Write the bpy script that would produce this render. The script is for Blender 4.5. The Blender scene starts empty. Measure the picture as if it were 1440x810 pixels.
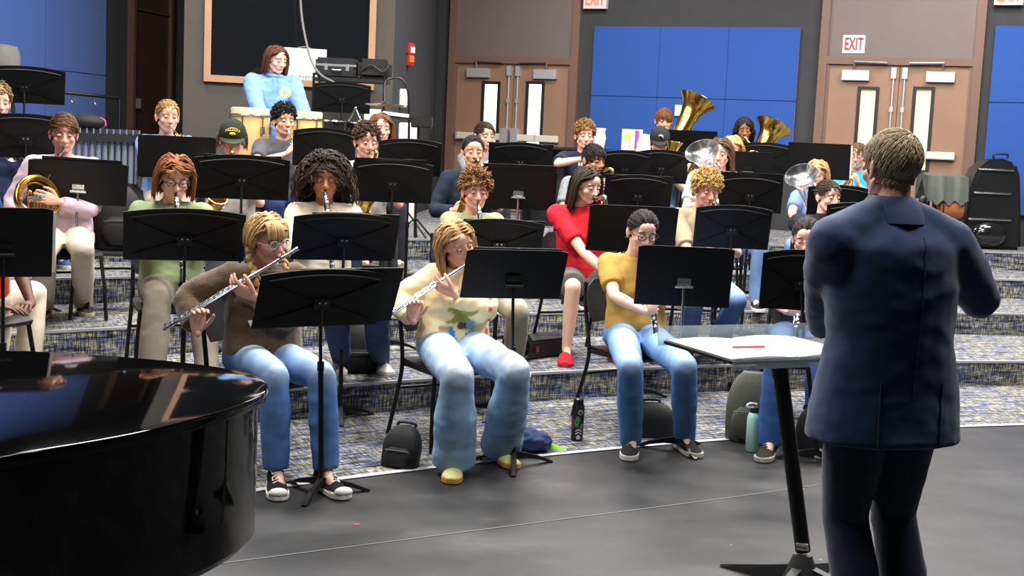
import bpy, bmesh, math, random
import numpy as np
from mathutils import Vector, Matrix, noise

random.seed(7)
V = Vector
R = math.radians
sc = bpy.context.scene
col = sc.collection

# ------------------------------------------------------------------ camera
FPX, CAMH, HORIZ, ROLL = 1800.0, 1.67, 203.0, 0.045
PITCH = math.atan((405 - HORIZ) / FPX)
cF = V((0, math.cos(PITCH), -math.sin(PITCH)))
cR0 = V((1, 0, 0))
cU0 = cR0.cross(cF)
cR = cR0 * math.cos(ROLL) + cU0 * math.sin(ROLL)
cU = -cR0 * math.sin(ROLL) + cU0 * math.cos(ROLL)
CAM = V((0, 0, CAMH))
cd = bpy.data.cameras.new('camera')
cam = bpy.data.objects.new('camera', cd)
col.objects.link(cam)
cd.sensor_width = 36
cd.lens = 36 * FPX / 1440
m = Matrix((cR, cU, -cF)).transposed().to_4x4()
m.translation = CAM
cam.matrix_world = m
sc.camera = cam
cd.dof.use_dof = False


def ray(x, y):
    return cF * FPX + cR * (x - 720) - cU * (y - 405)


def atz(x, y, z):
    d = ray(x, y)
    return CAM + d * ((z - CAMH) / d.z)


def atd(x, y, Y):
    d = ray(x, y)
    return CAM + d * (Y / d.y)


# arcs of the seating risers
ACX, ACY = 7.75, -5.75
RAD = [14.62, 15.93, 17.30, 18.49, 19.55]
RISE = 0.19


def atr(x, y, rad):
    d = ray(x, y)
    a = d.x / d.y
    A = a * a + 1
    B = -2 * a * ACX - 2 * ACY
    Cc = ACX * ACX + ACY * ACY - rad * rad
    Y = (-B + math.sqrt(B * B - 4 * A * Cc)) / (2 * A)
    return atd(x, y, Y)


# ------------------------------------------------------------------ light
w = bpy.data.worlds.new('world')
sc.world = w
w.use_nodes = True
w.node_tree.nodes['Background'].inputs[0].default_value = (0.62, 0.68, 0.8, 1)
w.node_tree.nodes['Background'].inputs[1].default_value = 0.07
sc.view_settings.view_transform = 'Standard'
sc.view_settings.look = 'None'
sc.view_settings.exposure = 0.15
sc.view_settings.gamma = 1
sc.view_settings.use_curve_mapping = False


def area(name, loc, size, power, colr=(1, 0.97, 0.93), target=None, spread=180):
    l = bpy.data.lights.new(name, 'AREA')
    l.shape = 'RECTANGLE'
    l.size, l.size_y = size
    l.energy = power
    l.color = colr
    l.spread = R(spread)
    o = bpy.data.objects.new(name, l)
    col.objects.link(o)
    o.location = loc
    if target is not None:
        o.rotation_euler = (V(target) - V(loc)).to_track_quat('-Z', 'Y').to_euler()
    return o


CEIL = 5.6
LIGHTS = [((-2.6, 6.6, 5.3), (1.6, .7), 210), ((0.4, 7.4, 5.3), (1.6, .7), 230), ((3.2, 8.4, 5.3), (1.6, .7), 210),
          ((-3.4, 9.4, 5.3), (1.6, .7), 190), ((-0.4, 10.2, 5.3), (1.6, .7), 210), ((2.7, 11.2, 5.3), (1.6, .7), 200), ((5.6, 11.6, 5.3), (1.6, .7), 160),
          ((-3.6, 12.2, 5.3), (1.4, .6), 90), ((0.6, 14.2, 5.3), (1.6, .6), 150), ((4.6, 13.3, 5.3), (1.6, .6), 110),
          ((-1.6, 3.2, 5.3), (1.6, .7), 80), ((2.6, 4.2, 5.3), (1.6, .7), 130)]
for i, (p, s, e) in enumerate(LIGHTS):
    area('ceiling_lamp', p, s, e * 1.15)

# ------------------------------------------------------------------ materials
MAT = {}


def newmat(name):
    mt = bpy.data.materials.new(name)
    mt.use_nodes = True
    nt = mt.node_tree
    return mt, nt, nt.nodes['Principled BSDF']


def setin(b, k, v):
    if k in b.inputs:
        b.inputs[k].default_value = v


def lin(c):
    if isinstance(c, str):
        c = c.lstrip('#')
        c = [int(c[i:i + 2], 16) / 255 for i in (0, 2, 4)]
        c = [x / 12.92 if x <= .04045 else ((x + .055) / 1.055) ** 2.4 for x in c]
    return (c[0], c[1], c[2], 1)


def mat(name, c, rough=.5, metal=0, bump=0, bscale=200, var=0, vscale=6, spec=.5, coat=0, sheen=0, attr=None, emit=0, alpha=1, trans=0):
    if name in MAT:
        return MAT[name]
    mt, nt, b = newmat(name)
    c = lin(c)
    N, L = nt.nodes, nt.links
    setin(b, 'Base Color', c)
    setin(b, 'Roughness', rough)
    setin(b, 'Metallic', metal)
    setin(b, 'Specular IOR Level', spec)
    setin(b, 'Coat Weight', coat)
    setin(b, 'Coat Roughness', .04)
    setin(b, 'Sheen Weight', sheen)
    setin(b, 'Transmission Weight', trans)
    setin(b, 'Alpha', alpha)
    tc = N.new('ShaderNodeTexCoord')
    src = None
    if attr:
        a = N.new('ShaderNodeAttribute')
        a.attribute_name = attr
        src = a.outputs['Color']
        L.new(src, b.inputs['Base Color'])
    if var:
        nz = N.new('ShaderNodeTexNoise')
        nz.inputs['Scale'].default_value = vscale
        nz.inputs['Detail'].default_value = 5
        L.new(tc.outputs['Object'], nz.inputs['Vector'])
        mx = N.new('ShaderNodeMix')
        mx.data_type = 'RGBA'
        mx.blend_type = 'MULTIPLY'
        mx.inputs[0].default_value = 1
        rp = N.new('ShaderNodeMapRange')
        rp.inputs[1].default_value = .3
        rp.inputs[2].default_value = .7
        rp.inputs[3].default_value = 1 - var
        rp.inputs[4].default_value = 1 + var * .6
        L.new(nz.outputs[0], rp.inputs[0])
        if src:
            L.new(src, mx.inputs[6])
        else:
            mx.inputs[6].default_value = c
        L.new(rp.outputs[0], mx.inputs[7])
        L.new(mx.outputs[2], b.inputs['Base Color'])
    if bump:
        n2 = N.new('ShaderNodeTexNoise')
        n2.inputs['Scale'].default_value = bscale
        n2.inputs['Detail'].default_value = 3
        L.new(tc.outputs['Object'], n2.inputs['Vector'])
        bp = N.new('ShaderNodeBump')
        bp.inputs['Strength'].default_value = bump
        bp.inputs['Distance'].default_value = .004
        L.new(n2.outputs[0], bp.inputs['Height'])
        L.new(bp.outputs[0], b.inputs['Normal'])
    if emit:
        setin(b, 'Emission Color', c)
        setin(b, 'Emission Strength', emit)
    MAT[name] = mt
    return mt


def carpet_mat():
    mt, nt, b = newmat('carpet')
    N, L = nt.nodes, nt.links
    setin(b, 'Roughness', .95)
    setin(b, 'Specular IOR Level', .15)
    uv = N.new('ShaderNodeUVMap')

    def nz(sx, sy, detail=2, off=0):
        mp = N.new('ShaderNodeMapping')
        mp.inputs['Scale'].default_value = (sx, sy, 1)
        mp.inputs['Location'].default_value = (off, off * .7, 0)
        L.new(uv.outputs[0], mp.inputs[0])
        t = N.new('ShaderNodeTexNoise')
        t.noise_dimensions = '2D'
        t.inputs['Scale'].default_value = 1
        t.inputs['Detail'].default_value = detail
        L.new(mp.outputs[0], t.inputs['Vector'])
        return t.outputs[0]

    def ramp(src, stops):
        r = N.new('ShaderNodeValToRGB')
        e = r.color_ramp.elements
        e[0].position, e[0].color = stops[0][0], lin(stops[0][1])
        e[1].position, e[1].color = stops[-1][0], lin(stops[-1][1])
        for p, c in stops[1:-1]:
            q = e.new(p)
            q.color = lin(c)
        L.new(src, r.inputs[0])
        return r.outputs[0]
    bands = ramp(nz(3.5, 30, 3), [(.28, '#2f3136'), (.37, '#56585c'), (.42, '#46568c'), (.455, '#66686c'), (.52, '#6a6a6a'), (.555, '#a39a70'), (.59, '#6e6f70'), (.66, '#8f8e88'), (.75, '#3a3f50')])
    weave = nz(120, 12, 2, 3.1)
    weave2 = nz(14, 150, 2, 9.7)

    def mult(a, s, lo, hi, mn, mxx):
        rp = N.new('ShaderNodeMapRange')
        rp.inputs[1].default_value, rp.inputs[2].default_value = mn, mxx
        rp.inputs[3].default_value, rp.inputs[4].default_value = lo, hi
        L.new(s, rp.inputs[0])
        mx = N.new('ShaderNodeMix')
        mx.data_type = 'RGBA'
        mx.blend_type = 'MULTIPLY'
        mx.inputs[0].default_value = 1
        L.new(a, mx.inputs[6])
        L.new(rp.outputs[0], mx.inputs[7])
        return mx.outputs[2]
    c = mult(bands, weave, .30, 1.75, .38, .62)
    c = mult(c, weave2, .55, 1.45, .40, .60)
    L.new(c, b.inputs['Base Color'])
    bp = N.new('ShaderNodeBump')
    bp.inputs['Strength'].default_value = .6
    bp.inputs['Distance'].default_value = .004
    L.new(weave, bp.inputs['Height'])
    L.new(bp.outputs[0], b.inputs['Normal'])
    MAT['carpet'] = mt
    return mt


def floor_mat():
    mt, nt, b = newmat('rubber_floor')
    N, L = nt.nodes, nt.links
    tc = N.new('ShaderNodeTexCoord')

    def nz(scale, detail, rough=.6, stretch=(1, 1, 1)):
        mp = N.new('ShaderNodeMapping')
        mp.inputs['Scale'].default_value = stretch
        mp.inputs['Rotation'].default_value = (0, 0, -.4)
        L.new(tc.outputs['Object'], mp.inputs[0])
        t = N.new('ShaderNodeTexNoise')
        t.inputs['Scale'].default_value = scale
        t.inputs['Detail'].default_value = detail
        t.inputs['Roughness'].default_value = rough
        L.new(mp.outputs[0], t.inputs['Vector'])
        return t.outputs[0]
    r = N.new('ShaderNodeValToRGB')
    e = r.color_ramp.elements
    e[0].position, e[0].color = .3, lin('#1b1b1d')
    e[1].position, e[1].color = .72, lin('#454442')
    q = e.new(.55)
    q.color = lin('#2c2c2d')
    L.new(nz(1.6, 9, .68, (1, 1.8, 1)), r.inputs[0])
    v = N.new('ShaderNodeTexVoronoi')
    v.inputs['Scale'].default_value = 5
    L.new(tc.outputs['Object'], v.inputs['Vector'])
    lt = N.new('ShaderNodeMath')
    lt.operation = 'LESS_THAN'
    lt.inputs[1].default_value = .035
    L.new(v.outputs['Distance'], lt.inputs[0])
    n3 = nz(2.2, 2)
    gt = N.new('ShaderNodeMath')
    gt.operation = 'GREATER_THAN'
    gt.inputs[1].default_value = .55
    L.new(n3, gt.inputs[0])
    ml = N.new('ShaderNodeMath')
    ml.operation = 'MULTIPLY'
    L.new(lt.outputs[0], ml.inputs[0])
    L.new(gt.outputs[0], ml.inputs[1])
    mx = N.new('ShaderNodeMix')
    mx.data_type = 'RGBA'
    L.new(ml.outputs[0], mx.inputs[0])
    L.new(r.outputs[0], mx.inputs[6])
    mx.inputs[7].default_value = lin('#8a8985')
    L.new(mx.outputs[2], b.inputs['Base Color'])
    rp = N.new('ShaderNodeMapRange')
    rp.inputs[3].default_value, rp.inputs[4].default_value = .32, .62
    L.new(nz(3, 4), rp.inputs[0])
    L.new(rp.outputs[0], b.inputs['Roughness'])
    setin(b, 'Specular IOR Level', .45)
    MAT['rubber_floor'] = mt
    return mt


# ------------------------------------------------------------------ mesh builder
def basis(d, hint=(0, 0, 1)):
    d = V(d).normalized()
    h = V(hint)
    if abs(d.dot(h.normalized())) > .98:
        h = V((1, 0, 0)) if abs(d.x) < .9 else V((0, 1, 0))
    a = h.cross(d).normalized()
    b = d.cross(a).normalized()
    return a, b, d


class MB:
    def __init__(s):
        s.v, s.f, s.mi, s.cur, s.uv = [], [], [], 0, None

    def face(s, idx):
        s.f.append(tuple(idx))
        s.mi.append(s.cur)

    def add(s, vs, fs):
        o = len(s.v)
        s.v += [tuple(q) for q in vs]
        for q in fs:
            s.f.append(tuple(i + o for i in q))
            s.mi.append(s.cur)
        return s

    def hexa(s, p):
        return s.add(p, [(0, 3, 2, 1), (4, 5, 6, 7), (0, 1, 5, 4), (1, 2, 6, 5), (2, 3, 7, 6), (3, 0, 4, 7)])

    def box(s, c, size, ax=None):
        c = V(c)
        x, y, z = ax if ax else (V((1, 0, 0)), V((0, 1, 0)), V((0, 0, 1)))
        x, y, z = x * size[0] / 2, y * size[1] / 2, z * size[2] / 2
        return s.hexa([c - x - y - z, c + x - y - z, c + x + y - z, c - x + y - z, c - x - y + z, c + x - y + z, c + x + y + z, c - x + y + z])

    def bar(s, p, q, w_, h_, hint=(0, 0, 1)):
        p, q = V(p), V(q)
        a, b, d = basis(q - p, hint)
        return s.box((p + q) / 2, (w_, h_, (q - p).length), (a, b, d))

    def rings(s, rs, cap0=True, cap1=True):
        n = len(rs[0])
        o = len(s.v)
        for r_ in rs:
            s.v += [tuple(q) for q in r_]
        for i in range(len(rs) - 1):
            for j in range(n):
                a = o + i * n + j
                b = o + i * n + (j + 1) % n
                s.face((a, b, b + n, a + n))
        if cap0:
            s.face([o + j for j in range(n)][::-1])
        if cap1:
            e = o + (len(rs) - 1) * n
            s.face([e + j for j in range(n)])
        return s

    def tube(s, pts, rad, n=8, cap0=True, cap1=True, hint=(0, 0, 1), ell=None, rnd=False):
        """swept tube; rad number or list; ell = list of second radii"""
        pts = [V(p) for p in pts]
        k = len(pts)
        if not hasattr(rad, '__len__'):
            rad = [rad] * k
        rad = list(rad)
        ell = list(ell) if ell else list(rad)
        tang = []
        for i in range(k):
            t = (pts[min(i + 1, k - 1)] - pts[max(i - 1, 0)])
            tang.append(t.normalized() if t.length > 1e-9 else V((0, 0, 1)))
        if rnd:
            np_, nr, ne, nt_ = [], [], [], []
            for end in (0, 1):
                i = 0 if end == 0 else k - 1
                sg = -1 if end == 0 else 1
                seq = [(.95, .3), (.7, .72)] if end == 0 else [(.7, .72), (.95, .3)]
                r_ = min(rad[i], ell[i])
                lst = [(pts[i] + tang[i] * sg * r_ * u, rad[i] * q, ell[i] * q, tang[i]) for u, q in seq]
                if end == 0:
                    pre = lst
                else:
                    post = lst
            allp = pre + list(zip(pts, rad, ell, tang)) + post
            pts = [a[0] for a in allp]
            rad = [a[1] for a in allp]
            ell = [a[2] for a in allp]
            tang = [a[3] for a in allp]
            k = len(pts)
        a, b, d = basis(tang[0], hint)
        rs = []
        for i in range(k):
            t = tang[i]
            if i:
                a = a - t * a.dot(t)
                if a.length < 1e-6:
                    a, _, _ = basis(t, hint)
                a.normalize()
                b = t.cross(a).normalized()
            rs.append([pts[i] + a * (rad[i] * math.cos(2 * math.pi * j / n)) + b * (ell[i] * math.sin(2 * math.pi * j / n)) for j in range(n)])
        return s.rings(rs, cap0, cap1)

    def ell(s, c, r_, ax=None, nu=12, nv=8):
        c = V(c)
        x, y, z = ax if ax else (V((1, 0, 0)), V((0, 1, 0)), V((0, 0, 1)))
        rs = []
        for i in range(1, nv):
            th = math.pi * i / nv
            q = math.sin(th)
            zz = -math.cos(th)
            rs.append([c + x * (r_[0] * q * math.cos(2 * math.pi * j / nu)) + y * (r_[1] * q * math.sin(2 * math.pi * j / nu)) + z * (r_[2] * zz) for j in range(nu)])
        o = len(s.v)
        s.rings(rs, False, False)
        s.v.append(tuple(c - z * r_[2]))
        s.v.append(tuple(c + z * r_[2]))
        b, t = len(s.v) - 2, len(s.v) - 1
        e = o + (nv - 2) * nu
        for j in range(nu):
            s.face((b, o + (j + 1) % nu, o + j))
            s.face((t, e + j, e + (j + 1) % nu))
        return s

    def lathe(s, base, axis, prof, n=20, cap0=False, cap1=False, hint=(0, 0, 1)):
        """prof: list of (distance along axis, radius)"""
        a, b, d = basis(axis, hint)
        base = V(base)
        rs = [[base + d * h_ + a * (r_ * math.cos(2 * math.pi * j / n)) + b * (r_ * math.sin(2 * math.pi * j / n)) for j in range(n)] for h_, r_ in prof]
        return s.rings(rs, cap0, cap1)

    def disc(s, c, axis, r_, t, n=14):
        return s.lathe(c, axis, [(0, r_), (t, r_)], n, True, True)

    def ring(s, c, axis, r_, t, n=20, m_=6, sy=1.0, hint=(0, 0, 1)):
        a, b, d = basis(axis, hint)
        c = V(c)
        pts = [c + a * (r_ * math.cos(2 * math.pi * j / n)) + b * (r_ * sy * math.sin(2 * math.pi * j / n)) for j in range(n)]
        o = len(s.v)
        for j in range(n):
            out = (pts[j] - c).normalized()
            for k in range(m_):
                an = 2 * math.pi * k / m_
                s.v.append(tuple(pts[j] + out * (t * math.cos(an)) + d * (t * math.sin(an))))
        for j in range(n):
            for k in range(m_):
                s.face((o + j * m_ + k, o + ((j + 1) % n) * m_ + k, o + ((j + 1) % n) * m_ + (k + 1) % m_, o + j * m_ + (k + 1) % m_))
        return s

    def prism(s, poly, o_, ax, ay, depth):
        """poly in 2D on axes ax, ay from origin o_, extruded by the vector depth"""
        o_, ax, ay, depth = V(o_), V(ax), V(ay), V(depth)
        a = [o_ + ax * p[0] + ay * p[1] for p in poly]
        b = [q + depth for q in a]
        n = len(a)
        k = len(s.v)
        s.v += [tuple(q) for q in a + b]
        s.face([k + i for i in range(n)][::-1])
        s.face([k + n + i for i in range(n)])
        for i in range(n):
            j = (i + 1) % n
            s.face((k + i, k + j, k + n + j, k + n + i))
        return s

    def mesh(s, name='m'):
        me = bpy.data.meshes.new(name)
        me.from_pydata(s.v, [], s.f)
        return me

    def build(s, name, mats, parent=None, smooth=True, origin=None, bevel=0, angle=40):
        me = s.mesh(name)
        if not isinstance(mats, (list, tuple)):
            mats = [mats]
        for q in mats:
            me.materials.append(q)
        if len(mats) > 1:
            me.polygons.foreach_set('material_index', s.mi)
        bm = bmesh.new()
        bm.from_mesh(me)
        bmesh.ops.recalc_face_normals(bm, faces=bm.faces)
        if bevel:
            es = [e for e in bm.edges if len(e.link_faces) == 2 and e.calc_face_angle(0) > .6]
            bmesh.ops.bevel(bm, geom=es, offset=bevel, segments=2, affect='EDGES', clamp_overlap=True)
        if smooth:
            for q in bm.faces:
                q.smooth = True
            for e in bm.edges:
                if len(e.link_faces) == 2 and e.calc_face_angle(0) > R(angle):
                    e.smooth = False
        bm.to_mesh(me)
        bm.free()
        return link(name, me, parent, origin)


def link(name, me, parent=None, origin=None):
    o = bpy.data.objects.new(name, me)
    col.objects.link(o)
    if parent is not None:
        o.parent = parent
        off = parent_loc(parent)
        if isinstance(me, bpy.types.Mesh):
            me.transform(Matrix.Translation(-off))
    elif origin is not None:
        me.transform(Matrix.Translation(-V(origin)))
        o.location = origin
    return o


def parent_loc(p):
    t = V((0, 0, 0))
    while p is not None:
        t += p.location
        p = p.parent
    return t


def tag(o, label=None, cat=None, group=None, kind=None):
    if label:
        o['label'] = label
    if cat:
        o['category'] = cat
    if group:
        o['group'] = group
    if kind:
        o['kind'] = kind
    return o


def thing(name, loc, label, cat, group=None):
    o = bpy.data.objects.new(name, None)
    o.empty_display_size = .1
    col.objects.link(o)
    o.location = loc
    return tag(o, label, cat, group)


def struct(name, mb, mats, parent=None, **k):
    o = mb.build(name, mats, parent, **k)
    if parent is None:
        o['kind'] = 'structure'
    return o


def text_mesh(body, size, o_, ax, ay, depth=.002, align='CENTER', bold=0.0):
    """a mesh of lettering on the plane (ax, ay) at o_"""
    cu = bpy.data.curves.new('t', 'FONT')
    cu.body = body
    cu.size = size
    cu.extrude = depth
    cu.offset = bold * size
    cu.align_x = align
    cu.align_y = 'CENTER'
    ob = bpy.data.objects.new('t', cu)
    me = bpy.data.meshes.new_from_object(ob)
    bpy.data.objects.remove(ob)
    bpy.data.curves.remove(cu)
    ax, ay = V(ax).normalized(), V(ay).normalized()
    az = ax.cross(ay)
    mm = Matrix((ax, ay, az)).transposed().to_4x4()
    mm.translation = V(o_)
    me.transform(mm)
    return me


# temporary scene used only to turn overlapping shapes into one continuous skin
tmp = bpy.data.scenes.new('tmp_scene')


def remesh(mb, voxel, smooth=5, fac=.5):
    me = mb.mesh('t')
    bm = bmesh.new()
    bm.from_mesh(me)
    bmesh.ops.recalc_face_normals(bm, faces=bm.faces)
    bm.to_mesh(me)
    bm.free()
    ob = bpy.data.objects.new('t', me)
    tmp.collection.objects.link(ob)
    md = ob.modifiers.new('r', 'REMESH')
    md.mode = 'VOXEL'
    md.voxel_size = voxel
    if smooth:
        ms = ob.modifiers.new('s', 'SMOOTH')
        ms.factor = fac
        ms.iterations = smooth
    vl = tmp.view_layers[0]
    vl.update()
    dg = vl.depsgraph
    out = bpy.data.meshes.new_from_object(ob.evaluated_get(dg))
    bpy.data.objects.remove(ob)
    bpy.data.meshes.remove(me)
    return out


def mverts(me):
    a = np.empty(len(me.vertices) * 3)
    me.vertices.foreach_get('co', a)
    return a.reshape(-1, 3)


def msetverts(me, a):
    me.vertices.foreach_set('co', a.ravel())
    me.update()


def msmooth(me):
    me.polygons.foreach_set('use_smooth', [True] * len(me.polygons))


def colattr(me, name, arr):
    a = me.color_attributes.new(name, 'FLOAT_COLOR', 'POINT')
    a.data.foreach_set('color', np.asarray(arr, dtype=np.float32).ravel())


def wrinkle(me, amp=.006, freq=9, seed=0):
    """soft cloth folds"""
    n = len(me.vertices)
    nr = np.empty(n * 3)
    me.vertices.foreach_get('normal', nr)
    nr = nr.reshape(-1, 3)
    co = mverts(me)
    d = np.empty(n)
    s = V((seed * 3.1, seed * 1.7, seed))
    for i in range(n):
        p = V(co[i])
        q = V((p.x * freq, p.y * freq, p.z * freq * 1.6)) + s
        a = abs(noise.noise(q))
        d[i] = (.22 - a) * 1.3 + .4 * noise.noise(q * 2.7)
    msetverts(me, co + nr * (d * amp)[:, None])
# ------------------------------------------------------------------ room shell
M_wall = mat('wall_charcoal', '#343436', .85, bump=.25, bscale=60, var=.08)
M_walld = mat('wall_dark', '#2a2a2d', .85, bump=.2, bscale=60)
M_booth = mat('wall_booth', '#4a4641', .85, bump=.25, bscale=50, var=.06)
M_frame = mat('door_frame_brown', '#6e5244', .5, var=.05)
M_transom = mat('transom_panel', '#6a5c5a', .5, var=.05)
M_leaf = mat('door_leaf_brown', '#8a6a55', .45, var=.06, vscale=3)
M_leaf2 = mat('door_dark_brown', '#4a3029', .45, var=.08)
M_blue = mat('acoustic_blue', '#2d5096', .95, bump=.5, bscale=300, spec=.1, sheen=.3)
M_alu = mat('aluminium', '#b9bcc2', .32, .9)
M_closer = mat('closer_grey', '#b9b9ba', .4, .5)
M_bar = mat('panic_bar_cream', '#d9d2c2', .35, .2)
M_dark = mat('black_trim', '#161413', .5)
M_lit = mat('bright_corridor_glass', '#fdfbf2', .3, emit=1.6)
M_lit2 = mat('beige_corridor_glass', '#d8cda6', .3, emit=.62)
M_white = mat('white_plastic', '#e9e8e4', .5)
M_red = mat('sign_red', '#a31f2b', .5)
M_nose = mat('nosing_strip', '#b4b7ba', .4, .35)
M_ceil = mat('ceiling_black', '#26262a', .9)
M_wood = mat('window_wood', '#a9805f', .5, var=.1, vscale=8)
carpet_mat()
floor_mat()
UP = V((0, 0, 1))


class Plane:
    """a vertical wall through p along direction u; n points into the room"""

    def __init__(s, p, q):
        s.o = V((p[0], p[1], 0))
        s.u = (V((q[0], q[1], 0)) - s.o).normalized()
        s.len = (V((q[0], q[1], 0)) - s.o).length
        s.n = s.u.cross(UP)

    def px(s, x, y):
        d = ray(x, y)
        k = (s.o - CAM).dot(s.n) / d.dot(s.n)
        p = CAM + d * k
        return (p - s.o).dot(s.u), p.z

    def pt(s, t, z, d=0):
        return s.o + s.u * t + UP * z + s.n * d

    def box(s, mb, t0, t1, z0, z1, d0, d1):
        return mb.box(s.pt((t0 + t1) / 2, (z0 + z1) / 2, (d0 + d1) / 2), (abs(t1 - t0), abs(d1 - d0), abs(z1 - z0)), (s.u, s.n, UP))


PA = Plane((-1.17, 17.788), (8.3, 13.839))       # back wall with the doors
pb0, pb1 = atd(258, 100, 13.5), atd(553, 100, 14.0)
PB = Plane((pb0.x, pb0.y), (pb1.x, pb1.y))        # control booth with the window
PS = Plane((pb1.x, pb1.y), (-1.17, 17.788))       # side of the booth
PD = Plane((-9.76, -4), (-4.53, 17.0))            # left wall
PR = Plane((8.3, 13.839), (8.3, -4))
PF = Plane((8.3, -4), (-9.76, -4))
PBL = Plane((-4.3, 17.0), (pb0.x, pb0.y))         # far side of booth


def wall(name, P, z1=CEIL, m_=M_wall, ext0=0, ext1=0):
    mb = MB()
    P.box(mb, -ext0, P.len + ext1, 0, z1, -.15, 0)
    return struct(name, mb, m_, smooth=False)


W_back = wall('wall_back', PA)
W_booth = wall('wall_booth', PB, m_=M_booth)
W_side = wall('wall_booth_side', PS, m_=M_walld)
W_left = wall('wall_left', PD, ext0=.15)
W_right = wall('wall_right', PR)
W_front = wall('wall_front', PF, ext0=.15, ext1=.15)
PRC = Plane((-4.53, 17.0), (-1.17, 17.788))
W_rec = wall('wall_recess', PRC, m_=M_walld)
mb = MB()
mb.box((-.7, 6.9, CEIL + .06), (18.4, 22.5, .1))
struct('ceiling', mb, M_ceil, smooth=False)

# floor and seating tiers
mb = MB()
mb.add([(-9.9, -4.1, 0), (8.4, -4.1, 0), (8.4, 18, 0), (-9.9, 18, 0), (-9.9, -4.1, -.1), (8.4, -4.1, -.1), (8.4, 18, -.1), (-9.9, 18, -.1)],
       [(0, 1, 2, 3), (7, 6, 5, 4)])
struct('floor', mb, MAT['rubber_floor'], smooth=False)

for i, (a, b) in enumerate((((250, 800), (1010, 702)), ((1010, 702), (1150, 682)))):
    mb = MB()
    mb.bar(atz(a[0], a[1], .0012), atz(b[0], b[1], .0012), .008, .002, UP)
    struct('trim_%d' % (i + 1), mb, mat('seam_grey', '#6a6966', .6), smooth=False)
SEG = [((-9.6, -4), (-4.40, 16.9)), ((-4.4, 16.9), (pb0.x, pb0.y - .02)), ((pb0.x, pb0.y - .02), (pb1.x + .02, pb1.y - .02)), ((pb1.x + .02, pb1.y), (-1.13, 17.70)),
       ((-1.15, 17.72), (8.28, 13.80)), ((8.28, 13.84), (8.28, -4))]


def walldist(phi):
    dx, dy = math.cos(phi), math.sin(phi)
    best = 40
    for (x0, y0), (x1, y1) in SEG:
        ex, ey = x1 - x0, y1 - y0
        den = dx * ey - dy * ex
        if abs(den) < 1e-9:
            continue
        t = ((x0 - ACX) * ey - (y0 - ACY) * ex) / den
        s_ = ((x0 - ACX) * dy - (y0 - ACY) * dx) / den
        if t > 0 and -1e-6 <= s_ <= 1 + 1e-6:
            best = min(best, t)
    return best


PH0, PH1, NPH = R(88), R(159), 213
PHI = [PH0 + (PH1 - PH0) * i / NPH for i in range(NPH + 1)]


def arcpt(r_, phi, z):
    return (ACX + r_ * math.cos(phi), ACY + r_ * math.sin(phi), z)


def tier(k):
    z = k * RISE + (.003 if k == 0 else 0)
    me_v, me_f, uvs = [], [], []
    ro_ = RAD[k + 1] if k < 4 else 60
    for ph in PHI:
        wd = walldist(ph) - .01
        ri, ro = min(RAD[k], wd - .002), min(ro_ + (.01 if k < 4 else 0), wd)
        me_v += [arcpt(ri, ph, max(z - RISE, 0)), arcpt(ri, ph, z), arcpt(ro, ph, z), arcpt(ro, ph, max(z - RISE, -.0))]
        uvs += [(ph * 17, z - RISE), (ph * 17, ri * 1.0), (ph * 17, ro), (ph * 17, ro + .2)]
    for i in range(NPH):
        a, b = i * 4, i * 4 + 4
        if k:
            me_f.append((a, a + 1, b + 1, b))
        me_f.append((a + 1, a + 2, b + 2, b + 1))
    me = bpy.data.meshes.new('tier')
    me.from_pydata(me_v, [], me_f)
    ul = me.uv_layers.new(name='UVMap')
    vi = np.empty(len(me.loops), dtype=int)
    me.loops.foreach_get('vertex_index', vi)
    arr = []
    li = 0
    for q in me.polygons:
        rz = q.normal.z
        for j in range(q.loop_total):
            v_ = me.loops[li].vertex_index
            u = uvs[v_]
            if abs(rz) < .5:
                u = (u[0], me_v[v_][2] + 40 + k * 3.3)
            arr += [u[0], u[1]]
            li += 1
    ul.data.foreach_set('uv', arr)
    me.materials.append(MAT['carpet'])
    o = bpy.data.objects.new('floor_tier', me)
    col.objects.link(o)
    o['kind'] = 'structure'
    o['label'] = ['carpet strip laid at floor level along the rubber floor', 'lowest carpeted seating tier', 'second carpeted seating tier from the floor', 'third carpeted seating tier from the floor', 'topmost carpeted tier reaching the doors'][k]
    # bright edge strip
    mb = MB()
    for i in range(NPH):
        p0, p1 = PHI[i], PHI[i + 1]
        if RAD[k] > min(walldist(p0), walldist(p1)) - .05:
            continue
        w0, h0 = (.035, .006) if k == 0 else (.028, .012)
        r0, r1 = RAD[k] - .006, RAD[k] + w0
        zb = z - (.012 if k else 0)
        zt = z + .004
        mb.hexa([arcpt(r0, p0, zb), arcpt(r0, p1, zb), arcpt(r1, p1, zb), arcpt(r1, p0, zb), arcpt(r0, p0, zt), arcpt(r0, p1, zt), arcpt(r1, p1, zt), arcpt(r1, p0, zt)])
    mb.build('nosing_strip', mat('floor_edge_white', '#d6d6da', .4, .1) if k == 0 else M_nose, o, smooth=False)
    return o


for k in range(5):
    tier(k)

Z4 = 4 * RISE


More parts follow.
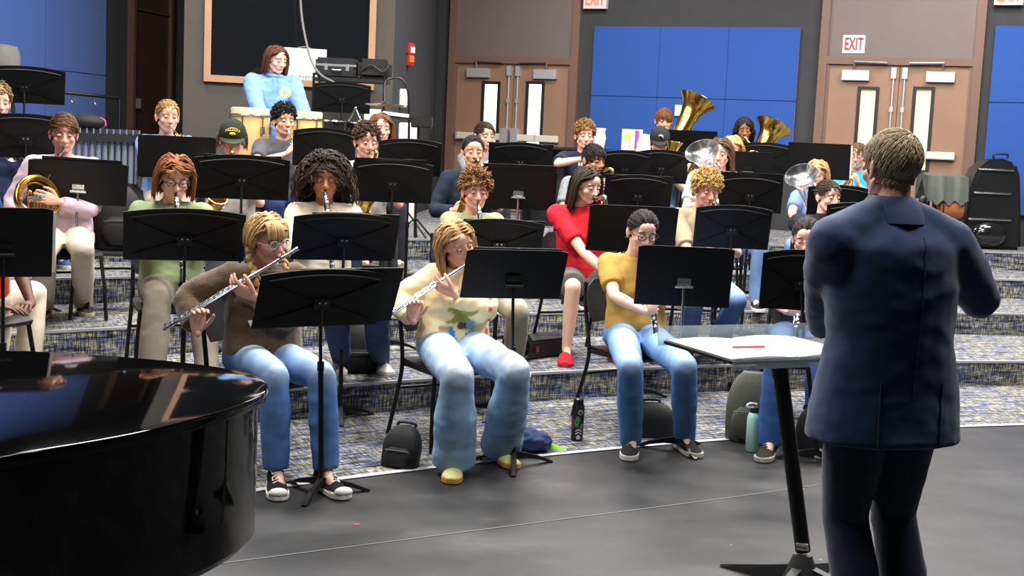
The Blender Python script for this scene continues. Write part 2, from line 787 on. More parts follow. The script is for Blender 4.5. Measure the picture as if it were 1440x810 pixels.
# ------------------------------------------------------------------ double doors
def double_door(name, xl, xc, xr, ytop, win_y, lit, ref_y, transom_y, glass_x):
    t0, z_top = PA.px(xl, ref_y)[0], PA.px(xc, ytop)[1]
    t1 = PA.px(xr, ref_y)[0]
    tc = PA.px(xc, ref_y)[0]
    root = bpy.data.objects.new(name, None)
    col.objects.link(root)
    root.location = PA.pt(tc, Z4, 0)
    root['kind'] = 'structure'
    fw = .10
    mb = MB()
    PA.box(mb, t0, t0 + fw, Z4, 4.9, .0, .07)
    PA.box(mb, t1 - fw, t1, Z4, 4.9, .0, .07)
    PA.box(mb, t0 + fw, t1 - fw, z_top, z_top + .09, .0, .07)
    PA.box(mb, t0 + fw, t1 - fw, 4.8, 4.9, .0, .07)
    PA.box(mb, t0 + fw, t0 + fw + .03, Z4, z_top, .0, .05)
    PA.box(mb, t1 - fw - .03, t1 - fw, Z4, z_top, .0, .05)
    mb.build('door_frame', M_frame, root, smooth=False)
    mb = MB()
    PA.box(mb, t0 + fw, t1 - fw, z_top + .09, 4.8, .0, .035)
    mb.build('transom_panel', M_transom, root, smooth=False)
    for sd in (0, 1):
        a, b = (t0 + fw + .03, tc - .004) if sd == 0 else (tc + .004, t1 - fw - .03)
        ga, gb = PA.px(glass_x[sd][0], win_y[0])[0], PA.px(glass_x[sd][1], win_y[0])[0]
        gz1, gz0 = PA.px((glass_x[sd][0]), win_y[0])[1], Z4 + .82
        mb = MB()
        d0, d1 = .0, .03
        PA.box(mb, a, ga, Z4 + .01, z_top - .005, d0, d1)
        PA.box(mb, gb, b, Z4 + .01, z_top - .005, d0, d1)
        PA.box(mb, ga, gb, gz1, z_top - .005, d0, d1)
        PA.box(mb, ga, gb, Z4 + .01, gz0, d0, d1)
        leaf = mb.build('door_leaf', M_leaf, root, smooth=False)
        mb = MB()
        PA.box(mb, ga, gb, gz0, gz1, .004, .012)
        mb.build('vision_pane', lit, leaf, smooth=False)
        mb = MB()
        e = .035
        for q in ((ga - e, ga + .004, gz0 - e, gz1 + e), (gb - .004, gb + e, gz0 - e, gz1 + e), (ga, gb, gz1 - .004, gz1 + e), (ga, gb, gz0 - e, gz0 + .004)):
            PA.box(mb, *q, .02, .045)
        mb.build('pane_frame', M_dark, leaf, smooth=False)
        # closer
        mb = MB()
        cx = a + .32 if sd == 0 else b - .32
        PA.box(mb, cx - .16, cx + .16, z_top - .19, z_top - .07, .03, .09)
        mb.build('door_closer', M_closer, leaf, smooth=False)
        mb = MB()
        s_ = 1 if sd == 0 else -1
        mb.tube([PA.pt(cx - s_ * .02, z_top - .06, .08), PA.pt(cx - s_ * .02, z_top + .03, .10)], .012, 8)
        mb.tube([PA.pt(cx - s_ * .03, z_top + .03, .10), PA.pt(cx + s_ * .36, z_top + .02, .10)], .014, 8)
        mb.build('closer_arm', M_alu, leaf)
        # panic bar and vertical rods
        mb = MB()
        zb = Z4 + 1.0
        x0, x1 = a + .05, b - .09
        PA.box(mb, x0, x1, zb - .045, zb + .045, .05, .11)
        bar = mb.build('push_bar', M_bar, leaf, smooth=False, bevel=.008)
        mb = MB()
        xe = (b - .07) if sd == 0 else (a + .07)
        PA.box(mb, xe - .05, xe + .05, zb - .10, zb + .12, .03, .13)
        PA.box(mb, x0 - .02, x0 + .05, zb - .05, zb + .05, .03, .10)
        PA.box(mb, (x0 + x1) / 2 - .008, (x0 + x1) / 2 + .008, zb - .048, zb + .048, .05, .113)
        mb.build('bar_housing', M_closer, leaf, smooth=False)
        mb = MB()
        xr_ = (b - .06) if sd == 0 else (a + .06)
        mb.tube([PA.pt(xr_, zb + .1, .05), PA.pt(xr_, z_top - .05, .05)], .013, 8)
        PA.box(mb, xr_ - .03, xr_ + .03, z_top - .16, z_top - .03, .03, .07)
        PA.box(mb, xr_ - .02, xr_ + .02, (zb + z_top) / 2 - .03, (zb + z_top) / 2 + .03, .03, .065)
        mb.build('latch_rod', M_closer, leaf)
    return root


double_door('door_1', 631, 722, 812, 90, (118, 0), M_lit, 150, 80, ((683, 702), (745, 764)))
double_door('door_2', 1148, 1262, 1377, 92, (126, 0), M_lit2, 150, 82, ((1211, 1233), (1289, 1311)))


# ------------------------------------------------------------------ blue acoustic panels
def panels(P, parent, xs, ys, ref, z0, z1=None):
    ts = [P.px(x, ref)[0] for x in xs]
    zs = [P.px((xs[0] + xs[-1]) / 2, y)[1] for y in ys] + [z0]
    if z1:
        zs[0] = z1
    for i in range(len(ts) - 1):
        for j in range(len(zs) - 1):
            mb = MB()
            P.box(mb, ts[i] + .002, ts[i + 1] - .002, zs[j + 1] + .002, zs[j] - .002, 0, .05)
            mb.build('acoustic_panel', M_blue, parent, smooth=False, bevel=.006)


panels(PA, W_back, (833, 926, 1022, 1121), (38, 139), 120, Z4 + .8)
panels(PA, W_back, (1393, 1490, 1590), (37, 147), 120, Z4 + .35)
panels(PD, W_left, (-150, 58, 144), (-90, 90), 90, Z4 + .1, 5.0)

# plain brown door in the left wall
t0, t1 = PD.px(179, 60)[0], PD.px(236, 60)[0]
root = bpy.data.objects.new('door_3', None)
col.objects.link(root)
root.location = PD.pt((t0 + t1) / 2, Z4)
root['kind'] = 'structure'
mb = MB()
PD.box(mb, t0 + .06, t1 - .06, Z4, 4.3, 0, .04)
leaf = mb.build('door_leaf', M_leaf2, root, smooth=False)
mb = MB()
for a, b in ((t0, t0 + .06), (t1 - .06, t1)):
    PD.box(mb, a, b, Z4, 4.4, 0, .09)
PD.box(mb, t0, t1, 4.3, 4.4, 0, .09)
zz = PD.px(210, 17)[1]
PD.box(mb, t0 + .06, t1 - .06, zz - .01, zz + .01, 0, .06)
mb.build('door_frame', mat('door_frame_dark', '#5a4036', .5), root, smooth=False)
mb = MB()
PD.box(mb, t0 + .1, t0 + .22, PD.px(185, 152)[1], PD.px(185, 138)[1], .04, .07)
mb.build('push_plate', M_closer, leaf, smooth=False)

# booth window
ta, tb = PB.px(297, 60)[0], PB.px(518, 60)[0]
zs = PB.px(400, 111)[1]
root = bpy.data.objects.new('window_1', None)
col.objects.link(root)
root.location = PB.pt((ta + tb) / 2, zs)
root['kind'] = 'structure'
mb = MB()
fw = .07
PB.box(mb, ta - fw, ta, zs - fw, 4.6, 0, .05)
PB.box(mb, tb, tb + fw, zs - fw, 4.6, 0, .05)
PB.box(mb, ta, tb, zs - fw, zs, 0, .05)
PB.box(mb, ta, tb, 4.53, 4.6, 0, .05)
mb.build('window_frame', M_wood, root, smooth=False)
mb = MB()
PB.box(mb, ta, tb, zs, 4.53, .002, .012)
mb.build('window_pane', mat('dark_glass', '#15181a', .06, spec=.8, coat=.4), root, smooth=False)
# marked poster on the window
ta, tb = PB.px(393, 80)[0], PB.px(459, 80)[0]
z1, z0 = PB.px(425, 68)[1], PB.px(425, 113)[1]
root = thing('poster', PB.pt((ta + tb) / 2, z0, .02), 'white poster with a drawn circle taped on the booth window', 'poster')
mb = MB()
PB.box(mb, ta, tb, z0, z1, .014, .019)
mb.build('sheet', mat('poster_white', '#f4f3ea', .6), root, smooth=False)
mb = MB()
cxp, czp = (ta + tb) / 2 + .01, (z0 + z1) / 2 + .03
mb.ring(PB.pt(cxp, czp, .0205), PB.n, .155, .0035, 40, 4)
for an in (20, 75, 140, 200, 265, 320):
    c, s_ = math.cos(R(an)), math.sin(R(an))
    mb.bar(PB.pt(cxp + .155 * c, czp + .155 * s_, .0205), PB.pt(cxp + .10 * c, czp + .10 * s_, .0205), .004, .002, PB.n)
mb.build('circle_drawing', mat('ink_teal', '#8fa9a6', .6), root, smooth=False)
me = text_mesh('hunters', .075, PB.pt((ta + tb) / 2, z0 + .035, .0195), PB.u, UP, .001)
me.materials.append(M_dark)
link('lettering', me, root)

# exit signs
M_exitglow = mat('exit_red_glow', '#ff5a3c', .4, emit=1.2)


def exit_sign(xa, xb, ya, yb, lit, label):
    ta, tb = PA.px(xa, yb)[0], PA.px(xb, yb)[0]
    z1, z0 = PA.px((xa + xb) / 2, ya)[1], PA.px((xa + xb) / 2, yb)[1]
    root = thing('exit_sign', PA.pt((ta + tb) / 2, z0, .04), label, 'sign', 'exit signs on the back wall')
    d = .08 if lit else .045
    mb = MB()
    PA.box(mb, ta, tb, z0, z1, .036 if not lit else 0, d)
    mb.build('sign_body', M_white if not lit else mat('sign_pale', '#cfc4c0', .5), root, smooth=False)
    me = text_mesh('EXIT', (z1 - z0) * (.98 if not lit else .95), V((0, 0, 0)), V((1, 0, 0)), V((0, 1, 0)), .004, bold=.022)
    a = mverts(me)
    wd = a[:, 0].max() - a[:, 0].min()
    k = (tb - ta) * .84 / wd
    mm = Matrix((PA.u * k, UP, PA.n)).transposed().to_4x4()
    mm.translation = PA.pt((ta + tb) / 2, (z0 + z1) / 2 - .005, d)
    me.transform(mm)
    me.materials.append(M_exitglow if lit else M_red)
    link('lettering', me, root)
    # heavier strokes
    return root


exit_sign(1185, 1216, 50, 75, False, 'white exit sign with red letters above the double doors')
exit_sign(823, 855, -14, 13, True, 'lit exit sign beside the left pair of brown double doors')
exit_sign(1398, 1439, -18, 8, True, 'lit exit sign beside the right pair of brown double doors')

# wall plate and alarm
ta, tb = PA.px(951, 160)[0], PA.px(960, 160)[0]
z1, z0 = PA.px(955, 148)[1], PA.px(955, 163)[1]
mb = MB()
PA.box(mb, ta, tb, z0, z1, .05, .08)
PA.box(mb, ta + .02, ta + .035, z1 - .05, z1 - .035, .08, .085)
tag(mb.build('junction_box', M_white, smooth=False, origin=PA.pt(ta, z0, .05)), 'small white wall box on the blue panel beside the tuba', 'wall box')
t0, z1 = PS.px(573, 60)
t1, z0 = PS.px(573, 93)
tm_ = (t0 + t1) / 2
t0, t1 = tm_ - .06, tm_ + .06
root = thing('fire_alarm', PS.pt((t0 + t1) / 2, z0, 0), 'red fire alarm strobe on the dark wall beside the doors', 'alarm')
zm = z0 + (z1 - z0) * .45
mb = MB()
PS.box(mb, t0, t1, zm + .01, z1, 0.001, .075)
PS.box(mb, t0, t1, z0, zm + .012, 0.001, .070)
mb.build('body', mat('alarm_red', '#c81e1c', .4), root, smooth=False, bevel=.01)
mb = MB()
PS.box(mb, t0 - .008, t1 - .03, zm + .03, zm + .10, .045, .083)
mb.build('strobe_lens', M_white, root, smooth=False)
mb = MB()
PS.box(mb, t0 - .008, t1 - .03, z0 + .04, z0 + .12, .035, .078)
mb.build('pull_handle', mat('alarm_orange', '#e07a20', .4), root, smooth=False)
t0, z1 = PS.px(563, 125)
z0 = PS.px(563, 151)[1]
root = thing('control_box', PS.pt(t0, z0), 'white control box on the dark booth side wall above the cymbal', 'control box')
mb = MB()
PS.box(mb, t0 - .06, t0 + .06, z0, z1, .001, .07)
mb.build('box_body', M_white, root, smooth=False, bevel=.005)
mb = MB()
PS.box(mb, t0 - .05, t0 + .05, z0 + .02, z1 - .02, .07, .078)
mb.build('cover', mat('cover_pale', '#d5d4cf', .5), root, smooth=False)
# ------------------------------------------------------------------ people: head, hair, hands, clothes
def frame(yaw, pitch=0, roll=0):
    """axes (left, back, up) of something facing yaw degrees from the camera side; pitch down positive"""
    a, p, r_ = R(yaw), R(pitch), R(roll)
    fwd = V((math.sin(a), -math.cos(a), 0))
    left = V((math.cos(a), math.sin(a), 0))
    f2 = fwd * math.cos(p) - UP * math.sin(p)
    u2 = UP * math.cos(p) + fwd * math.sin(p)
    l3 = left * math.cos(r_) + u2 * math.sin(r_)
    u3 = u2 * math.cos(r_) - left * math.sin(r_)
    return l3, -f2, u3


def fmat(fr, o_, s=(1, 1, 1)):
    mm = Matrix((fr[0] * s[0], fr[1] * s[1], fr[2] * s[2])).transposed().to_4x4()
    mm.translation = V(o_)
    return mm


def make_head_template():
    b = MB()
    b.ell((0, .014, .030), (.076, .094, .086), nu=24, nv=16)
    b.ell((0, -.022, -.030), (.060, .062, .078), nu=24, nv=16)
    b.ell((0, -.052, -.092), (.026, .024, .020), nu=16, nv=10)
    b.tube([(-.052, .0, -.05), (-.03, -.04, -.085), (0, -.056, -.096), (.03, -.04, -.085), (.052, .0, -.05)], [.018, .018, .017, .018, .018], 10, rnd=True)
    for s in (-1, 1):
        b.ell((s * .038, -.050, -.028), (.026, .028, .024))
        b.ell((s * .030, -.072, .022), (.026, .014, .010))
        b.ell((s * .0115, -.091, -.036), (.009, .010, .008))
        b.ell((s * .080, .014, -.006), (.008, .020, .033), (V((1, 0, 0)), V((s * .35, .94, 0)), UP))
        b.ell((s * .080, .010, -.032), (.007, .010, .012))
    b.ell((0, -.056, .045), (.052, .036, .04))
    b.tube([(0, -.082, .016), (0, -.094, -.014), (0, -.103, -.031)], [.009, .0105, .012], 10, rnd=True)
    b.ell((0, -.078, -.061), (.024, .011, .0060))
    b.ell((0, -.076, -.071), (.020, .011, .0068))
    b.tube([(0, .022, -.05), (0, .030, -.12), (0, .040, -.22)], [.052, .050, .056], 20)
    me = remesh(b, .0052, 3, .5)
    co = mverts(me)
    x, y, z = co[:, 0], co[:, 1], co[:, 2]

    def g(cx, cy, cz, sx, sy, sz):
        return np.exp(-(((x - cx) / sx) ** 2 + ((y - cy) / sy) ** 2 + ((z - cz) / sz) ** 2))
    front = y < -.045
    lips = np.clip(np.maximum(g(0, -.085, -.0655, .023, .03, .0085) * 1.7 - .45, 0), 0, 1) * front
    brow = np.zeros_like(x)
    blush = np.zeros_like(x)
    for s in (-1, 1):
        zb = .0255 - (np.abs(x) - .03) ** 2 * 9
        brow = np.maximum(brow, np.exp(-((z - zb) / .0042) ** 2) * np.exp(-((x - s * .033) / .021) ** 4) * front)
        blush = np.maximum(blush, g(s * .042, -.065, -.03, .024, .05, .022))
        blush = np.maximum(blush, .8 * g(s * .080, .012, -.01, .02, .03, .04))
    blush = np.maximum(blush, .8 * g(0, -.105, -.03, .016, .02, .014))
    colattr(me, 'feat', np.stack([lips, np.clip(brow * 1.5, 0, 1), blush, np.ones_like(x)], 1))
    msmooth(me)
    return me


HEAD = make_head_template()
MOUTH = (0, -.092, -.066)


def skin_mat(key, c, lips, brow):
    mt, nt, b = newmat('skin_' + key)
    N, L = nt.nodes, nt.links
    c = lin(c)
    setin(b, 'Roughness', .48)
    setin(b, 'Specular IOR Level', .35)
    setin(b, 'Subsurface Weight', .0)
    at = N.new('ShaderNodeAttribute')
    at.attribute_name = 'feat'
    sp = N.new('ShaderNodeSeparateColor')
    L.new(at.outputs['Color'], sp.inputs[0])
    tc = N.new('ShaderNodeTexCoord')
    nz = N.new('ShaderNodeTexNoise')
    nz.inputs['Scale'].default_value = 14
    nz.inputs['Detail'].default_value = 4
    L.new(tc.outputs['Object'], nz.inputs['Vector'])

    def mix(a, fac, colr, k=1.0):
        mx = N.new('ShaderNodeMix')
        mx.data_type = 'RGBA'
        if k != 1:
            mm_ = N.new('ShaderNodeMath')
            mm_.operation = 'MULTIPLY'
            mm_.inputs[1].default_value = k
            L.new(fac, mm_.inputs[0])
            fac = mm_.outputs[0]
        L.new(fac, mx.inputs[0])
        if isinstance(a, tuple):
            mx.inputs[6].default_value = a
        else:
            L.new(a, mx.inputs[6])
        mx.inputs[7].default_value = colr
        return mx.outputs[2]
    red = (c[0] * .95, c[1] * .72, c[2] * .68, 1)
    o = mix(c, nz.outputs[0], (c[0] * .93, c[1] * .84, c[2] * .82, 1), .8)
    o = mix(o, sp.outputs[2], red, .75)
    o = mix(o, sp.outputs[0], lin(lips), .85)
    o = mix(o, sp.outputs[1], lin(brow), .95)
    L.new(o, b.inputs['Base Color'])
    return mt


M_eye = mat('eye_white', '#e3ddd6', .25)
M_iris = mat('eye_iris', '#2c2119', .15)
M_lash = mat('eye_lash', '#2a1c16', .6)
SKIN = {}
SKINC = {'fair': ('#e8bea8', '#b86a62'), 'pink': ('#e5b19c', '#b5605c'), 'light': ('#dcac8e', '#a8635a'), 'tan': ('#c99672', '#96574c'), 'brown': ('#a8714f', '#84483f'), 'deep': ('#5d3a2a', '#4a2a25')}


def get_skin(tone, brow):
    k = tone + brow
    if k not in SKIN:
        SKIN[k] = skin_mat(k.replace('#', '_'), SKINC[tone][0], SKINC[tone][1], brow)
    return SKIN[k]


def hair_mat(c):
    k = 'hair_' + c.strip('#')
    if k in MAT:
        return MAT[k]
    mt, nt, b = newmat(k)
    N, L = nt.nodes, nt.links
    c = lin(c)
    setin(b, 'Roughness', .6)
    setin(b, 'Specular IOR Level', .18)
    gi = N.new('ShaderNodeAttribute')
    gi.attribute_name = 'strand'
    rp = N.new('ShaderNodeMapRange')
    rp.inputs[3].default_value, rp.inputs[4].default_value = .55, 1.35
    L.new(gi.outputs['Fac'], rp.inputs[0])
    mx = N.new('ShaderNodeMix')
    mx.data_type = 'RGBA'
    mx.blend_type = 'MULTIPLY'
    mx.inputs[0].default_value = 1
    mx.inputs[6].default_value = c
    L.new(rp.outputs[0], mx.inputs[7])
    L.new(mx.outputs[2], b.inputs['Base Color'])
    MAT[k] = mt
    return mt


# scalp: the cranium ellipsoid of the head template
SC, SR = V((0, .014, .030)), V((.077, .095, .087))
FC, FR = V((0, -.056, .045)), V((.053, .037, .041))      # forehead


def push_out(p, pad):
    q = p - SC
    e = V((q.x / (SR.x + pad), q.y / (SR.y + pad), q.z / (SR.z + pad)))
    l_ = e.length
    if 1e-6 < l_ < 1:
        q = q / l_
    p = SC + q
    if p.y < 0:
        q = p - FC
        e = V((q.x / (FR.x + pad), q.y / (FR.y + pad), q.z / (FR.z + pad)))
        l_ = e.length
        if 1e-6 < l_ < 1:
            p = FC + q / l_
    # keep off the lower face and the neck
    if p.z < -.03:
        h_ = math.hypot(p.x, p.y - .02)
        rr = .056 + pad
        if h_ < rr and h_ > 1e-6:
            k = rr / h_
            p = V((p.x * k, .02 + (p.y - .02) * k, p.z))
    return p


def in_hair(p, style):
    """is a scalp point p (local) under the hairline"""
    y, z, ax = p.y, p.z, abs(p.x)
    front = style.get('front', .062)
    if y < -.02:
        return z > front - max(0, (-.05 - y)) * .0 - (y + .02) * -.25 * 0 - max(0, (ax - .045)) * 1.2
    if y < .035:
        lim = style.get('side', .012)
        return z > lim
    return z > style.get('nape', -.055)


def make_hair(style, seed):
    rnd_ = random.Random(seed)
    st = style
    kind = st['kind']
    verts, faces, sval = [], [], []
    b = MB()

    def emit(pts, r0, r1, n=5, flat=1.0):
        k = len(pts)
        o = len(b.v)
        rad = [r0 + (r1 - r0) * (i / (k - 1)) ** 1.5 for i in range(k)]
        b.tube(pts, rad, n, ell=[q * flat for q in rad])
        sval.extend([rnd_.random()] * (len(b.v) - o))
    # skull cap
    cap_t = st.get('cap', .006)
    nu, nv = 40, 26
    grid = {}
    for i in range(nv + 1):
        th = math.pi * i / nv
        for j in range(nu):
            ph = 2 * math.pi * j / nu
            d = V((math.sin(th) * math.cos(ph), math.sin(th) * math.sin(ph), math.cos(th)))
            p = SC + V((d.x * (SR.x + cap_t), d.y * (SR.y + cap_t), d.z * (SR.z + cap_t)))
            if kind == 'curly' or kind == 'afro':
                p += (p - SC).normalized() * .01 * noise.noise(p * 50)
            grid[i, j] = p
    idx = {}
    fl = []
    for i in range(nv):
        for j in range(nu):
            q = [(i, j), (i + 1, j), (i + 1, (j + 1) % nu), (i, (j + 1) % nu)]
            c = sum((grid[k] for k in q), V((0, 0, 0))) / 4
            if in_hair(c, st):
                fl.append(q)
    for q in fl:
        f = []
        for k in q:
            if k not in idx:
                idx[k] = len(b.v)
                b.v.append(tuple(grid[k]))
                sval.append(.35 + .2 * noise.noise(grid[k] * 60))
            f.append(idx[k])
        b.face(f)
    n = st.get('n', 330)
    length = st.get('len', .05)
    part = st.get('part', 0.0)
    got = 0
    tries = 0
    while got < n and tries < 6000:
        tries += 1
        zc = rnd_.uniform(-.75, 1)
        ph = rnd_.uniform(0, 2 * math.pi)
        s_ = math.sqrt(1 - zc * zc)
        d = V((s_ * math.cos(ph), s_ * math.sin(ph), zc))
        p = SC + V((d.x * SR.x, d.y * SR.y, d.z * SR.z))
        if not in_hair(p, st):
            continue
        got += 1
        nrm = V((d.x / SR.x, d.y / SR.y, d.z / SR.z)).normalized()
        L_ = length * rnd_.uniform(.75, 1.15)
        if kind == 'curly':
            # a loose corkscrew standing off the scalp
            tall = st.get('tall', .03) * (1.0 + st.get('topgain', .8) * max(0, nrm.z))
            a, bb, dd = basis(nrm, (0, 1, .3))
            r_ = rnd_.uniform(.007, .013)
            p0 = rnd_.random() * 6
            turns = rnd_.uniform(1, 2)
            pts = []
            fall = V((rnd_.uniform(-.4, .4), rnd_.uniform(-.6, .3), rnd_.uniform(-.3, .3)))
            for i in range(8):
                t = i / 7
                an = p0 + turns * 2 * math.pi * t
                q = p + nrm * (tall * t) + fall * (tall * .6 * t * t) + (a * math.cos(an) + bb * math.sin(an)) * r_ * (.3 + .7 * t)
                pts.append(push_out(q, .002))
            emit(pts, st.get('thick', .0062), .003)
            continue
        if kind == 'afro':
            big = st.get('big', .07)
            low = max(0, -nrm.z + .2)
            tall = big * (1 + .25 * max(0, abs(nrm.x))) * rnd_.uniform(.75, 1.1)
            a, bb, dd = basis(nrm, (0, 1, .3))
            r_ = rnd_.uniform(.008, .014)
            p0 = rnd_.random() * 6
            pts = []
            for i in range(9):
                t = i / 8
                an = p0 + 2.2 * 2 * math.pi * t
                q = p + nrm * (tall * (.55 if p.y < -.04 else 1) * math.sin(t * 1.4)) + V((math.copysign(.05 * t * t, p.x) if p.y < -.04 else 0, .01 * t, -st.get('drop', .1) * t * t * (.6 + .7 * (1 - nrm.z)))) + (a * math.cos(an) + bb * math.sin(an)) * r_
                q = push_out(q, .003)
                if q.z < .050 and q.y < -.02 and abs(q.x) < .076:
                    q.x = math.copysign(.076, p.x)
                    q.y = max(q.y, -.05)
                pts.append(q)
            emit(pts, st.get('thick', .0058), .003)
            continue
        # combed or hanging strands
        if kind == 'short':
            flow = V(st.get('flow', (0, -1, -.1)))
            tang = flow - nrm * flow.dot(nrm)
            if tang.length < .1:
                tang = V((rnd_.uniform(-1, 1), rnd_.uniform(-1, 1), 0))
            tang.normalize()
            lift = st.get('lift', .12) * (.4 + max(0, nrm.z))
            v_ = (tang + nrm * lift + V((rnd_.uniform(-.3, .3), rnd_.uniform(-.3, .3), rnd_.uniform(-.2, .2)))).normalized()
            pts = [p]
            step = L_ / 5
            for i in range(5):
                v_ = v_ + V((0, 0, -.10)) + tang * .1
                q = pts[-1] - SC
                nn = V((q.x / SR.x ** 2, q.y / SR.y ** 2, q.z / SR.z ** 2)).normalized()
                ov = v_.dot(nn)
                v_ = (v_ - nn * (ov * (.85 if ov > st.get('stiff', 0) else .3))).normalized()
                pts.append(push_out(pts[-1] + v_ * step, .004 + .004 * rnd_.random()))
            emit(pts, st.get('thick', .0058), .002, 5, .6)
        else:  # long
            sx = 1 if p.x > part else -1
            out = V((sx * 1.0, .35, -.1))
            if p.y > .05:
                out = V((p.x * 6, 1, -.4))
            tang = out - nrm * out.dot(nrm)
            v_ = (tang.normalized() + nrm * .2).normalized()
            zend = st.get('zend', -.20) + rnd_.uniform(-.03, .02)
            pts = [p]
            wav = st.get('wave', 0)
            p0 = rnd_.random() * 6
            for i in range(60):
                q = pts[-1]
                if q.z < zend:
                    break
                g_ = .22 if q.z > .02 else .55
                v_ = (v_ * (1 - g_) + V((0, 0, -1)) * g_).normalized()
                # keep hair off the face
                q2 = q + v_ * .014
                if wav:
                    q2 += V((math.sin(p0 + i * .8), math.cos(p0 + i * .8) * .7, 0)) * wav
                q2 = push_out(q2, .006 + .010 * rnd_.random() * (1 + st.get('puff', 0)))
                if q2.y < -.035 and q2.z < .045 and abs(q2.x) < st.get('facew', .068):
                    q2.x = math.copysign(st.get('facew', .068), q2.x if abs(q2.x) > .004 else sx)
                ym = st.get('ymin', -.026)
                if q2.z < .066 and q2.y < ym:
                    q2.y += (ym - q2.y) * .6
                    if abs(q2.x) < .075:
                        q2.x = math.copysign(.075, q2.x if abs(q2.x) > .004 else sx)
                if q2.z < -.10:
                    q2.x += st.get('flare', 0) * math.copysign(.002, q2.x)
                pts.append(q2)
            if len(pts) < 3:
                continue
            pts = pts[::2] + ([pts[-1]] if len(pts) % 2 == 0 else [])
            if len(pts) > 2:
                emit(pts, st.get('thick', .0075), .003, 5, .6)
    if st.get('fringe'):
        for i in range(st['fringe']):
            x0 = rnd_.uniform(-.055, .055)
            p = SC + V((x0, -.06, .072))
            p = push_out(p, .003)
            pts = [p]
            v_ = V((st.get('fsweep', 0) + x0 * 2, -.8, -.2)).normalized()
            for k in range(12):
                v_ = (v_ + V((st.get('fsweep', 0) * .5, .02, -.30))).normalized()
                q = push_out(pts[-1] + v_ * .0115, .007)
                pts.append(q)
                if q.z < st.get('fz', .038):
                    break
            if len(pts) > 2:
                emit(pts, .006, .002, 5, .5)
    for (pl, r_) in st.get('braids', []):
        # two plaited ropes of overlapping lobes
        pts = [V(q) for q in pl]
        m_ = 14
        for i in range(m_):
            t = i / (m_ - 1) * (len(pts) - 1)
            k = min(int(t), len(pts) - 2)
            c = pts[k].lerp(pts[k + 1], t - k)
            dirn = (pts[k + 1] - pts[k]).normalized()
            a, bb, dd = basis(dirn, (0, 1, 0))
            sd = 1 if i % 2 else -1
            o = len(b.v)
            ax = (dd * .9 + a * sd * .45).normalized()
            a2, b2, d2 = basis(ax, (0, 1, 0))
            rr = r_ * (1 - .35 * i / m_)
            b.ell(c + a * sd * rr * .45, (rr * .75, rr * .75, rr * 1.3), (a2, b2, d2), 8, 6)
            sval.extend([.3 + .6 * rnd_.random()] * (len(b.v) - o))
    if st.get('bun'):
        c, r_ = st['bun']
        o = len(b.v)
        b.ell(c, (r_, r_ * .8, r_))
        sval.extend([.4] * (len(b.v) - o))
    me = b.mesh('hair')
    if len(sval) < len(me.vertices):
        sval += [.5] * (len(me.vertices) - len(sval))
    at = me.attributes.new('strand', 'FLOAT', 'POINT')
    at.data.foreach_set('value', sval[:len(me.vertices)])
    msmooth(me)
    return me


# hands -------------------------------------------------------------
def hand(mb, wrist, dirn, normal, right, curl=.6, s=1.0, spread=.12, curls=None, thumb=.5):
    d = V(dirn).normalized()
    n = V(normal)
    n = (n - d * n.dot(d)).normalized()
    t = d.cross(n) if right else n.cross(d)     # thumb side
    w0 = V(wrist)
    rs = []
    for u, hw, hh in ((-.012, .022, .018), (.02, .032, .017), (.055, .040, .0155), (.085, .041, .013), (.097, .036, .009)):
        c = w0 + d * u * s
        rs.append([c + t * (hw * s * math.copysign(abs(math.cos(a)) ** .7, math.cos(a))) + n * (hh * s * math.sin(a)) for a in [2 * math.pi * j / 12 for j in range(12)]])
    mb.rings(rs)
    for k, (off, ln, r_) in enumerate(((.030, .074, .0090), (.010, .083, .0092), (-.010, .077, .0088), (-.029, .060, .0078))):
        cu = (curls[k] if curls else curl)
        p = w0 + d * (.088 - abs(off) * .12) * s + t * off * s
        dd = (d + t * (off * spread / .03)).normalized()
        pts = [p]
        ang = 0
        for seg, fr in ((.46, .75), (.30, 1.0), (.24, .8)):
            ang += cu * fr
            dr = dd * math.cos(ang) + n * math.sin(ang)
            pts.append(pts[-1] + dr * ln * seg * s)
        mb.tube(pts, [r_ * s, r_ * .95 * s, r_ * .88 * s, r_ * .72 * s], 8, rnd=True)
    p = w0 + d * .018 * s + t * .026 * s
    d1 = (d * .65 + t * .75 + n * .25 * thumb).normalized()
    d2 = (d * .85 + t * .35 + n * (.2 + .6 * thumb)).normalized()
    d3 = (d * .9 + t * .05 + n * (.2 + .8 * thumb)).normalized()
    p1 = p + d1 * .038 * s
    p2 = p1 + d2 * .034 * s
    p3 = p2 + d3 * .026 * s
    mb.tube([p, p1, p2, p3], [.0135 * s, .0115 * s, .010 * s, .008 * s], 8, rnd=True)


def ik(S, W, l1, l2, pole):
    S, W, pole = V(S), V(W), V(pole)
    v = W - S
    D = v.length
    if D > (l1 + l2) * .995:
        k = D / ((l1 + l2) * .995)
        l1, l2 = l1 * k, l2 * k
    D = max(D, abs(l1 - l2) + .01)
    u = v.normalized()
    x = (l1 * l1 - l2 * l2 + D * D) / (2 * D)
    hgt = math.sqrt(max(l1 * l1 - x * x, 1e-6))
    pp = pole - u * pole.dot(u)
    if pp.length < 1e-5:
        pp = V((0, 0, -1)) - u * u.z * -1
    return S + u * x + pp.normalized() * hgt


def lerp_path(pts, t):
    """point at fraction t of a polyline"""
    ls = [(pts[i + 1] - pts[i]).length for i in range(len(pts) - 1)]
    L_ = sum(ls) * t
    for i, q in enumerate(ls):
        if L_ <= q or i == len(ls) - 1:
            return pts[i].lerp(pts[i + 1], min(1, L_ / q))
        L_ -= q


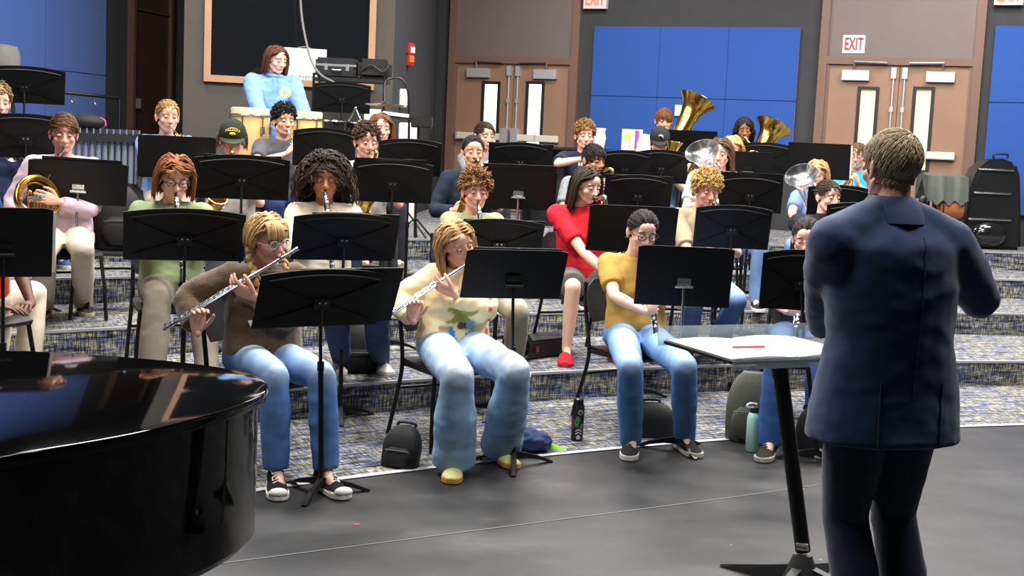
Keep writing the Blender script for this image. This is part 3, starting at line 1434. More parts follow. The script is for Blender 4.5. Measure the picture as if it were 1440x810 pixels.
def taper(pts, radii, t0, t1, n=7):
    """resample path and radius between fractions"""
    out, rr = [], []
    m_ = len(radii) - 1
    for i in range(n):
        t = t0 + (t1 - t0) * i / (n - 1)
        out.append(lerp_path(pts, t))
        k = min(int(t * m_), m_ - 1)
        f = t * m_ - k
        rr.append(radii[k] * (1 - f) + radii[k + 1] * f)
    return out, rr


FAB = {}


def fabric(c, kind='plain'):
    k = 'fabric_%s_%s' % (kind, c.strip('#'))
    if k in MAT:
        return MAT[k]
    if kind == 'denim':
        return mat(k, c, .85, bump=.35, bscale=420, var=.16, vscale=9, spec=.2, attr='paint')
    if kind == 'knit':
        return mat(k, c, .95, bump=.9, bscale=140, var=.25, vscale=60, spec=.15, sheen=.4)
    if kind == 'paint':
        return mat(k, c, .9, bump=.25, bscale=300, spec=.2, attr='paint')
    if kind == 'suit':
        return mat(k, c, .75, bump=.25, bscale=500, spec=.25, sheen=.25)
    if kind == 'pattern':
        return mat(k, c, .9, bump=.3, bscale=300, var=.35, vscale=45, spec=.2)
    return mat(k, c, .9, bump=.25, bscale=280, var=.06, vscale=12, spec=.2)


def shoe(name, parent, ank, fdir, c_up, c_sole, style='low', c_lace='#e8e8e4', s=1.0):
    """ank: ankle point; fdir: toe direction; sole lies s*.09 under the ankle"""
    ank = V(ank)
    f = V((fdir[0], fdir[1], 0)).normalized()
    t = V((f.y, -f.x, 0))
    base = V((ank.x, ank.y, ank.z - .09))
    mb = MB()
    rs = []
    prof = [(-.075, .030, .062), (-.055, .036, .085 if style != 'high' else .13), (-.01, .038, .090 if style != 'high' else .135), (.03, .040, .080 if style != 'high' else .088), (.08, .045, .060), (.13, .046, .045), (.165, .040, .036), (.188, .022, .028)]
    if style == 'clog':
        prof = [(-.075, .034, .040), (-.05, .042, .050), (-.01, .046, .065), (.03, .050, .082), (.08, .054, .076), (.13, .054, .058), (.165, .045, .044), (.185, .026, .034)]
    for u, hw, hh in prof:
        c = base + f * u * s
        ring_ = []
        for j in range(12):
            a = 2 * math.pi * j / 12
            zz = max(0, (math.sin(a) + .35) / 1.35)
            ring_.append(c + t * (hw * s * math.cos(a) * (1 - .35 * zz * zz)) + UP * (.016 * s + (hh - .016) * s * zz))
        rs.append(ring_)
    mb.rings(rs)
    up = mb.build(name, fabric(c_up), parent)
    mb = MB()
    outl = [(-.082, .0), (-.075, .030), (-.04, .038), (.02, .038), (.08, .047), (.13, .048), (.17, .041), (.193, .018)]
    poly = [(u * s, w_ * s) for u, w_ in outl] + [(u * s, -w_ * s) for u, w_ in outl[::-1][:-1]]
    mb.prism(poly, base, f, t, UP * .026 * s)
    mb.build('sole', mat('sole_' + c_sole.strip('#'), c_sole, .6), up, smooth=False, bevel=.004)
    if style in ('low', 'high'):
        mb = MB()
        m_ = 7 if style == 'high' else 5
        pts_ = []
        for i in range(m_):
            u = .018 + i * .017 if style == 'low' else -.008 + i * .017
            hh = .05
            for k in range(len(prof) - 1):
                if prof[k][0] <= u <= prof[k + 1][0]:
                    q = (u - prof[k][0]) / (prof[k + 1][0] - prof[k][0])
                    hh = prof[k][2] * (1 - q) + prof[k + 1][2] * q
            c = base + f * u * s + UP * (hh + .003) * s
            sg = 1 if i % 2 else -1
            pts_ += [c + t * .019 * s * sg - UP * .007 * s, c + UP * .002, c - t * .019 * s * sg - UP * .007 * s]
        mb.tube(pts_, .0034 * s, 5)
        mb.build('lace', mat('lace_' + c_lace.strip('#'), c_lace, .8), up)
    if style == 'high':
        mb = MB()
        mb.ell(base + f * .168 * s + UP * .03 * s, (.042 * s, .030 * s, .020 * s), (t, f, UP))
        mb.build('toe_cap', mat('lace_' + c_lace.strip('#'), c_lace, .8), up)
    return up


def glasses(parent, hm, c, clear=False, rr=.0235):
    mb = MB()
    mt = mat('glasses_' + c.strip('#'), c, .25, spec=.6)
    for s in (-1, 1):
        mb.ring((s * .0335, -.096, .001), (0, 1, .08), rr, .0023, 20, 6, .82)
        mb.tube([(s * (.0335 + rr), -.094, .004), (s * .074, -.07, .004), (s * .083, .01, .004), (s * .082, .03, -.012)], .0022, 6)
    mb.tube([(-.0125, -.098, .004), (0, -.101, .007), (.0125, -.098, .004)], .002, 6)
    mb.v = [tuple(hm @ V(q)) for q in mb.v]
    o = mb.build('glasses', mt, parent)
    for s in (-1, 1):
        mb = MB()
        mb.lathe((s * .0335, -.0965, .001), (0, 1, .08), [(0, rr * .90), (.001, rr * .90)], 18, True, True)
        mb.v = [tuple(hm @ V(q)) for q in mb.v]
        mb.build('lens', mat('lens_glass', '#ffffff', .03, alpha=.05, spec=.6), o)
    return o


def baseball_cap(parent, hm, c, c2, emblem):
    mb = MB()
    rs = []
    for i in range(8):
        th = R(90) * (1 - i / 8.0)
        ring_ = []
        for j in range(24):
            a = 2 * math.pi * j / 24
            ring_.append(V((SC.x + (SR.x + .014) * math.cos(a) * math.sin(th), SC.y + (SR.y + .014) * math.sin(a) * math.sin(th), SC.z + .018 + (SR.z + .004) * math.cos(th))))
        rs.append(ring_)
    low = [p - V((0, 0, .012 if p.y < 0 else .03)) for p in rs[0]]
    mb.rings([low] + rs, False, True)
    mb.v = [tuple(hm @ V(q)) for q in mb.v]
    o = mb.build('cap', fabric(c), parent)
    mb = MB()
    top, bot = [], []
    for i in range(4):
        u = i / 3
        row, row2 = [], []
        for j in range(13):
            a = R(198 + 144 * j / 12)
            x = SC.x + (SR.x + .012) * math.cos(a)
            y = SC.y + (SR.y + .012) * math.sin(a)
            k = 1 - abs(j - 6) / 6.2
            y2 = y - u * .062 * math.sqrt(max(k, 0)) * 1.0
            z = SC.z + .018 - .012 - u * .014 - (abs(j - 6) / 6) ** 2 * .012
            row.append(V((x, y2, z)))
            row2.append(V((x, y2, z - .005)))
        top.append(row)
        bot.append(row2)
    n = 13
    o_ = len(mb.v)
    for rw in top + bot:
        mb.v += [tuple(q) for q in rw]
    for i in range(3):
        for j in range(12):
            a = o_ + i * n + j
            mb.face((a, a + 1, a + n + 1, a + n))
            a += 4 * n
            mb.face((a, a + n, a + n + 1, a + 1))
    for j in range(12):
        a = o_ + 3 * n + j
        mb.face((a, a + 1, a + 1 + 4 * n, a + 4 * n))
    mb.v = [tuple(hm @ V(q)) for q in mb.v]
    mb.build('brim', fabric(c2), o)
    y0 = SC.y - SR.y - .016
    if emblem == 'mizzou':
        me = text_mesh('MIZZOU', .026, (0, 0, 0), (1, 0, 0), (0, 1, 0), .001)
        a = mverts(me)
        xs = a[:, 0].copy()
        a2 = np.empty_like(a)
        an = xs / .085
        zl = SC.z + .068 + a[:, 1] - xs * xs * 6
        # wrap on the crown
        t_ = np.clip((zl - SC.z - .018) / (SR.z + .006), 0, .98)
        rr = np.sqrt(1 - t_ ** 2)
        a2[:, 0] = (SR.x + .016) * np.sin(an) * rr
        a2[:, 1] = SC.y - (SR.y + .016) * np.cos(an) * rr - a[:, 2]
        a2[:, 2] = zl
        msetverts(me, a2)
        me.transform(hm)
        me.materials.append(mat('embroidery_gold', '#e8b818', .6))
        link('lettering', me, o)
        mb = MB()
        mb.ell((0, SC.y - SR.y - .010, SC.z + .040), (.022, .010, .011))
        mb.v = [tuple(hm @ V(q)) for q in mb.v]
        mb.build('emblem', mat('embroidery_gold', '#e8b818', .6), o)
    else:
        mb = MB()
        mb.tube([(-.02, y0 + .008, SC.z + .055), (-.006, y0 + .001, SC.z + .066), (.010, y0 + .002, SC.z + .058), (.018, y0 + .004, SC.z + .040)], [.004, .009, .008, .003], 8, rnd=True)
        mb.v = [tuple(hm @ V(q)) for q in mb.v]
        mb.build('emblem', mat('embroidery_white', '#dfe0dc', .6), o)
    return o


class Person:
    pass


def person(label, px, py, level, rad=None, depth=None, yaw=0, hyaw=0, pitch=8, roll=0, skin='fair', hair=None, brow='#4a3426',
           top=('tee', '#888888'), legs=('long', '#556070'), shoes=('low', '#222222', '#dddddd'), lean=.07, slide=0, hs=1.0, wide=1.08,
           wl=None, wr=None, el=None, er=None, hl=None, hr=None, knees=None, feet=None, glass=None, cap=None, paint=None, lpaint=None,
           stand=False, stance=None, seed=1, legfat=1.0, name='person', sleeve=None, eyes='down', seat=.45, shirt_rs=None, hem=None, face_away=False, wr_amp=1.0, extra_smooth=0, drop_sh=0):
    """px, py: centre of the face in the photograph; wl/wr wrist targets in the person's frame (fwd, left, up from the mouth) or world vectors"""
    P = Person()
    L0 = level * RISE + (.003 if level == 0 else 0)
    left, back, _ = frame(yaw)
    fwd = -back
    hfr = frame(yaw + hyaw, pitch, roll)
    H = (atr(px, py, rad) + hfr[1] * (.085 * hs)) if rad else (atd(px, py, depth) + (hfr[1] * (.085 * hs) if not face_away else V((0, 0, 0))))
    P.H, P.left, P.fwd, P.hfr = H, left, fwd, hfr
    hm = fmat(hfr, H, (hs, hs, hs))
    P.hm = hm
    P.mouth = hm @ V(MOUTH)
    P.mfwd = -hfr[1]
    hips = V((H.x, H.y, 0)) - fwd * lean + left * slide
    P.hips = hips
    P.L0 = L0
    if stand:
        hipz = L0 + .90
    else:
        hipz = L0 + seat + .085
    root = thing(name, V((hips.x, hips.y, L0)), label, 'person')
    P.root = root
    neck = H - hfr[2] * (.142 * hs) - UP * .012 + back * .030
    tl = (neck.z - hipz)
    k = max(.8, min(1.15, tl / .50))
    if stand:
        k = 1.0
    P.k = k
    sk = get_skin(skin, brow)

    def loc(f, l_, u):
        return hips + fwd * f + left * l_ + UP * (L0 + u)
    P.loc = loc
    pel = V((hips.x, hips.y, hipz))
    spine = [pel - UP * .05, pel + UP * .05, pel.lerp(neck, .35) + back * .012, pel.lerp(neck, .62) + back * .005, pel.lerp(neck, .84) + back * .012, neck + UP * 0.0]
    shw = .160 * wide * k
    sl = neck - UP * (.055 * k + drop_sh) + left * shw + back * .01
    sr = neck - UP * (.055 * k + drop_sh) - left * shw + back * .01
    P.sl, P.sr = sl, sr

    def target(wq, default):
        if wq is None:
            return default
        if isinstance(wq, Vector):
            return wq
        return P.mouth + fwd * wq[0] + left * wq[1] + UP * wq[2]
    WL = target(wl, loc(.36, .12, hipz - L0 + .02) if not stand else sl + UP * -.5)
    WR = target(wr, loc(.36, -.12, hipz - L0 + .02) if not stand else sr + UP * -.5)
    u1, u2 = .285 * k, .255 * k
    EL = ik(sl, WL, u1, u2, target(el, None) - sl if isinstance(el, Vector) else (left * .55 - UP * .8 + back * .15 if el is None else left * el[1] + fwd * el[0] + UP * el[2]))
    ER = ik(sr, WR, u1, u2, target(er, None) - sr if isinstance(er, Vector) else (-left * .55 - UP * .8 + back * .15 if er is None else left * er[1] + fwd * er[0] + UP * er[2]))
    P.WL, P.WR, P.EL, P.ER = WL, WR, EL, ER
    # legs
    if stand:
        st_ = stance or ((0, .10), (0, -.10))
        HL, HR = pel + left * .09, pel - left * .09
        AL, AR = loc(st_[0][0], st_[0][1], .09), loc(st_[1][0], st_[1][1], .09)
        KL, KR = ik(HL, AL, .43, .42, fwd), ik(HR, AR, .43, .42, fwd)
    else:
        kn = knees or ((.42, .13), (.42, -.13))
        ft = feet or ((.40, .14), (.40, -.14))
        HL, HR = pel + left * .085 - UP * .005, pel - left * .085 - UP * .005
        KL, KR = loc(kn[0][0], kn[0][1], kn[0][2] if len(kn[0]) > 2 else seat + .075), loc(kn[1][0], kn[1][1], kn[1][2] if len(kn[1]) > 2 else seat + .075)
        AL = loc(ft[0][0], ft[0][1], .09 + (ft[0][2] if len(ft[0]) > 2 else 0))
        AR = loc(ft[1][0], ft[1][1], .09 + (ft[1][2] if len(ft[1]) > 2 else 0))
    P.KL, P.KR, P.AL, P.AR = KL, KR, AL, AR

    # ---- the body, one skin
    def torso(mb, grow, t0=0, t1=1, n=20, rs_=((.150, .105), (.160, .112), (.142, .104), (.158, .112), (.168, .10), (.060, .056)), wd=1.0):
        pts, ra, rb = [], [], []
        for i in range(len(spine)):
            pts.append(spine[i])
            ra.append((rs_[i][0] * wide * wd + grow))
            rb.append((rs_[i][1] * wd + grow))
        mb.tube(pts, ra, n, ell=rb, hint=fwd if False else back)
    mb = MB()

    def torso2(mb, grow, rs_, sp=None, n=22):
        sp = sp or spine
        rr = []
        for p, (a, b) in zip(sp, rs_):
            a2, b2 = a * wide + grow, b + grow
            rr.append([p + left * (a2 * math.copysign(abs(math.cos(t)) ** .85, math.cos(t))) + fwd * (b2 * math.copysign(abs(math.sin(t)) ** .85, math.sin(t))) for t in [2 * math.pi * j / n for j in range(n)]])
        mb.rings(rr)
    base_rs = [(.140, .100), (.158, .112), (.142, .104), (.158, .112), (.160, .098), (.060, .058)]
    torso2(mb, 0, base_rs)
    for S, E, W, sg in ((sl, EL, WL, 1), (sr, ER, WR, -1)):
        mb.tube([neck - UP * .03 + left * sg * .03, S], [.050, .052], 10, rnd=True)
        mb.tube([S, S.lerp(E, .5), E], [.050 * wide, .044 * wide, .037], 12, rnd=True)
        fd = (W - E)
        mb.tube([E, E.lerp(W, .3), E.lerp(W, .75), W + fd.normalized() * .012], [.037, .040, .029, .023], 12, rnd=True)
    leg_r = [.075 * legfat, .070 * legfat, .056 * legfat, .054 * legfat, .036]
    for Hh, Kk, Aa in ((HL, KL, AL), (HR, KR, AR)):
        mb.tube([Hh, Hh.lerp(Kk, .5), Kk], leg_r[:3], 12, rnd=True)
        mb.tube([Kk, Kk.lerp(Aa, .35) + back * .01, Aa], [.054 * legfat, .054 * legfat, .034], 12, rnd=True)
        mb.tube([Aa, Aa - UP * .045 + fwd * .09], [.032, .026], 10, rnd=True)
    body = remesh(mb, .013, 4)
    zero = np.zeros((len(body.vertices), 4))
    colattr(body, 'feat', zero)
    # head and hands join the same mesh
    bm = bmesh.new()
    bm.from_mesh(body)
    hd = HEAD.copy()
    hd.transform(hm)
    bm.from_mesh(hd)
    bpy.data.meshes.remove(hd)
    hb = MB()

    def hand_axes(hq, W, E, sg):
        if hq is None:
            return (W - E).normalized(), -UP, .5
        d_, n_ = hq[0], hq[1]

        def cv(q):
            return q if isinstance(q, Vector) else fwd * q[0] + left * q[1] + UP * q[2]
        return cv(d_), cv(n_), (hq[2] if len(hq) > 2 else .7)
    d_, n_, c_ = hand_axes(hl, WL, EL, 1)
    hand(hb, WL, d_, n_, False, c_)
    P.handL = (WL, V(d_).normalized(), V(n_).normalized())
    d_, n_, c_ = hand_axes(hr, WR, ER, -1)
    hand(hb, WR, d_, n_, True, c_)
    P.handR = (WR, V(d_).normalized(), V(n_).normalized())
    nskin = len(hb.f)
    drop = {'down': .0045, 'front': .0, 'closed': .02}[eyes]
    eb = MB()
    for s in (-1, 1):
        c = V((s * .0315, -.0735, .0015))
        eb.cur = 1
        eb.ell(c, (.0125, .0115, .0115), nu=12, nv=8)
        eb.cur = 2
        eb.ell(c + V((s * -.001, -.0085, -.002 - drop * .5)), (.0055, .0042, .0055), nu=10, nv=6)
        # lids: an upper shell of skin and a lash line
        lowz = .0035 - drop
        ring_ = []
        for i in range(6):
            th = R(90) * i / 5.5
            zz = lowz + (.0135 - lowz) * math.sin(th)
            q = math.sqrt(max(0, 1 - (zz / .0138) ** 2)) * .0138
            ring_.append([c + V((q * 1.05 * math.cos(a), q * math.sin(a), zz)) for a in [2 * math.pi * j / 12 for j in range(12)]])
        eb.cur = 0
        eb.rings(ring_, False, True)
        eb.cur = 3
        eb.tube([c + V((.0145 * math.cos(R(a)), .0145 * math.sin(R(a)), lowz - .0005 + .0012 * math.sin(R(a - 180)))) for a in range(190, 355, 25)], .0016, 5)
    eb.v = [tuple(hm @ V(z)) for z in eb.v]
    o_ = len(hb.v)
    hb.v += eb.v
    for q, i_ in zip(eb.f, eb.mi):
        hb.f.append(tuple(j + o_ for j in q))
        hb.mi.append(i_)
    hmesh = hb.mesh('h')
    hmesh.polygons.foreach_set('material_index', hb.mi)
    colattr(hmesh, 'feat', np.zeros((len(hmesh.vertices), 4)))
    for q in (hmesh,):
        for m_ in (sk, M_eye, M_iris, M_lash):
            q.materials.append(m_)
    bm.from_mesh(hmesh)
    bpy.data.meshes.remove(hmesh)
    bm.to_mesh(body)
    bm.free()
    msmooth(body)
    mi_ = np.empty(len(body.polygons), dtype=np.int32)
    body.polygons.foreach_get('material_index', mi_)
    body.materials.clear()
    for m_ in (sk, M_eye, M_iris, M_lash):
        body.materials.append(m_)
    body.polygons.foreach_set('material_index', mi_)
    bo = link('body', body, root)
    # hair
    if hair:
        hme = make_hair(hair, seed)
        hme.transform(hm)
        hme.materials.append(hair_mat(hair['col']))
        link('hair', hme, root)['kind'] = 'stuff'
    # ---- clothes
    tk, tc_ = top[0], top[1]
    mb = MB()
    sh_rs = [(.158, .118), (.166, .124), (.156, .116), (.162, .116), (.152, .098), (.066, .062)]
    grow = {'tee': .012, 'knit': .024, 'hoodie': .026, 'polo': .012, 'long': .013, 'jacket': .018}[tk]
    sp = list(spine)
    sp[0] = pel - UP * (.02 if not stand else .06) + (back * .01)
    if hem is not None:
        sp[0] = pel - UP * hem
    if shirt_rs:
        sh_rs = shirt_rs
    torso2(mb, grow, sh_rs, sp)
    sl_frac = sleeve if sleeve else {'tee': .37, 'polo': .37, 'knit': .93, 'hoodie': .95, 'long': .95, 'jacket': .97}[tk]
    for S, E, W, sg in ((sl, EL, WL, 1), (sr, ER, WR, -1)):
        mb.tube([neck - UP * .035 + left * sg * .03, S], [.052 + grow * .5, .056 + grow], 12, rnd=True)
        if tk == 'jacket':
            mb.tube([neck + UP * .005 + left * sg * .03, neck.lerp(S, .45) + UP * .012, neck.lerp(S, .8) + UP * .008, S], [.066, .074, .078, .074], 14, rnd=True)
        path = [S, S.lerp(E, .5), E, E.lerp(W, .5), W]
        g2 = grow + (.006 if tk in ('tee', 'polo') else .004)
        rad_ = [.052 * wide + g2, .048 * wide + g2, .041 + g2, .038 + g2, .028 + g2]
        pp, rr = taper(path, rad_, 0, sl_frac, 9)
        if tk in ('tee', 'polo'):
            rr = [max(q, .057) for q in rr]
        mb.ell(S, (rr[0] * 1.02,) * 3)
        mb.tube(pp, rr, 14)
    shirt = remesh(mb, .0115, 3 + extra_smooth)
    wrinkle(shirt, {'tee': .007, 'polo': .006, 'knit': .008, 'hoodie': .012, 'long': .008, 'jacket': .007}[tk] * wr_amp, 7, seed)
    msmooth(shirt)
    shirt.materials.clear()
    kind = {'knit': 'knit', 'jacket': 'suit'}.get(tk, 'plain')
    if len(top) > 2:
        kind = top[2]
    if paint:
        co = mverts(shirt)
        c0 = np.array(lin(tc_))
        arr = np.tile(c0, (len(co), 1))
        rel = co - np.array(neck)
        f_ = rel @ np.array(fwd)
        l_ = rel @ np.array(left)
        u_ = rel @ np.array(UP)
        paint(arr, f_, l_, u_)
        colattr(shirt, 'paint', arr)
        shirt.materials.append(fabric(tc_ + '_' + str(seed), 'paint') if False else mat('printed_%d' % seed, tc_, .9, bump=.25, bscale=300, spec=.2, attr='paint'))
    else:
        shirt.materials.append(fabric(tc_, kind))
    nm = {'tee': 't_shirt', 'polo': 'polo_shirt', 'knit': 'sweater', 'hoodie': 'hoodie', 'long': 'shirt', 'jacket': 'jacket'}[tk]
    so = link(nm, shirt, root)
    P.shirt = so
    # collar
    nd = (H - neck).normalized()
    mb = MB()
    if tk in ('tee', 'knit', 'long'):
        mb.ring(neck + nd * .008, nd, .066, .0065, 24, 6, .95, back)
        mb.build('collar', fabric(tc_, 'plain'), so)
    elif tk in ('polo', 'jacket'):
        a, b_, d_ = left, fwd, nd
        rs = []
        for r_, u in (((.070, -.01), (.062, .035), (.070, .036), (.092, -.012)) if tk == 'polo' else ((.074, .0), (.064, .040), (.061, .058), (.064, .064), (.071, .062), (.082, .050), (.092, .032), (.102, .008), (.106, -.02))):
            rs.append([neck + d_ * u + a * (r_ * math.cos(t)) + b_ * (r_ * .95 * math.sin(t)) for t in [2 * math.pi * j / 24 for j in range(24)]])
        mb.rings(rs, False, False)
        mb.build('collar', fabric(tc_, kind), so)
    elif tk == 'hoodie':
        mb.ring(neck + nd * .012 + back * .015, (nd + back * .35).normalized(), .080, .024, 24, 8, 1.05, back)
        mb.ell(neck + back * .085 - UP * .05, (.085, .04, .07), (left, back, UP))
        hood = mb.build('hood', so.data.materials[0] if not paint else fabric(tc_), so)
        for s in (-1, 1):
            mb = MB()
            p = neck + fwd * .088 + left * s * .022
            mb.tube([p, p + fwd * .045 - UP * .06, p + fwd * .05 - UP * .13], .003, 5)
            mb.build('drawstring', fabric(tc_), so)
    # trousers
    lk, lc = legs[0], legs[1]
    if lk != 'none':
        mb = MB()
        g = {'long': .016, 'wide': .030, 'shorts': .026, 'slim': .012}[lk]
        if not stand:
            mb.tube([pel + left * .10, pel - left * .10], [.118, .118], 16, rnd=True, ell=[.105, .105])
            mb.tube([pel + UP * .02, pel + UP * .10], [.158 * wide, .146 * wide], 18, ell=[.115, .105], hint=back)
        else:
            rr = []
            for p, (a, b2) in zip([pel - UP * .10, pel - UP * .03, pel + UP * .06, pel + UP * .12], [(.145, .105), (.165, .125), (.158, .115), (.15, .108)]):
                rr.append([p + left * (a * wide * math.cos(t)) + fwd * (b2 * math.sin(t)) for t in [2 * math.pi * j / 20 for j in range(20)]])
            mb.rings(rr)
        for Hh, Kk, Aa in ((HL, KL, AL), (HR, KR, AR)):
            r_k = leg_r[2] + g * .9
            mb.ell(Hh, (leg_r[0] + g + .010,) * 3)
            if lk == 'shorts':
                e = Hh.lerp(Kk, .88)
                mb.tube([Hh, Hh.lerp(Kk, .5), e], [leg_r[0] + g + .01, leg_r[1] + g + .012, leg_r[2] + g + .018], 16)
            else:
                mb.tube([Hh, Hh.lerp(Kk, .5), Kk], [leg_r[0] + g + .008, leg_r[1] + g + .004, r_k], 16, rnd=True)
                end = Kk.lerp(Aa, 1.06 if not shoes or shoes[0] != 'high' else .97)
                flare = {'long': (.062, .052), 'wide': (.096, .104), 'slim': (.054, .044)}[lk]
                mb.tube([Kk, Kk.lerp(Aa, .12), Kk.lerp(Aa, .5), end - UP * .01], [r_k, r_k, flare[0] * legfat + .012, flare[1] + .010], 16)
        pm = remesh(mb, .0125, 3)
        wrinkle(pm, (.0045 if lk != 'wide' else .007) * wr_amp, 6, seed + 5)
        msmooth(pm)
        pm.materials.clear()
        dn = legs[2] if len(legs) > 2 else 'plain'
        if dn == 'denim':
            co = mverts(pm)
            c0 = np.array(lin(lc))
            fade = np.array(lin(legs[3] if len(legs) > 3 else lc))
            best = np.full(len(co), 9.0)
            for Hh, Kk in ((HL, KL), (HR, KR)):
                a_, b_ = np.array(Hh.lerp(Kk, .25) + UP * .07), np.array(Kk + UP * .045 + fwd * .03)
                ab = b_ - a_
                t = np.clip((co - a_) @ ab / (ab @ ab), 0, 1)
                best = np.minimum(best, np.linalg.norm(co - a_ - t[:, None] * ab, axis=1))
            q = np.exp(-(best / .075) ** 2)[:, None]
            arr = c0 * (1 - q) + fade * q
            arr[:, 3] = 1
            colattr(pm, 'paint', arr)
        pm.materials.append(fabric(lc, dn))
        link({'shorts': 'shorts'}.get(lk, 'trousers'), pm, root)
    if shoes:
        for Aa, sg in ((AL, 1), (AR, -1)):
            fd = fwd * 1.0 + left * sg * .18
            if feet and not stand and len(feet) > 2:
                fd = fwd * feet[2][0] + left * feet[2][1]
            shoe('shoe', root, Aa, fd, shoes[1], shoes[2], shoes[0], shoes[3] if len(shoes) > 3 else '#dcdcd8', 1.1)
    if glass:
        glasses(root, hm, glass)
    if cap:
        baseball_cap(root, hm, *cap)
    return P
# ------------------------------------------------------------------ instruments
M_gold = mat('lacquer_brass', '#e6bd5e', .2, 1.0)
M_silver = mat('silver_plate', '#eceef0', .2, 1.0)
M_bk = mat('ebony_black', '#141414', .3)
M_keys = mat('nickel_keys', '#cfd2d6', .18, 1.0)


def bell(mb, pts, radii, n=24, inner=.16, thick=.002):
    """flared tube along pts; radii end at the rim; the mouth is hollow"""
    pts = [V(p) for p in pts]
    mb.tube(pts, radii, n, True, False)
    k = len(pts)
    j = max(1, int(k * (1 - .5)))
    ins = [(pts[i], max(radii[i] - thick, .002)) for i in range(k - 1, j - 1, -1)]
    mb.tube([q[0] for q in ins], [q[1] for q in ins], n, False, True)
    d = (pts[-1] - pts[-2]).normalized()
    mb.ring(pts[-1], d, radii[-1] - .001, .003, n, 6)


def flare(r0, r1, n, p=3.2):
    return [r0 + (r1 - r0) * (i / (n - 1)) ** p for i in range(n)]


def line(a, b, n):
    a, b = V(a), V(b)
    return [a.lerp(b, i / (n - 1)) for i in range(n)]


def spl(pts, n=6):
    """Catmull-Rom through pts"""
    pts = [V(p) for p in pts]
    out = []
    for i in range(len(pts) - 1):
        p0, p1, p2, p3 = pts[max(i - 1, 0)], pts[i], pts[i + 1], pts[min(i + 2, len(pts) - 1)]
        for k in range(n):
            t = k / n
            out.append(.5 * ((2 * p1) + (p2 - p0) * t + (2 * p0 - 5 * p1 + 4 * p2 - p3) * t * t + (3 * p1 - p0 - 3 * p2 + p3) * t ** 3))
    out.append(pts[-1])
    return out


def keywork(mb, a, b, up, r_, m_, n, rk=.008):
    """rows of pads and rods beside a tube from a to b"""
    a, b, up = V(a), V(b), V(up)
    d = (b - a).normalized()
    up = (up - d * up.dot(d)).normalized()
    sd = d.cross(up)
    for i in range(n):
        p = a.lerp(b, (i + .5) / n) + up * (r_ + .002) + sd * (.004 if i % 3 else -.006)
        mb.disc(p, up, rk * (.8 + .4 * ((i * 7) % 3) / 2), .004, 10)
    mb.tube([a.lerp(b, .03) + sd * (r_ + .005) + up * r_ * .6, a.lerp(b, .97) + sd * (r_ + .005) + up * r_ * .6], .0022, 5)
    mb.tube([a.lerp(b, .1) - sd * (r_ + .004) + up * r_ * .5, a.lerp(b, .8) - sd * (r_ + .004) + up * r_ * .5], .0020, 5)
    for i in range(n // 2):
        p = a.lerp(b, (i + .5) / (n // 2))
        mb.tube([p + sd * (r_ + .005) + up * r_ * .6, p + up * (r_ + .005)], .002, 4)


def flute(mouth, foot, up, label):
    mouth, foot = V(mouth), V(foot)
    d = (foot - mouth).normalized()
    head = mouth - d * .09
    root = thing('flute', foot, label, 'flute')
    mb = MB()
    cut = mouth + d * .17
    mb.tube([head, cut], .0098, 14)
    mb.tube([head - d * .012, head + d * .004], .0108, 14)
    mb.build('head_joint', M_silver, root)
    mb = MB()
    mb.tube([cut - d * .02, foot], .0104, 14)
    mb.tube([cut - d * .03, cut + d * .01], .0116, 14)
    mb.build('body_tube', M_silver, root)
    mb = MB()
    mb.ell(mouth + V(up) * .009, (.014, .010, .006), (d, d.cross(V(up)).normalized(), V(up)))
    mb.build('lip_plate', M_silver, root)
    mb = MB()
    keywork(mb, cut + d * .03, foot - d * .01, V(up), .0104, M_silver, 17, .0085)
    o = mb.build('keys', M_keys, root)
    o['kind'] = 'stuff'
    return root


def clarinet(mouth, axis, label, length=.60, bent=None):
    m0, d = V(mouth), V(axis).normalized()
    end = m0 + d * length
    root = thing('clarinet', end, label, 'clarinet')
    up = (V((0, -1, .3)) - d * V((0, -1, .3)).dot(d)).normalized()
    mb = MB()
    mb.tube([m0 - d * .015, m0 + d * .02, m0 + d * .07], [.006, .010, .013], 12)
    mb.build('mouthpiece', M_bk, root)
    mb = MB()
    mb.tube([m0 + d * .025, m0 + d * .05], [.0125, .0145], 12)
    mb.build('ligature', M_silver, root)
    mb = MB()
    mb.tube([m0 + d * .07, m0 + d * .13, m0 + d * .131, end - d * .10], [.0155, .0155, .0135, .0145], 14)
    mb.build('body_tube', M_bk, root)
    mb = MB()
    bell(mb, line(end - d * .10, end, 8), flare(.0155, .031, 8, 2.2), 18)
    mb.build('bell', M_bk, root)
    for u in (.07, .131, length * .5, length - .10):
        mb = MB()
        mb.tube([m0 + d * (u - .006), m0 + d * (u + .006)], .0168, 14)
        mb.build('tenon_ring', M_silver, root)
    mb = MB()
    keywork(mb, m0 + d * .15, end - d * .11, up, .0145, M_keys, 13, .008)
    o = mb.build('keys', M_keys, root)
    o['kind'] = 'stuff'
    return root


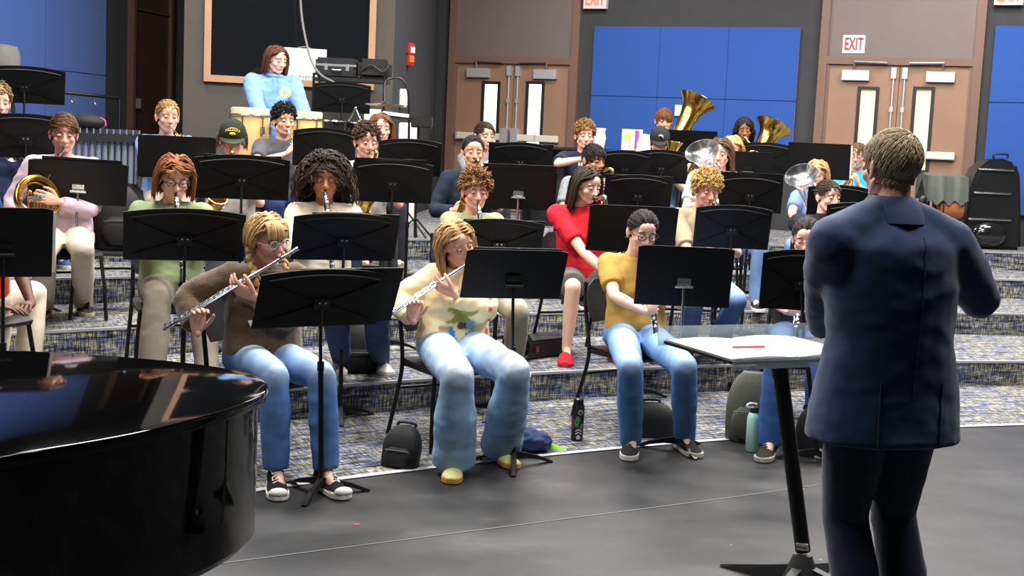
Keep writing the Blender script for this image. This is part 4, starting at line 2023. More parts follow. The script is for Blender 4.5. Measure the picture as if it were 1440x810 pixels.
def bass_clarinet(mouth, fwd, foot, label):
    """mouthpiece at mouth, crook rising forward, long body down to foot, upturned bell"""
    m0, foot, f = V(mouth), V(foot), V(fwd).normalized()
    root = thing('bass_clarinet', foot, label, 'bass clarinet')
    topp = m0 + f * .13 - UP * .01
    mb = MB()
    mb.tube([m0 - f * .01, m0 + f * .03, m0 + f * .055 + UP * .004], [.008, .015, .016], 12)
    mb.build('mouthpiece', M_bk, root)
    mb = MB()
    mb.tube(spl([m0 + f * .05 + UP * .004, m0 + f * .085 + UP * .022, m0 + f * .115 + UP * .018, topp - UP * .03, topp - UP * .075]), .0125, 14)
    mb.tube([m0 + f * .03, m0 + f * .05 + UP * .003], .018, 14)
    mb.build('neck', M_silver, root)
    a = topp - UP * .07
    d = (foot + UP * .16 - a).normalized()
    b = foot + UP * .16
    mb = MB()
    mb.tube([a, b], [.018, .021], 16)
    mb.build('body_tube', M_bk, root)
    mb = MB()
    keywork(mb, a + d * .04, b - d * .03, f, .020, M_keys, 16, .014)
    for u in (.02, .3, .55, .98):
        mb.tube([a.lerp(b, u) - d * .008, a.lerp(b, u) + d * .008], .0235, 14)
    o = mb.build('keys', M_keys, root)
    o['kind'] = 'stuff'
    mb = MB()
    pts = spl([b + UP * .01, b - UP * .08, foot + f * .05 + UP * .03, foot + f * .12 + UP * .05, foot + f * .17 + UP * .12], 5)
    k = len(pts)
    bell(mb, pts, [.021 + .052 * (i / (k - 1)) ** 3 for i in range(k)], 22)
    mb.build('bell', M_silver, root)
    mb = MB()
    mb.tube([foot + UP * .06, V((foot.x, foot.y, foot.z))], .005, 6)
    mb.build('floor_peg', M_silver, root)
    return root


def saxophone(mouth, fwd, right, label, length=.62, metal=None, s=1.0):
    """body hangs in front and to the right of the player"""
    metal = metal or M_gold
    m0, f, rt = V(mouth), V(fwd).normalized(), V(right).normalized()
    top = m0 + f * .15 * s + UP * .005
    root = thing('saxophone', top - UP * length, label, 'saxophone')
    d = (-UP * 1.0 + rt * .30 - f * .10).normalized()
    low = top + d * length * s
    mb = MB()
    mb.tube([m0 - f * .012, m0 + f * .05], [.007, .0125], 12)
    mb.build('mouthpiece', M_bk, root)
    mb = MB()
    mb.tube(spl([m0 + f * .045, m0 + f * .09 + UP * .02, m0 + f * .13 + UP * .018, top, top + d * .05]), .0115 * s, 12)
    mb.build('neck', metal, root)
    mb = MB()
    mb.tube(line(top + d * .04, low, 8), [(.014 + .022 * i / 7) * s for i in range(8)], 16)
    mb.build('body_tube', metal, root)
    mb = MB()
    q = f * .10 * s
    pts = spl([low - d * .01, low + d * .06 * s + q * .35, low + q * 1.0 + d * .03 * s, low + q * 1.25 - d * .10 * s, low + q * 1.55 - d * .22 * s, low + q * 2.0 - d * .30 * s], 5)
    k = len(pts)
    bell(mb, pts, [(.036 + .014 * (i / (k - 1)) + .018 * (i / (k - 1)) ** 6) * s for i in range(k)], 24)
    mb.build('bell', metal, root)
    mb = MB()
    keywork(mb, top + d * .08, low - d * .02, f - rt * .3, .027 * s, metal, 12, .018 * s)
    keywork(mb, top + d * .08, low - d * .02, rt, .026 * s, metal, 8, .014 * s)
    keywork(mb, low + q * 1.2, low + q * 1.7 - d * .2 * s, -rt, .05 * s, metal, 3, .024 * s)
    o = mb.build('keys', metal, root)
    o['kind'] = 'stuff'
    return root


def trumpet(mouth, axis, up, label, metal=None, s=1.0, name='trumpet'):
    metal = metal or M_gold
    m0, d = V(mouth), V(axis).normalized()
    up = V(up)
    up = (up - d * up.dot(d)).normalized()
    sd = d.cross(up)
    root = thing(name, m0 + d * .25, label, name)
    mb = MB()
    mb.lathe(m0 - d * .002, d, [(0, .0135), (.004, .0135), (.02, .009), (.05, .0045), (.085, .0052)], 14, True, True)
    mb.build('mouthpiece', M_silver, root)
    lo = -up * .052
    mb = MB()
    mb.tube(spl([m0 + d * .06, m0 + d * .24, m0 + d * .36, m0 + d * .39 + lo * .3, m0 + d * .405 + lo * .5, m0 + d * .39 + lo * .75, m0 + d * .36 + lo, m0 + d * .29 + lo], 5), .0062, 10)
    mb.build('leadpipe', metal, root)
    mb = MB()
    b0 = m0 + d * .15
    pts = spl([m0 + d * .30 + lo, m0 + d * .17 + lo, b0 + lo * .85 - d * .02, b0 + lo * .5 - d * .036, b0 + lo * .15 - d * .02, b0 + sd * .006], 5)
    mb.tube(pts, .0064, 10)
    mb.build('bell_bow', metal, root)
    mb = MB()
    st = line(b0 + sd * .018, m0 + d * .50 * s + sd * .018, 14)
    bell(mb, st, flare(.0066, .061, 14, 5), 26)
    mb.build('bell', metal, root)
    for i in range(3):
        c = m0 + d * (.215 + .024 * i) + sd * .006
        mb = MB()
        mb.tube([c + lo * 1.35, c + up * .012], .0105, 12)
        mb.tube([c + up * .012, c + up * .032], .0028, 8)
        mb.tube([c + up * .032, c + up * .036], .0085, 10)
        mb.build('valve', metal, root)
    return root


def trombone(mouth, axis, left, label, metal=None, ext=.25, upv=None):
    metal = metal or M_gold
    m0, d = V(mouth), V(axis).normalized()
    lf = V(left)
    lf = (lf - d * lf.dot(d)).normalized()
    up = lf.cross(d) if lf.cross(d).z > 0 else d.cross(lf)
    root = thing('trombone', m0 + d * .4, label, 'trombone')
    mb = MB()
    mb.lathe(m0, d, [(0, .018), (.005, .018), (.03, .011), (.07, .006)], 14, True, True)
    mb.build('mouthpiece', M_silver, root)
    mb = MB()
    lo = -up * .085
    e = .62 + ext
    mb.tube(spl([m0 + d * .05, m0 + d * .5, m0 + d * e, m0 + d * (e + .05) + lo * .5, m0 + d * e + lo, m0 + d * .5 + lo, m0 + d * .14 + lo], 5), .0075, 10)
    mb.build('slide', metal, root)
    mb = MB()
    for u in (.14, .26 + ext * .6):
        mb.tube([m0 + d * u, m0 + d * u + lo], .006, 8)
    mb.build('slide_brace', M_silver, root)
    mb = MB()
    off = lf * .10
    back = m0 - d * .24
    pts = spl([m0 + d * .14 + lo, m0 + d * .10 + lo * .6 + off * .6, m0 + off + lo * .4, back + off + lo * .4, back - d * .05 + off + up * .04 + lo * .2, back + off + up * .085, m0 + off + up * .085], 5)
    mb.tube(pts, .0085, 10)
    mb.build('tuning_slide', metal, root)
    mb = MB()
    st = line(m0 + off + up * .085 - d * .02, m0 + d * .34 + off + up * .085, 14)
    bell(mb, st, flare(.009, .105, 14, 4), 28)
    mb.build('bell', metal, root)
    return root


def low_brass(base, axis, side, bell_r, length, label, metal, name, s=1.0, mouth=None):
    """euphonium or tuba: an oval of tubing under an upright bell"""
    base, d = V(base), V(axis).normalized()
    sd = V(side)
    sd = (sd - d * sd.dot(d)).normalized()
    nr = d.cross(sd).normalized()
    root = thing(name, base, label, name)
    mb = MB()
    pts = line(base + d * length * .12, base + d * length, 16)
    bell(mb, pts, [.048 * s + (bell_r * .52 - .048 * s) * (i / 15) ** 1.1 + bell_r * .48 * (i / 15) ** 10 if name == 'tuba' else .026 * s + (bell_r * .34 - .026 * s) * (i / 15) ** 1.3 + bell_r * .66 * (i / 15) ** 6 for i in range(16)], 32)
    mb.build('bell', metal, root)
    mb = MB()
    w_ = .19 * s
    pts = spl([base + d * length * .14, base - d * .06 * s + sd * .03 * s, base - d * .12 * s + sd * w_ * .5, base - d * .06 * s + sd * w_, base + d * length * .25 + sd * w_ * 1.08, base + d * length * .42 + sd * w_ * .95, base + d * length * .50 + sd * w_ * .6, base + d * length * .45 + sd * w_ * .4], 5)
    k = len(pts)
    mb.tube(pts, [((.050 if name == 'tuba' else .034) - (.026 if name == 'tuba' else .016) * i / (k - 1)) * s for i in range(k)], 16)
    mb.build('bow', metal, root)
    mb = MB()
    pts = spl([base + d * length * .45 + sd * w_ * .4, base + d * length * .1 + sd * w_ * .45 + nr * .05 * s, base + sd * w_ * .5 + nr * .06 * s, base + d * length * .1 + sd * w_ * .75 + nr * .06 * s, base + d * length * .38 + sd * w_ * .8 + nr * .05 * s], 5)
    mb.tube(pts, .018 * s, 12)
    mb.build('branch_tube', metal, root)
    for i in range(3):
        c = base + d * length * .16 + sd * (w_ * .40 + .045 * s * i) + nr * .075 * s
        mb = MB()
        mb.tube([c, c + d * .15 * s], .019 * s, 14)
        mb.tube([c + d * .15 * s, c + d * .19 * s], .004, 6)
        mb.tube([c + d * .19 * s, c + d * .196 * s], .012 * s, 10)
        mb.build('valve', M_silver if metal is M_silver else metal, root)
    if mouth is not None:
        mo = V(mouth)
        q = base + d * length * .42 + sd * w_ * .62 + nr * .03
        mb = MB()
        dirn = (q - mo).normalized()
        mb.tube(spl([mo + dirn * .05, mo.lerp(q, .55) + d * .03, q], 6), .0075 * s, 10)
        mb.build('leadpipe', metal, root)
        mb = MB()
        mb.lathe(mo, dirn, [(0, .019), (.006, .019), (.035, .012), (.07, .006)], 14, True, True)
        mb.build('mouthpiece', M_silver, root)
    return root


def french_horn(center, axis_n, label, bell_dir, mouth):
    c, nrm = V(center), V(axis_n).normalized()
    root = thing('french_horn', c - UP * .2, label, 'french horn')
    a, b, d = basis(nrm)
    for i, (r_, t, off) in enumerate(((.150, .011, 0), (.128, .0085, .016), (.108, .0075, -.014), (.140, .0085, .026))):
        mb = MB()
        mb.ring(c + nrm * off, nrm, r_, t, 40, 8)
        mb.build('coil', M_gold, root)
    mb = MB()
    bd = V(bell_dir).normalized()
    p0 = c + a * .10 + b * .10
    pts = spl([c - a * .12 + b * .10, c - b * .02 - a * .145, c - b * .12 - a * .06, c - b * .10 + bd * .10, c - b * .09 + bd * .22, c - b * .09 + bd * .32], 5)
    k = len(pts)
    bell(mb, pts, [.010 + .04 * (i / (k - 1)) + .10 * (i / (k - 1)) ** 5 for i in range(k)], 28)
    mb.build('bell', M_gold, root)
    for i in range(3):
        mb = MB()
        q = c + a * (-.05 + .035 * i) + nrm * .02
        mb.tube([q - nrm * .03, q + nrm * .04], .016, 14)
        mb.build('valve', M_silver, root)
    for i in range(3):
        mb = MB()
        q = c + a * (-.06 + .045 * i)
        mb.tube(spl([q - b * .09, q + b * .02, q + b * .055 + a * .012, q + b * .02 + a * .024, q - b * .09 + a * .024], 4), .0065, 8)
        mb.build('valve_slide', M_gold, root)
    m0 = V(mouth)
    e = c + (m0 - c).normalized() * .14
    mb = MB()
    mb.tube(spl([m0 + (e - m0).normalized() * .04, m0.lerp(e, .6) + UP * .01, e], 5), .0052, 10)
    mb.build('leadpipe', M_gold, root)
    mb = MB()
    mb.lathe(m0, e - m0, [(0, .010), (.004, .010), (.04, .006), (.06, .005)], 12, True, True)
    mb.build('mouthpiece', M_silver, root)
    return root


# ------------------------------------------------------------------ chair
M_plas = mat('chair_plastic', '#1c1c1e', .45, bump=.15, bscale=300)
M_steel = mat('chair_steel', '#151516', .35, .3)


def chair(pos, yaw, label, h=.45, tilt=0):
    """musician's chair; pos is the floor point under the hips"""
    pos = V(pos)
    left, back, _ = frame(yaw)
    fwd = -back
    root = thing('chair', pos, label, 'chair', "players' black chairs")

    def q(f, l_, u):
        return pos + fwd * f + left * l_ + UP * u
    mb = MB()
    rs = []
    n = 9
    for i in range(n):
        f = -.20 + .42 * i / (n - 1)
        drop = -.02 * ((i / (n - 1)) ** 4) - .006 * math.sin(math.pi * i / (n - 1))
        w_ = .205 + .02 * math.sin(math.pi * i / (n - 1) * .8)
        rs.append([q(f, -w_, h + drop + .006), q(f, -w_ * .5, h + drop - .004), q(f, 0, h + drop - .006), q(f, w_ * .5, h + drop - .004), q(f, w_, h + drop + .006),
                   q(f, w_ * .96, h + drop - .018), q(f, 0, h + drop - .024), q(f, -w_ * .96, h + drop - .018)])
    mb.rings(rs)
    mb.build('seat', M_plas, root)
    mb = MB()
    rs = []
    for i in range(8):
        t = i / 7
        u = .60 + .26 * t
        w_ = .19 + .03 * math.sin(math.pi * min(1, t * 1.1)) - (.04 if i == 7 else 0)
        b_ = -.215 - .06 * t
        cv = .035
        rs.append([q(b_ + cv, -w_, u), q(b_, -w_ * .5, u), q(b_ - .006, 0, u), q(b_, w_ * .5, u), q(b_ + cv, w_, u),
                   q(b_ + cv - .012, w_, u), q(b_ - .014, w_ * .5, u), q(b_ - .018, 0, u), q(b_ - .014, -w_ * .5, u), q(b_ + cv - .012, -w_, u)])
    mb.rings(rs)
    mb.build('backrest', M_plas, root)
    for s in (-1, 1):
        mb = MB()
        mb.tube([q(.19, s * .205, h - .03), q(.215, s * .225, h * .5), q(.235, s * .235, 0)], .0125, 10)
        mb.build('leg', M_steel, root)
        mb = MB()
        mb.tube(spl([q(-.27, s * .195, .84), q(-.245, s * .20, .66), q(-.185, s * .21, h), q(-.19, s * .22, h * .7), q(-.285, s * .235, 0)], 4), .0125, 10)
        mb.build('leg', M_steel, root)
        mb = MB()
        mb.tube([q(-.185, s * .205, h - .03), q(.19, s * .205, h - .032)], .011, 8)
        mb.build('side_rail', M_steel, root)
    mb = MB()
    mb.tube([q(-.20, -.215, h * .62), q(-.20, .215, h * .62)], .010, 8)
    mb.build('cross_bar', M_steel, root)
    return root


# ------------------------------------------------------------------ music stands
M_std = mat('stand_black', '#101011', .42, .2, bump=.08, bscale=400)
M_desk = mat('stand_desk_black', '#09090a', .5, .0, bump=.12, bscale=500, spec=.3)
M_fold = mat('folder_black', '#09090b', .45, bump=.1, bscale=200, spec=.32)
M_paper = mat('paper_white', '#f1efe8', .7)
M_chrome = mat('chrome_rod', '#a9abad', .22, .95)


def music_stand(label, px, py, wpx, rad, level, yaw, tilt=24, kind='arch', folder=None, fshift=(0, 0), rolla=0, hgt=.315, chrome=False, base_shift=(0, 0), paper=None, base_yaw=20, owner='', base=None):
    """px, py: centre of the desk in the photograph, wpx its width there"""
    L0 = level * RISE + (.003 if level == 0 and (rad or 0) > RAD[0] else 0)
    if base:
        B_ = atz(base[0], base[1], L0)
        C_ = atd(px, py, B_.y)
    else:
        C_ = atr(px, py, rad)
    left, back, _ = frame(yaw)
    fwd = -back
    wd = wpx * C_.y / FPX / max(.6, math.cos(R(yaw) - math.atan2(C_.x, C_.y)))
    wd = max(.44, min(.62, wd))
    up = (UP * math.cos(R(tilt)) + fwd * math.sin(R(tilt)))
    ax = (left * math.cos(R(rolla)) + up * math.sin(R(rolla))).normalized()
    up = (up * math.cos(R(rolla)) - left * math.sin(R(rolla))).normalized()
    nb = up.cross(ax).normalized()            # towards the conductor
    if nb.dot(fwd) < 0:
        nb = -nb
    top_f = (V((B_.x, B_.y, L0)) if base else V((C_.x, C_.y, L0))) + fwd * base_shift[0] + left * base_shift[1] + back * .0
    root = thing('music_stand', top_f, label, 'music stand', 'black music stands')
    hw, hh = wd / 2, hgt / 2
    arch = .030 if kind == 'arch' else .0
    poly = []
    n = 14
    r_ = .022
    poly += [(-hw, -hh), (hw, -hh)]
    for i in range(n + 1):
        t = -1 + 2 * i / n
        x = hw * -t
        poly.append((x, hh - arch * t * t - (.010 if abs(t) > .99 and kind != 'arch' else 0)))
    mb = MB()
    mb.prism(poly, C_ - nb * .002, ax, up, nb * .004)
    # ledge for the music, on the player's side
    lo = C_ - up * hh
    mb.box(lo - nb * .03 + up * .002, (wd, .06, .004), (ax, nb, up))
    desk = mb.build('desk', M_desk, root, smooth=False)
    if kind == 'arch':
        # pressed ribs: a cross and a bow under the top edge
        mb = MB()
        o_ = C_ + nb * .004
        for s in (-1, 1):
            mb.bar(o_ + ax * s * .035 - up * .02, o_ + ax * s * hw * .86 + up * hh * .52, .006, .012, nb)
            mb.bar(o_ + ax * s * .035 - up * .04, o_ + ax * s * hw * .86 - up * hh * .78, .006, .012, nb)
        pts = [o_ + ax * (hw * .88 * t) + up * (hh * .80 - .030 * t * t) for t in [-1 + 2 * i / 12 for i in range(13)]]
        mb.tube(pts, .006, 6)
        mb.build('pressed_rib', M_desk, desk, smooth=False)
    # bracket
    mb = MB()
    bp = C_ + nb * .012 - up * .03
    mb.box(bp, (.075, .018, .05), (ax, nb, up))
    for s in (-1, 1):
        mb.disc(C_ + nb * .004 + ax * s * .022 - up * .018, nb, .007, .022, 8)
    if kind == 'plate':
        mb.tube([bp - ax * .05 + nb * .02 - up * .02, bp + ax * .05 + nb * .02 - up * .02], .009, 8)
    mb.build('bracket', M_chrome if kind == 'plate' and chrome else M_std, root, smooth=False)
    if kind == 'arch':
        for s in (-1, 1):
            mb = MB()
            mb.disc(C_ + nb * .024 + ax * s * .014 - up * .012, nb, .0055, .003, 8)
            mb.build('bolt', M_chrome, root)
    # pole
    ptop = bp + nb * .012 - up * .03
    pb = V((top_f.x, top_f.y, L0))
    zmid = max(L0 + .45, min(L0 + .62, ptop.z - .12))
    mid = pb + UP * (zmid - L0)
    mid.x += (ptop.x - pb.x) * .7
    mid.y += (ptop.y - pb.y) * .7
    mb = MB()
    mb.tube([mid - UP * .05, V((ptop.x, ptop.y, ptop.z - .01)), ptop + UP * .01], .0085, 10)
    mb.build('upper_rod', M_chrome if chrome else M_std, root)
    mb = MB()
    mb.tube([pb + UP * .045, mid], .0135, 12)
    mb.tube([mid - UP * .035, mid + UP * .008], .0165, 12)
    mb.build('pole', M_std, root)
    # three arched feet
    for k in range(3):
        a = R(base_yaw + 120 * k)
        dr = V((math.cos(a), math.sin(a), 0))
        sd = V((-dr.y, dr.x, 0))
        mb = MB()
        rs = []
        for u, z, wv, tv in ((.0, .058, .017, .022), (.07, .052, .016, .014), (.15, .034, .016, .010), (.21, .010, .016, .008), (.235, .0045, .014, .0045)):
            c = pb + dr * u + UP * z
            rs.append([c + sd * wv + UP * -tv * .9 * (1 if z > .01 else .9), c + sd * wv * .7 + UP * tv, c - sd * wv * .7 + UP * tv, c - sd * wv - UP * tv * .9 * (1 if z > .01 else .9)])
        mb.rings(rs)
        mb.build('foot', M_std, root, smooth=False)
    if folder:
        fw_, fh_ = folder
        fo = C_ - nb * .010 + ax * fshift[0] + up * (fshift[1] + (fh_ - hgt) / 2)
        fr = thing('music_folder', fo - up * fh_ / 2, 'open black music folder before ' + owner, 'folder', 'black music folders')
        for s in (-1, 1):
            mb = MB()
            mb.box(fo + ax * s * fw_ / 4, (fw_ / 2 - .003, .006, fh_), (ax, nb, up))
            mb.build('cover', M_fold, fr, smooth=False, bevel=.0015)
        mb = MB()
        mb.box(fo + nb * .001, (.012, .007, fh_), (ax, nb, up))
        mb.build('spine', M_fold, fr, smooth=False)
        if paper:
            mb = MB()
            mb.box(fo - nb * .006 + ax * paper[0] + up * paper[1], (.23, .002, .30), (ax, nb, up))
            tag(mb.build('sheet_music', M_paper, smooth=False, origin=fo - nb * .006), 'white sheet music before ' + owner, 'sheet music', 'sheets of music on the stands')
    elif paper:
        fo = C_ - nb * .006 + ax * paper[0] + up * (paper[1])
        mb = MB()
        mb.box(fo, (.23, .002, .30), (ax, nb, up))
        tag(mb.build('sheet_music', M_paper, smooth=False, origin=fo), 'white sheet music before ' + owner, 'sheet music', 'sheets of music on the stands')
    return root
# ------------------------------------------------------------------ the players
def vyaw(x, y):
    """yaw that looks straight back at the camera from pixel column x"""
    d = ray(x, y)
    return math.degrees(math.atan2(-d.x, d.y))


class Pre:
    pass


def pre(px, py, rad, by, hy, pitch, roll, hs=1.0):
    q = Pre()
    y0 = vyaw(px, py)
    q.yaw, q.hyaw = y0 + by, hy - by
    l_, b_, _ = frame(q.yaw)
    q.left, q.fwd = l_, -b_
    q.hfr = frame(y0 + hy, pitch, roll)
    q.H = atr(px, py, rad) + q.hfr[1] * (.085 * hs)
    q.mouth = fmat(q.hfr, q.H, (hs,) * 3) @ V(MOUTH)
    q.mf = -q.hfr[1]
    q.mh = V((q.mf.x, q.mf.y, 0)).normalized()
    q.ml = V((-q.mh.y, q.mh.x, 0))      # person's left seen from the head
    return q


PLAYERS = {}


def player(key, who, px, py, level, rad, by=10, hy=0, pitch=10, roll=0, inst=None, knee=None, foot=None, cy=None, wr=None, wl=None, er=None, el=None, hr=None, hl=None, hs=1.06, icfg=None, ilabel=None, ch=True, chair_off=(0, 0), **kw):
    q = pre(px, py, rad, by, hy, pitch, roll, hs)
    L0 = level * RISE + (.003 if level == 0 else 0)
    f, l_, M = q.fwd, q.left, q.mouth
    icfg = icfg or {}
    mh, ml = q.mh, q.ml
    build = None
    if inst == 'clarinet':
        ax = (mh * icfg.get('f', .60) - UP * .80 + ml * icfg.get('l', 0)).normalized()
        m0 = M + mh * .005
        wl = wl or m0 + ax * .21 + ml * .075 + mh * .045
        wr = wr or m0 + ax * .39 - ml * .075 + mh * .045
        hl = hl or (-ml * .95 + UP * .15 - mh * .35, -mh - ml * .2, .55)
        hr = hr or (ml * .95 + UP * .1 - mh * .35, -mh + ml * .2, .55)
        build = lambda: clarinet(m0, ax, ilabel)
    elif inst == 'bass':
        fo = atr(*icfg['foot'])
        fo.z = L0 + .035
        wl = wl or M + (fo - M) * .28 + mh * .10 + ml * .08
        wr = wr or M + (fo - M) * .50 + mh * .08 - ml * .09
        hl = hl or (-ml * .95 - mh * .3, -mh, .55)
        hr = hr or (ml * .95 - mh * .2 + UP * .1, -mh + UP * .2, .6)
        build = lambda: bass_clarinet(M + mh * .004, mh, fo, ilabel)
    elif inst == 'sax':
        rt = -l_
        d = (-UP + rt * .30 - mh * .10).normalized()
        t0 = M + mh * .15
        wl = wl or t0 + d * .16 + ml * .085 + mh * .01
        wr = wr or t0 + d * .40 - ml * .06 + mh * .03
        hl = hl or (-ml * .8 + mh * .3 + UP * .3, -ml * .5 - mh * .6, .6)
        hr = hr or (ml * .5 + mh * .6 + UP * .1, ml * .6 - mh * .6, .6)
        build = lambda: saxophone(M + mh * .004, mh, rt, ilabel, metal=icfg.get('metal'))
    elif inst == 'trumpet':
        ax = (mh + UP * icfg.get('u', -.22) + ml * icfg.get('l', 0)).normalized()
        wl = wl or M + ax * .20 + ml * .055 - UP * .105
        wr = wr or M + ax * .20 - ml * .065 - UP * .075
        hl = hl or (UP * .85 + ax * .35 - ml * .15, -ml, .75)
        hr = hr or (UP * .75 + ax * .5 + ml * .35, ml - UP * .4, .7)
        build = lambda: trumpet(M + mh * .002, ax, UP, ilabel, icfg.get('metal'))
    elif inst == 'trombone':
        ax = (mh + UP * icfg.get('u', -.15) + ml * icfg.get('l', -.1)).normalized()
        wl = wl or M + ax * .09 + ml * .07 - UP * .10
        wr = wr or M + ax * .40 - ml * .05 - UP * .13
        hl = hl or (UP * .8 + ax * .4 - ml * .2, -ml, .8)
        hr = hr or (ax * .8 + UP * .4, ml, .8)
        build = lambda: trombone(M + mh * .002, ax, ml, ilabel, ext=icfg.get('ext', .12))
    elif inst == 'flute':
        foot_w = atd(icfg['end'][0], icfg['end'][1], M.y + icfg.get('dy', -.15))
        m0 = M + mh * .014 - UP * .004
        dd = (foot_w - m0)
        p1, p2 = m0 + dd * icfg.get('t1', .38), m0 + dd * icfg.get('t2', .74)
        wl = wl or p1 + f * .03 + l_ * .085 - UP * .055
        wr = wr or p2 - f * .02 - UP * .105 + l_ * .02
        hl = hl or (-l_ * .85 + UP * .42 - f * .25, -f * .6 + UP * .6, .45)
        hr = hr or (UP * .9 + f * .15, f * .8 + l_ * .1, .75)
        build = lambda: flute(m0, foot_w, (UP + f * .3).normalized(), ilabel)
    elif inst == 'lowbrass':
        bp = atd(icfg['bell'][0], icfg['bell'][1], q.H.y + icfg.get('bdy', -.15))
        ba = atd(icfg['base'][0], icfg['base'][1], q.H.y + icfg.get('ady', -.22))
        ln = (bp - ba).length
        wl = wl or ba.lerp(bp, .35) + l_ * .02 - f * .02 if icfg.get('lh') is None else wl
        wr = wr or ba.lerp(bp, .22) - l_ * .12 + f * .08
        hl = hl or (f * .7 + UP * .5, -l_ * .3 + f * .4, .5)
        hr = hr or (l_ * .6 + f * .2, f * -.4 - UP * .5, .5)
        build = lambda: low_brass(ba, bp - ba, icfg['side'][0] * f + icfg['side'][1] * l_, icfg['r'], ln, ilabel, icfg['metal'], icfg['name'], icfg.get('s', 1), M + mh * .004)
    elif inst == 'horn':
        c = M + f * .10 - UP * .34 + l_ * icfg.get('l', -.10)
        wl = wl or c + l_ * .12 - f * .02 - UP * .01
        wr = wr or c - l_ * .06 - UP * .12 - f * .02
        hl = hl or (f * .5 - l_ * .6 + UP * .2, -l_ * .5 - f * .6, .5)
        hr = hr or (f * .2 - l_ * .7 - UP * .2, -l_ * .2 + f * .5, .3)
        build = lambda: french_horn(c, f * .8 + l_ * .5 + UP * .2, ilabel, -l_ * .75 - f * .5 - UP * .35, M + mh * .004)
    # knees and feet from their place in the photograph
    hipx = V((q.H.x, q.H.y, 0)) - f * kw.get('lean', .07) + l_ * kw.get('slide', 0)

    def loc2(p):
        r_ = V((p.x, p.y, 0)) - hipx
        return (r_.dot(f), r_.dot(l_))
    if knee:
        kw['knees'] = tuple(loc2(atz(k[0], k[1], L0 + .53)) + (.53,) if k else (.42, (.13, -.13)[i]) for i, k in enumerate(knee))
    if foot:
        ff = []
        for i, k in enumerate(foot):
            if k is None:
                ff.append((.40, (.14, -.14)[i]))
            else:
                ff.append(loc2(atz(k[0], k[1], L0 + .04)))
        kw['feet'] = tuple(ff)
    P = person(who[0], px, py, level, rad, None, q.yaw, q.hyaw, pitch, roll, wl=wl, wr=wr, el=el, er=er, hl=hl, hr=hr, hs=hs, seed=len(PLAYERS) + 1, **kw)
    PLAYERS[key] = P
    P.who = who[1]
    if build:
        P.inst = build()
    if ch:
        cyaw = q.yaw if cy is None else vyaw(px, py) + cy
        cl, cb, _ = frame(cyaw)
        P.chair = chair(V((P.hips.x, P.hips.y, P.L0)) - cb * chair_off[0] + cl * chair_off[1], cyaw, 'black chair with steel legs under the person in the ' + who[1])
    return P


def pflute2(arr, f_, l_, u_):
    """patches printed on the cream hoodie"""
    def patch(cond, c):
        arr[cond] = lin(c)
    fr = f_ > .02
    patch(fr & (np.abs(l_ + .01) < .060 - .025 * np.sin(u_ * 75)) & (u_ < -.19) & (u_ > -.27), '#8f9a4e')
    patch(fr & (np.abs(l_) < .030) & (u_ < -.27) & (u_ > -.30), '#6d4a3a')
    patch(fr & (np.abs(l_ + .055 + (u_ + .33) * .35) < .016) & (u_ < -.285) & (u_ > -.37), '#2e86c8')
    patch(fr & (np.abs(l_ - .075 + (u_ + .38) * .3) < .022) & (u_ < -.25) & (u_ > -.36), '#7fb7cf')
    patch(fr & (np.abs(l_ - .03) < .018) & (u_ < -.32) & (u_ > -.38), '#54303f')
    patch(fr & (np.abs(l_ + .10) < .03) & (u_ < -.29) & (u_ > -.36), '#b39a72')
    patch(fr & (np.abs(l_ - .06) < .03) & (u_ < -.02) & (u_ > -.12), '#e59ab4')
    patch((l_ > .13) & (np.abs(np.sin(l_ * 55)) * np.abs(np.sin(u_ * 48 + 1)) > .72) & (u_ > -.42), '#d8627a')


def pcircle(cl, cu, r_, c, r_in=0, c2=None):
    def fn(arr, f_, l_, u_):
        d = np.hypot(l_ - cl, u_ - cu)
        m_ = (f_ > .0) & (d < r_) & (d > r_in)
        arr[m_] = lin(c)
        if c2:
            arr[(f_ > 0) & (d < r_in)] = lin(c2)
    return fn


def pnavy(arr, f_, l_, u_):
    d = np.hypot(l_ - .02, u_ + .19)
    arr[(f_ > 0) & (d < .062) & (d > .045)] = lin('#cfd6e2')
    arr[(f_ > 0) & (np.abs(l_ - .02) < .075) & (np.abs(u_ + .10) < .014) & (np.sin(l_ * 260) > -.3)] = lin('#cfd6e2')


JEANS = ('long', '#4a6fa5', 'denim', '#a9c3de')

# front row, on the floor
player('flute1', ('person in a brown knit sweater and blue jeans playing a flute', 'brown sweater'), 391.5, 343, 0, 15.0, by=14, hy=38, pitch=12, roll=8, skin='pink', brow='#a8743c',
       hair=dict(kind='long', col='#bf9c6a', zend=.0, n=300, fringe=90, fz=.03, part=.0, facew=.07, braids=[([(-.078, .02, -.02), (-.092, .0, -.10), (-.095, -.06, -.17), (-.085, -.085, -.27)], .021), ([(.078, .02, -.02), (.088, .0, -.10), (.085, -.06, -.17), (.075, -.085, -.25)], .020)]),
       top=('knit', '#5a4632'), legs=JEANS, shoes=('high', '#1b1b1f', '#ece9e0', '#e8e6de'), inst='flute', icfg=dict(end=(229, 464), dy=-.22), ilabel='silver flute held by the person in the brown sweater',
       knee=((452, 528), (386, 528)), foot=((458, 676), (388, 676)), cy=32, glass='#d9cfc4', er=(0, -.8, -.5), el=(.3, .6, -.8), lean=.05)
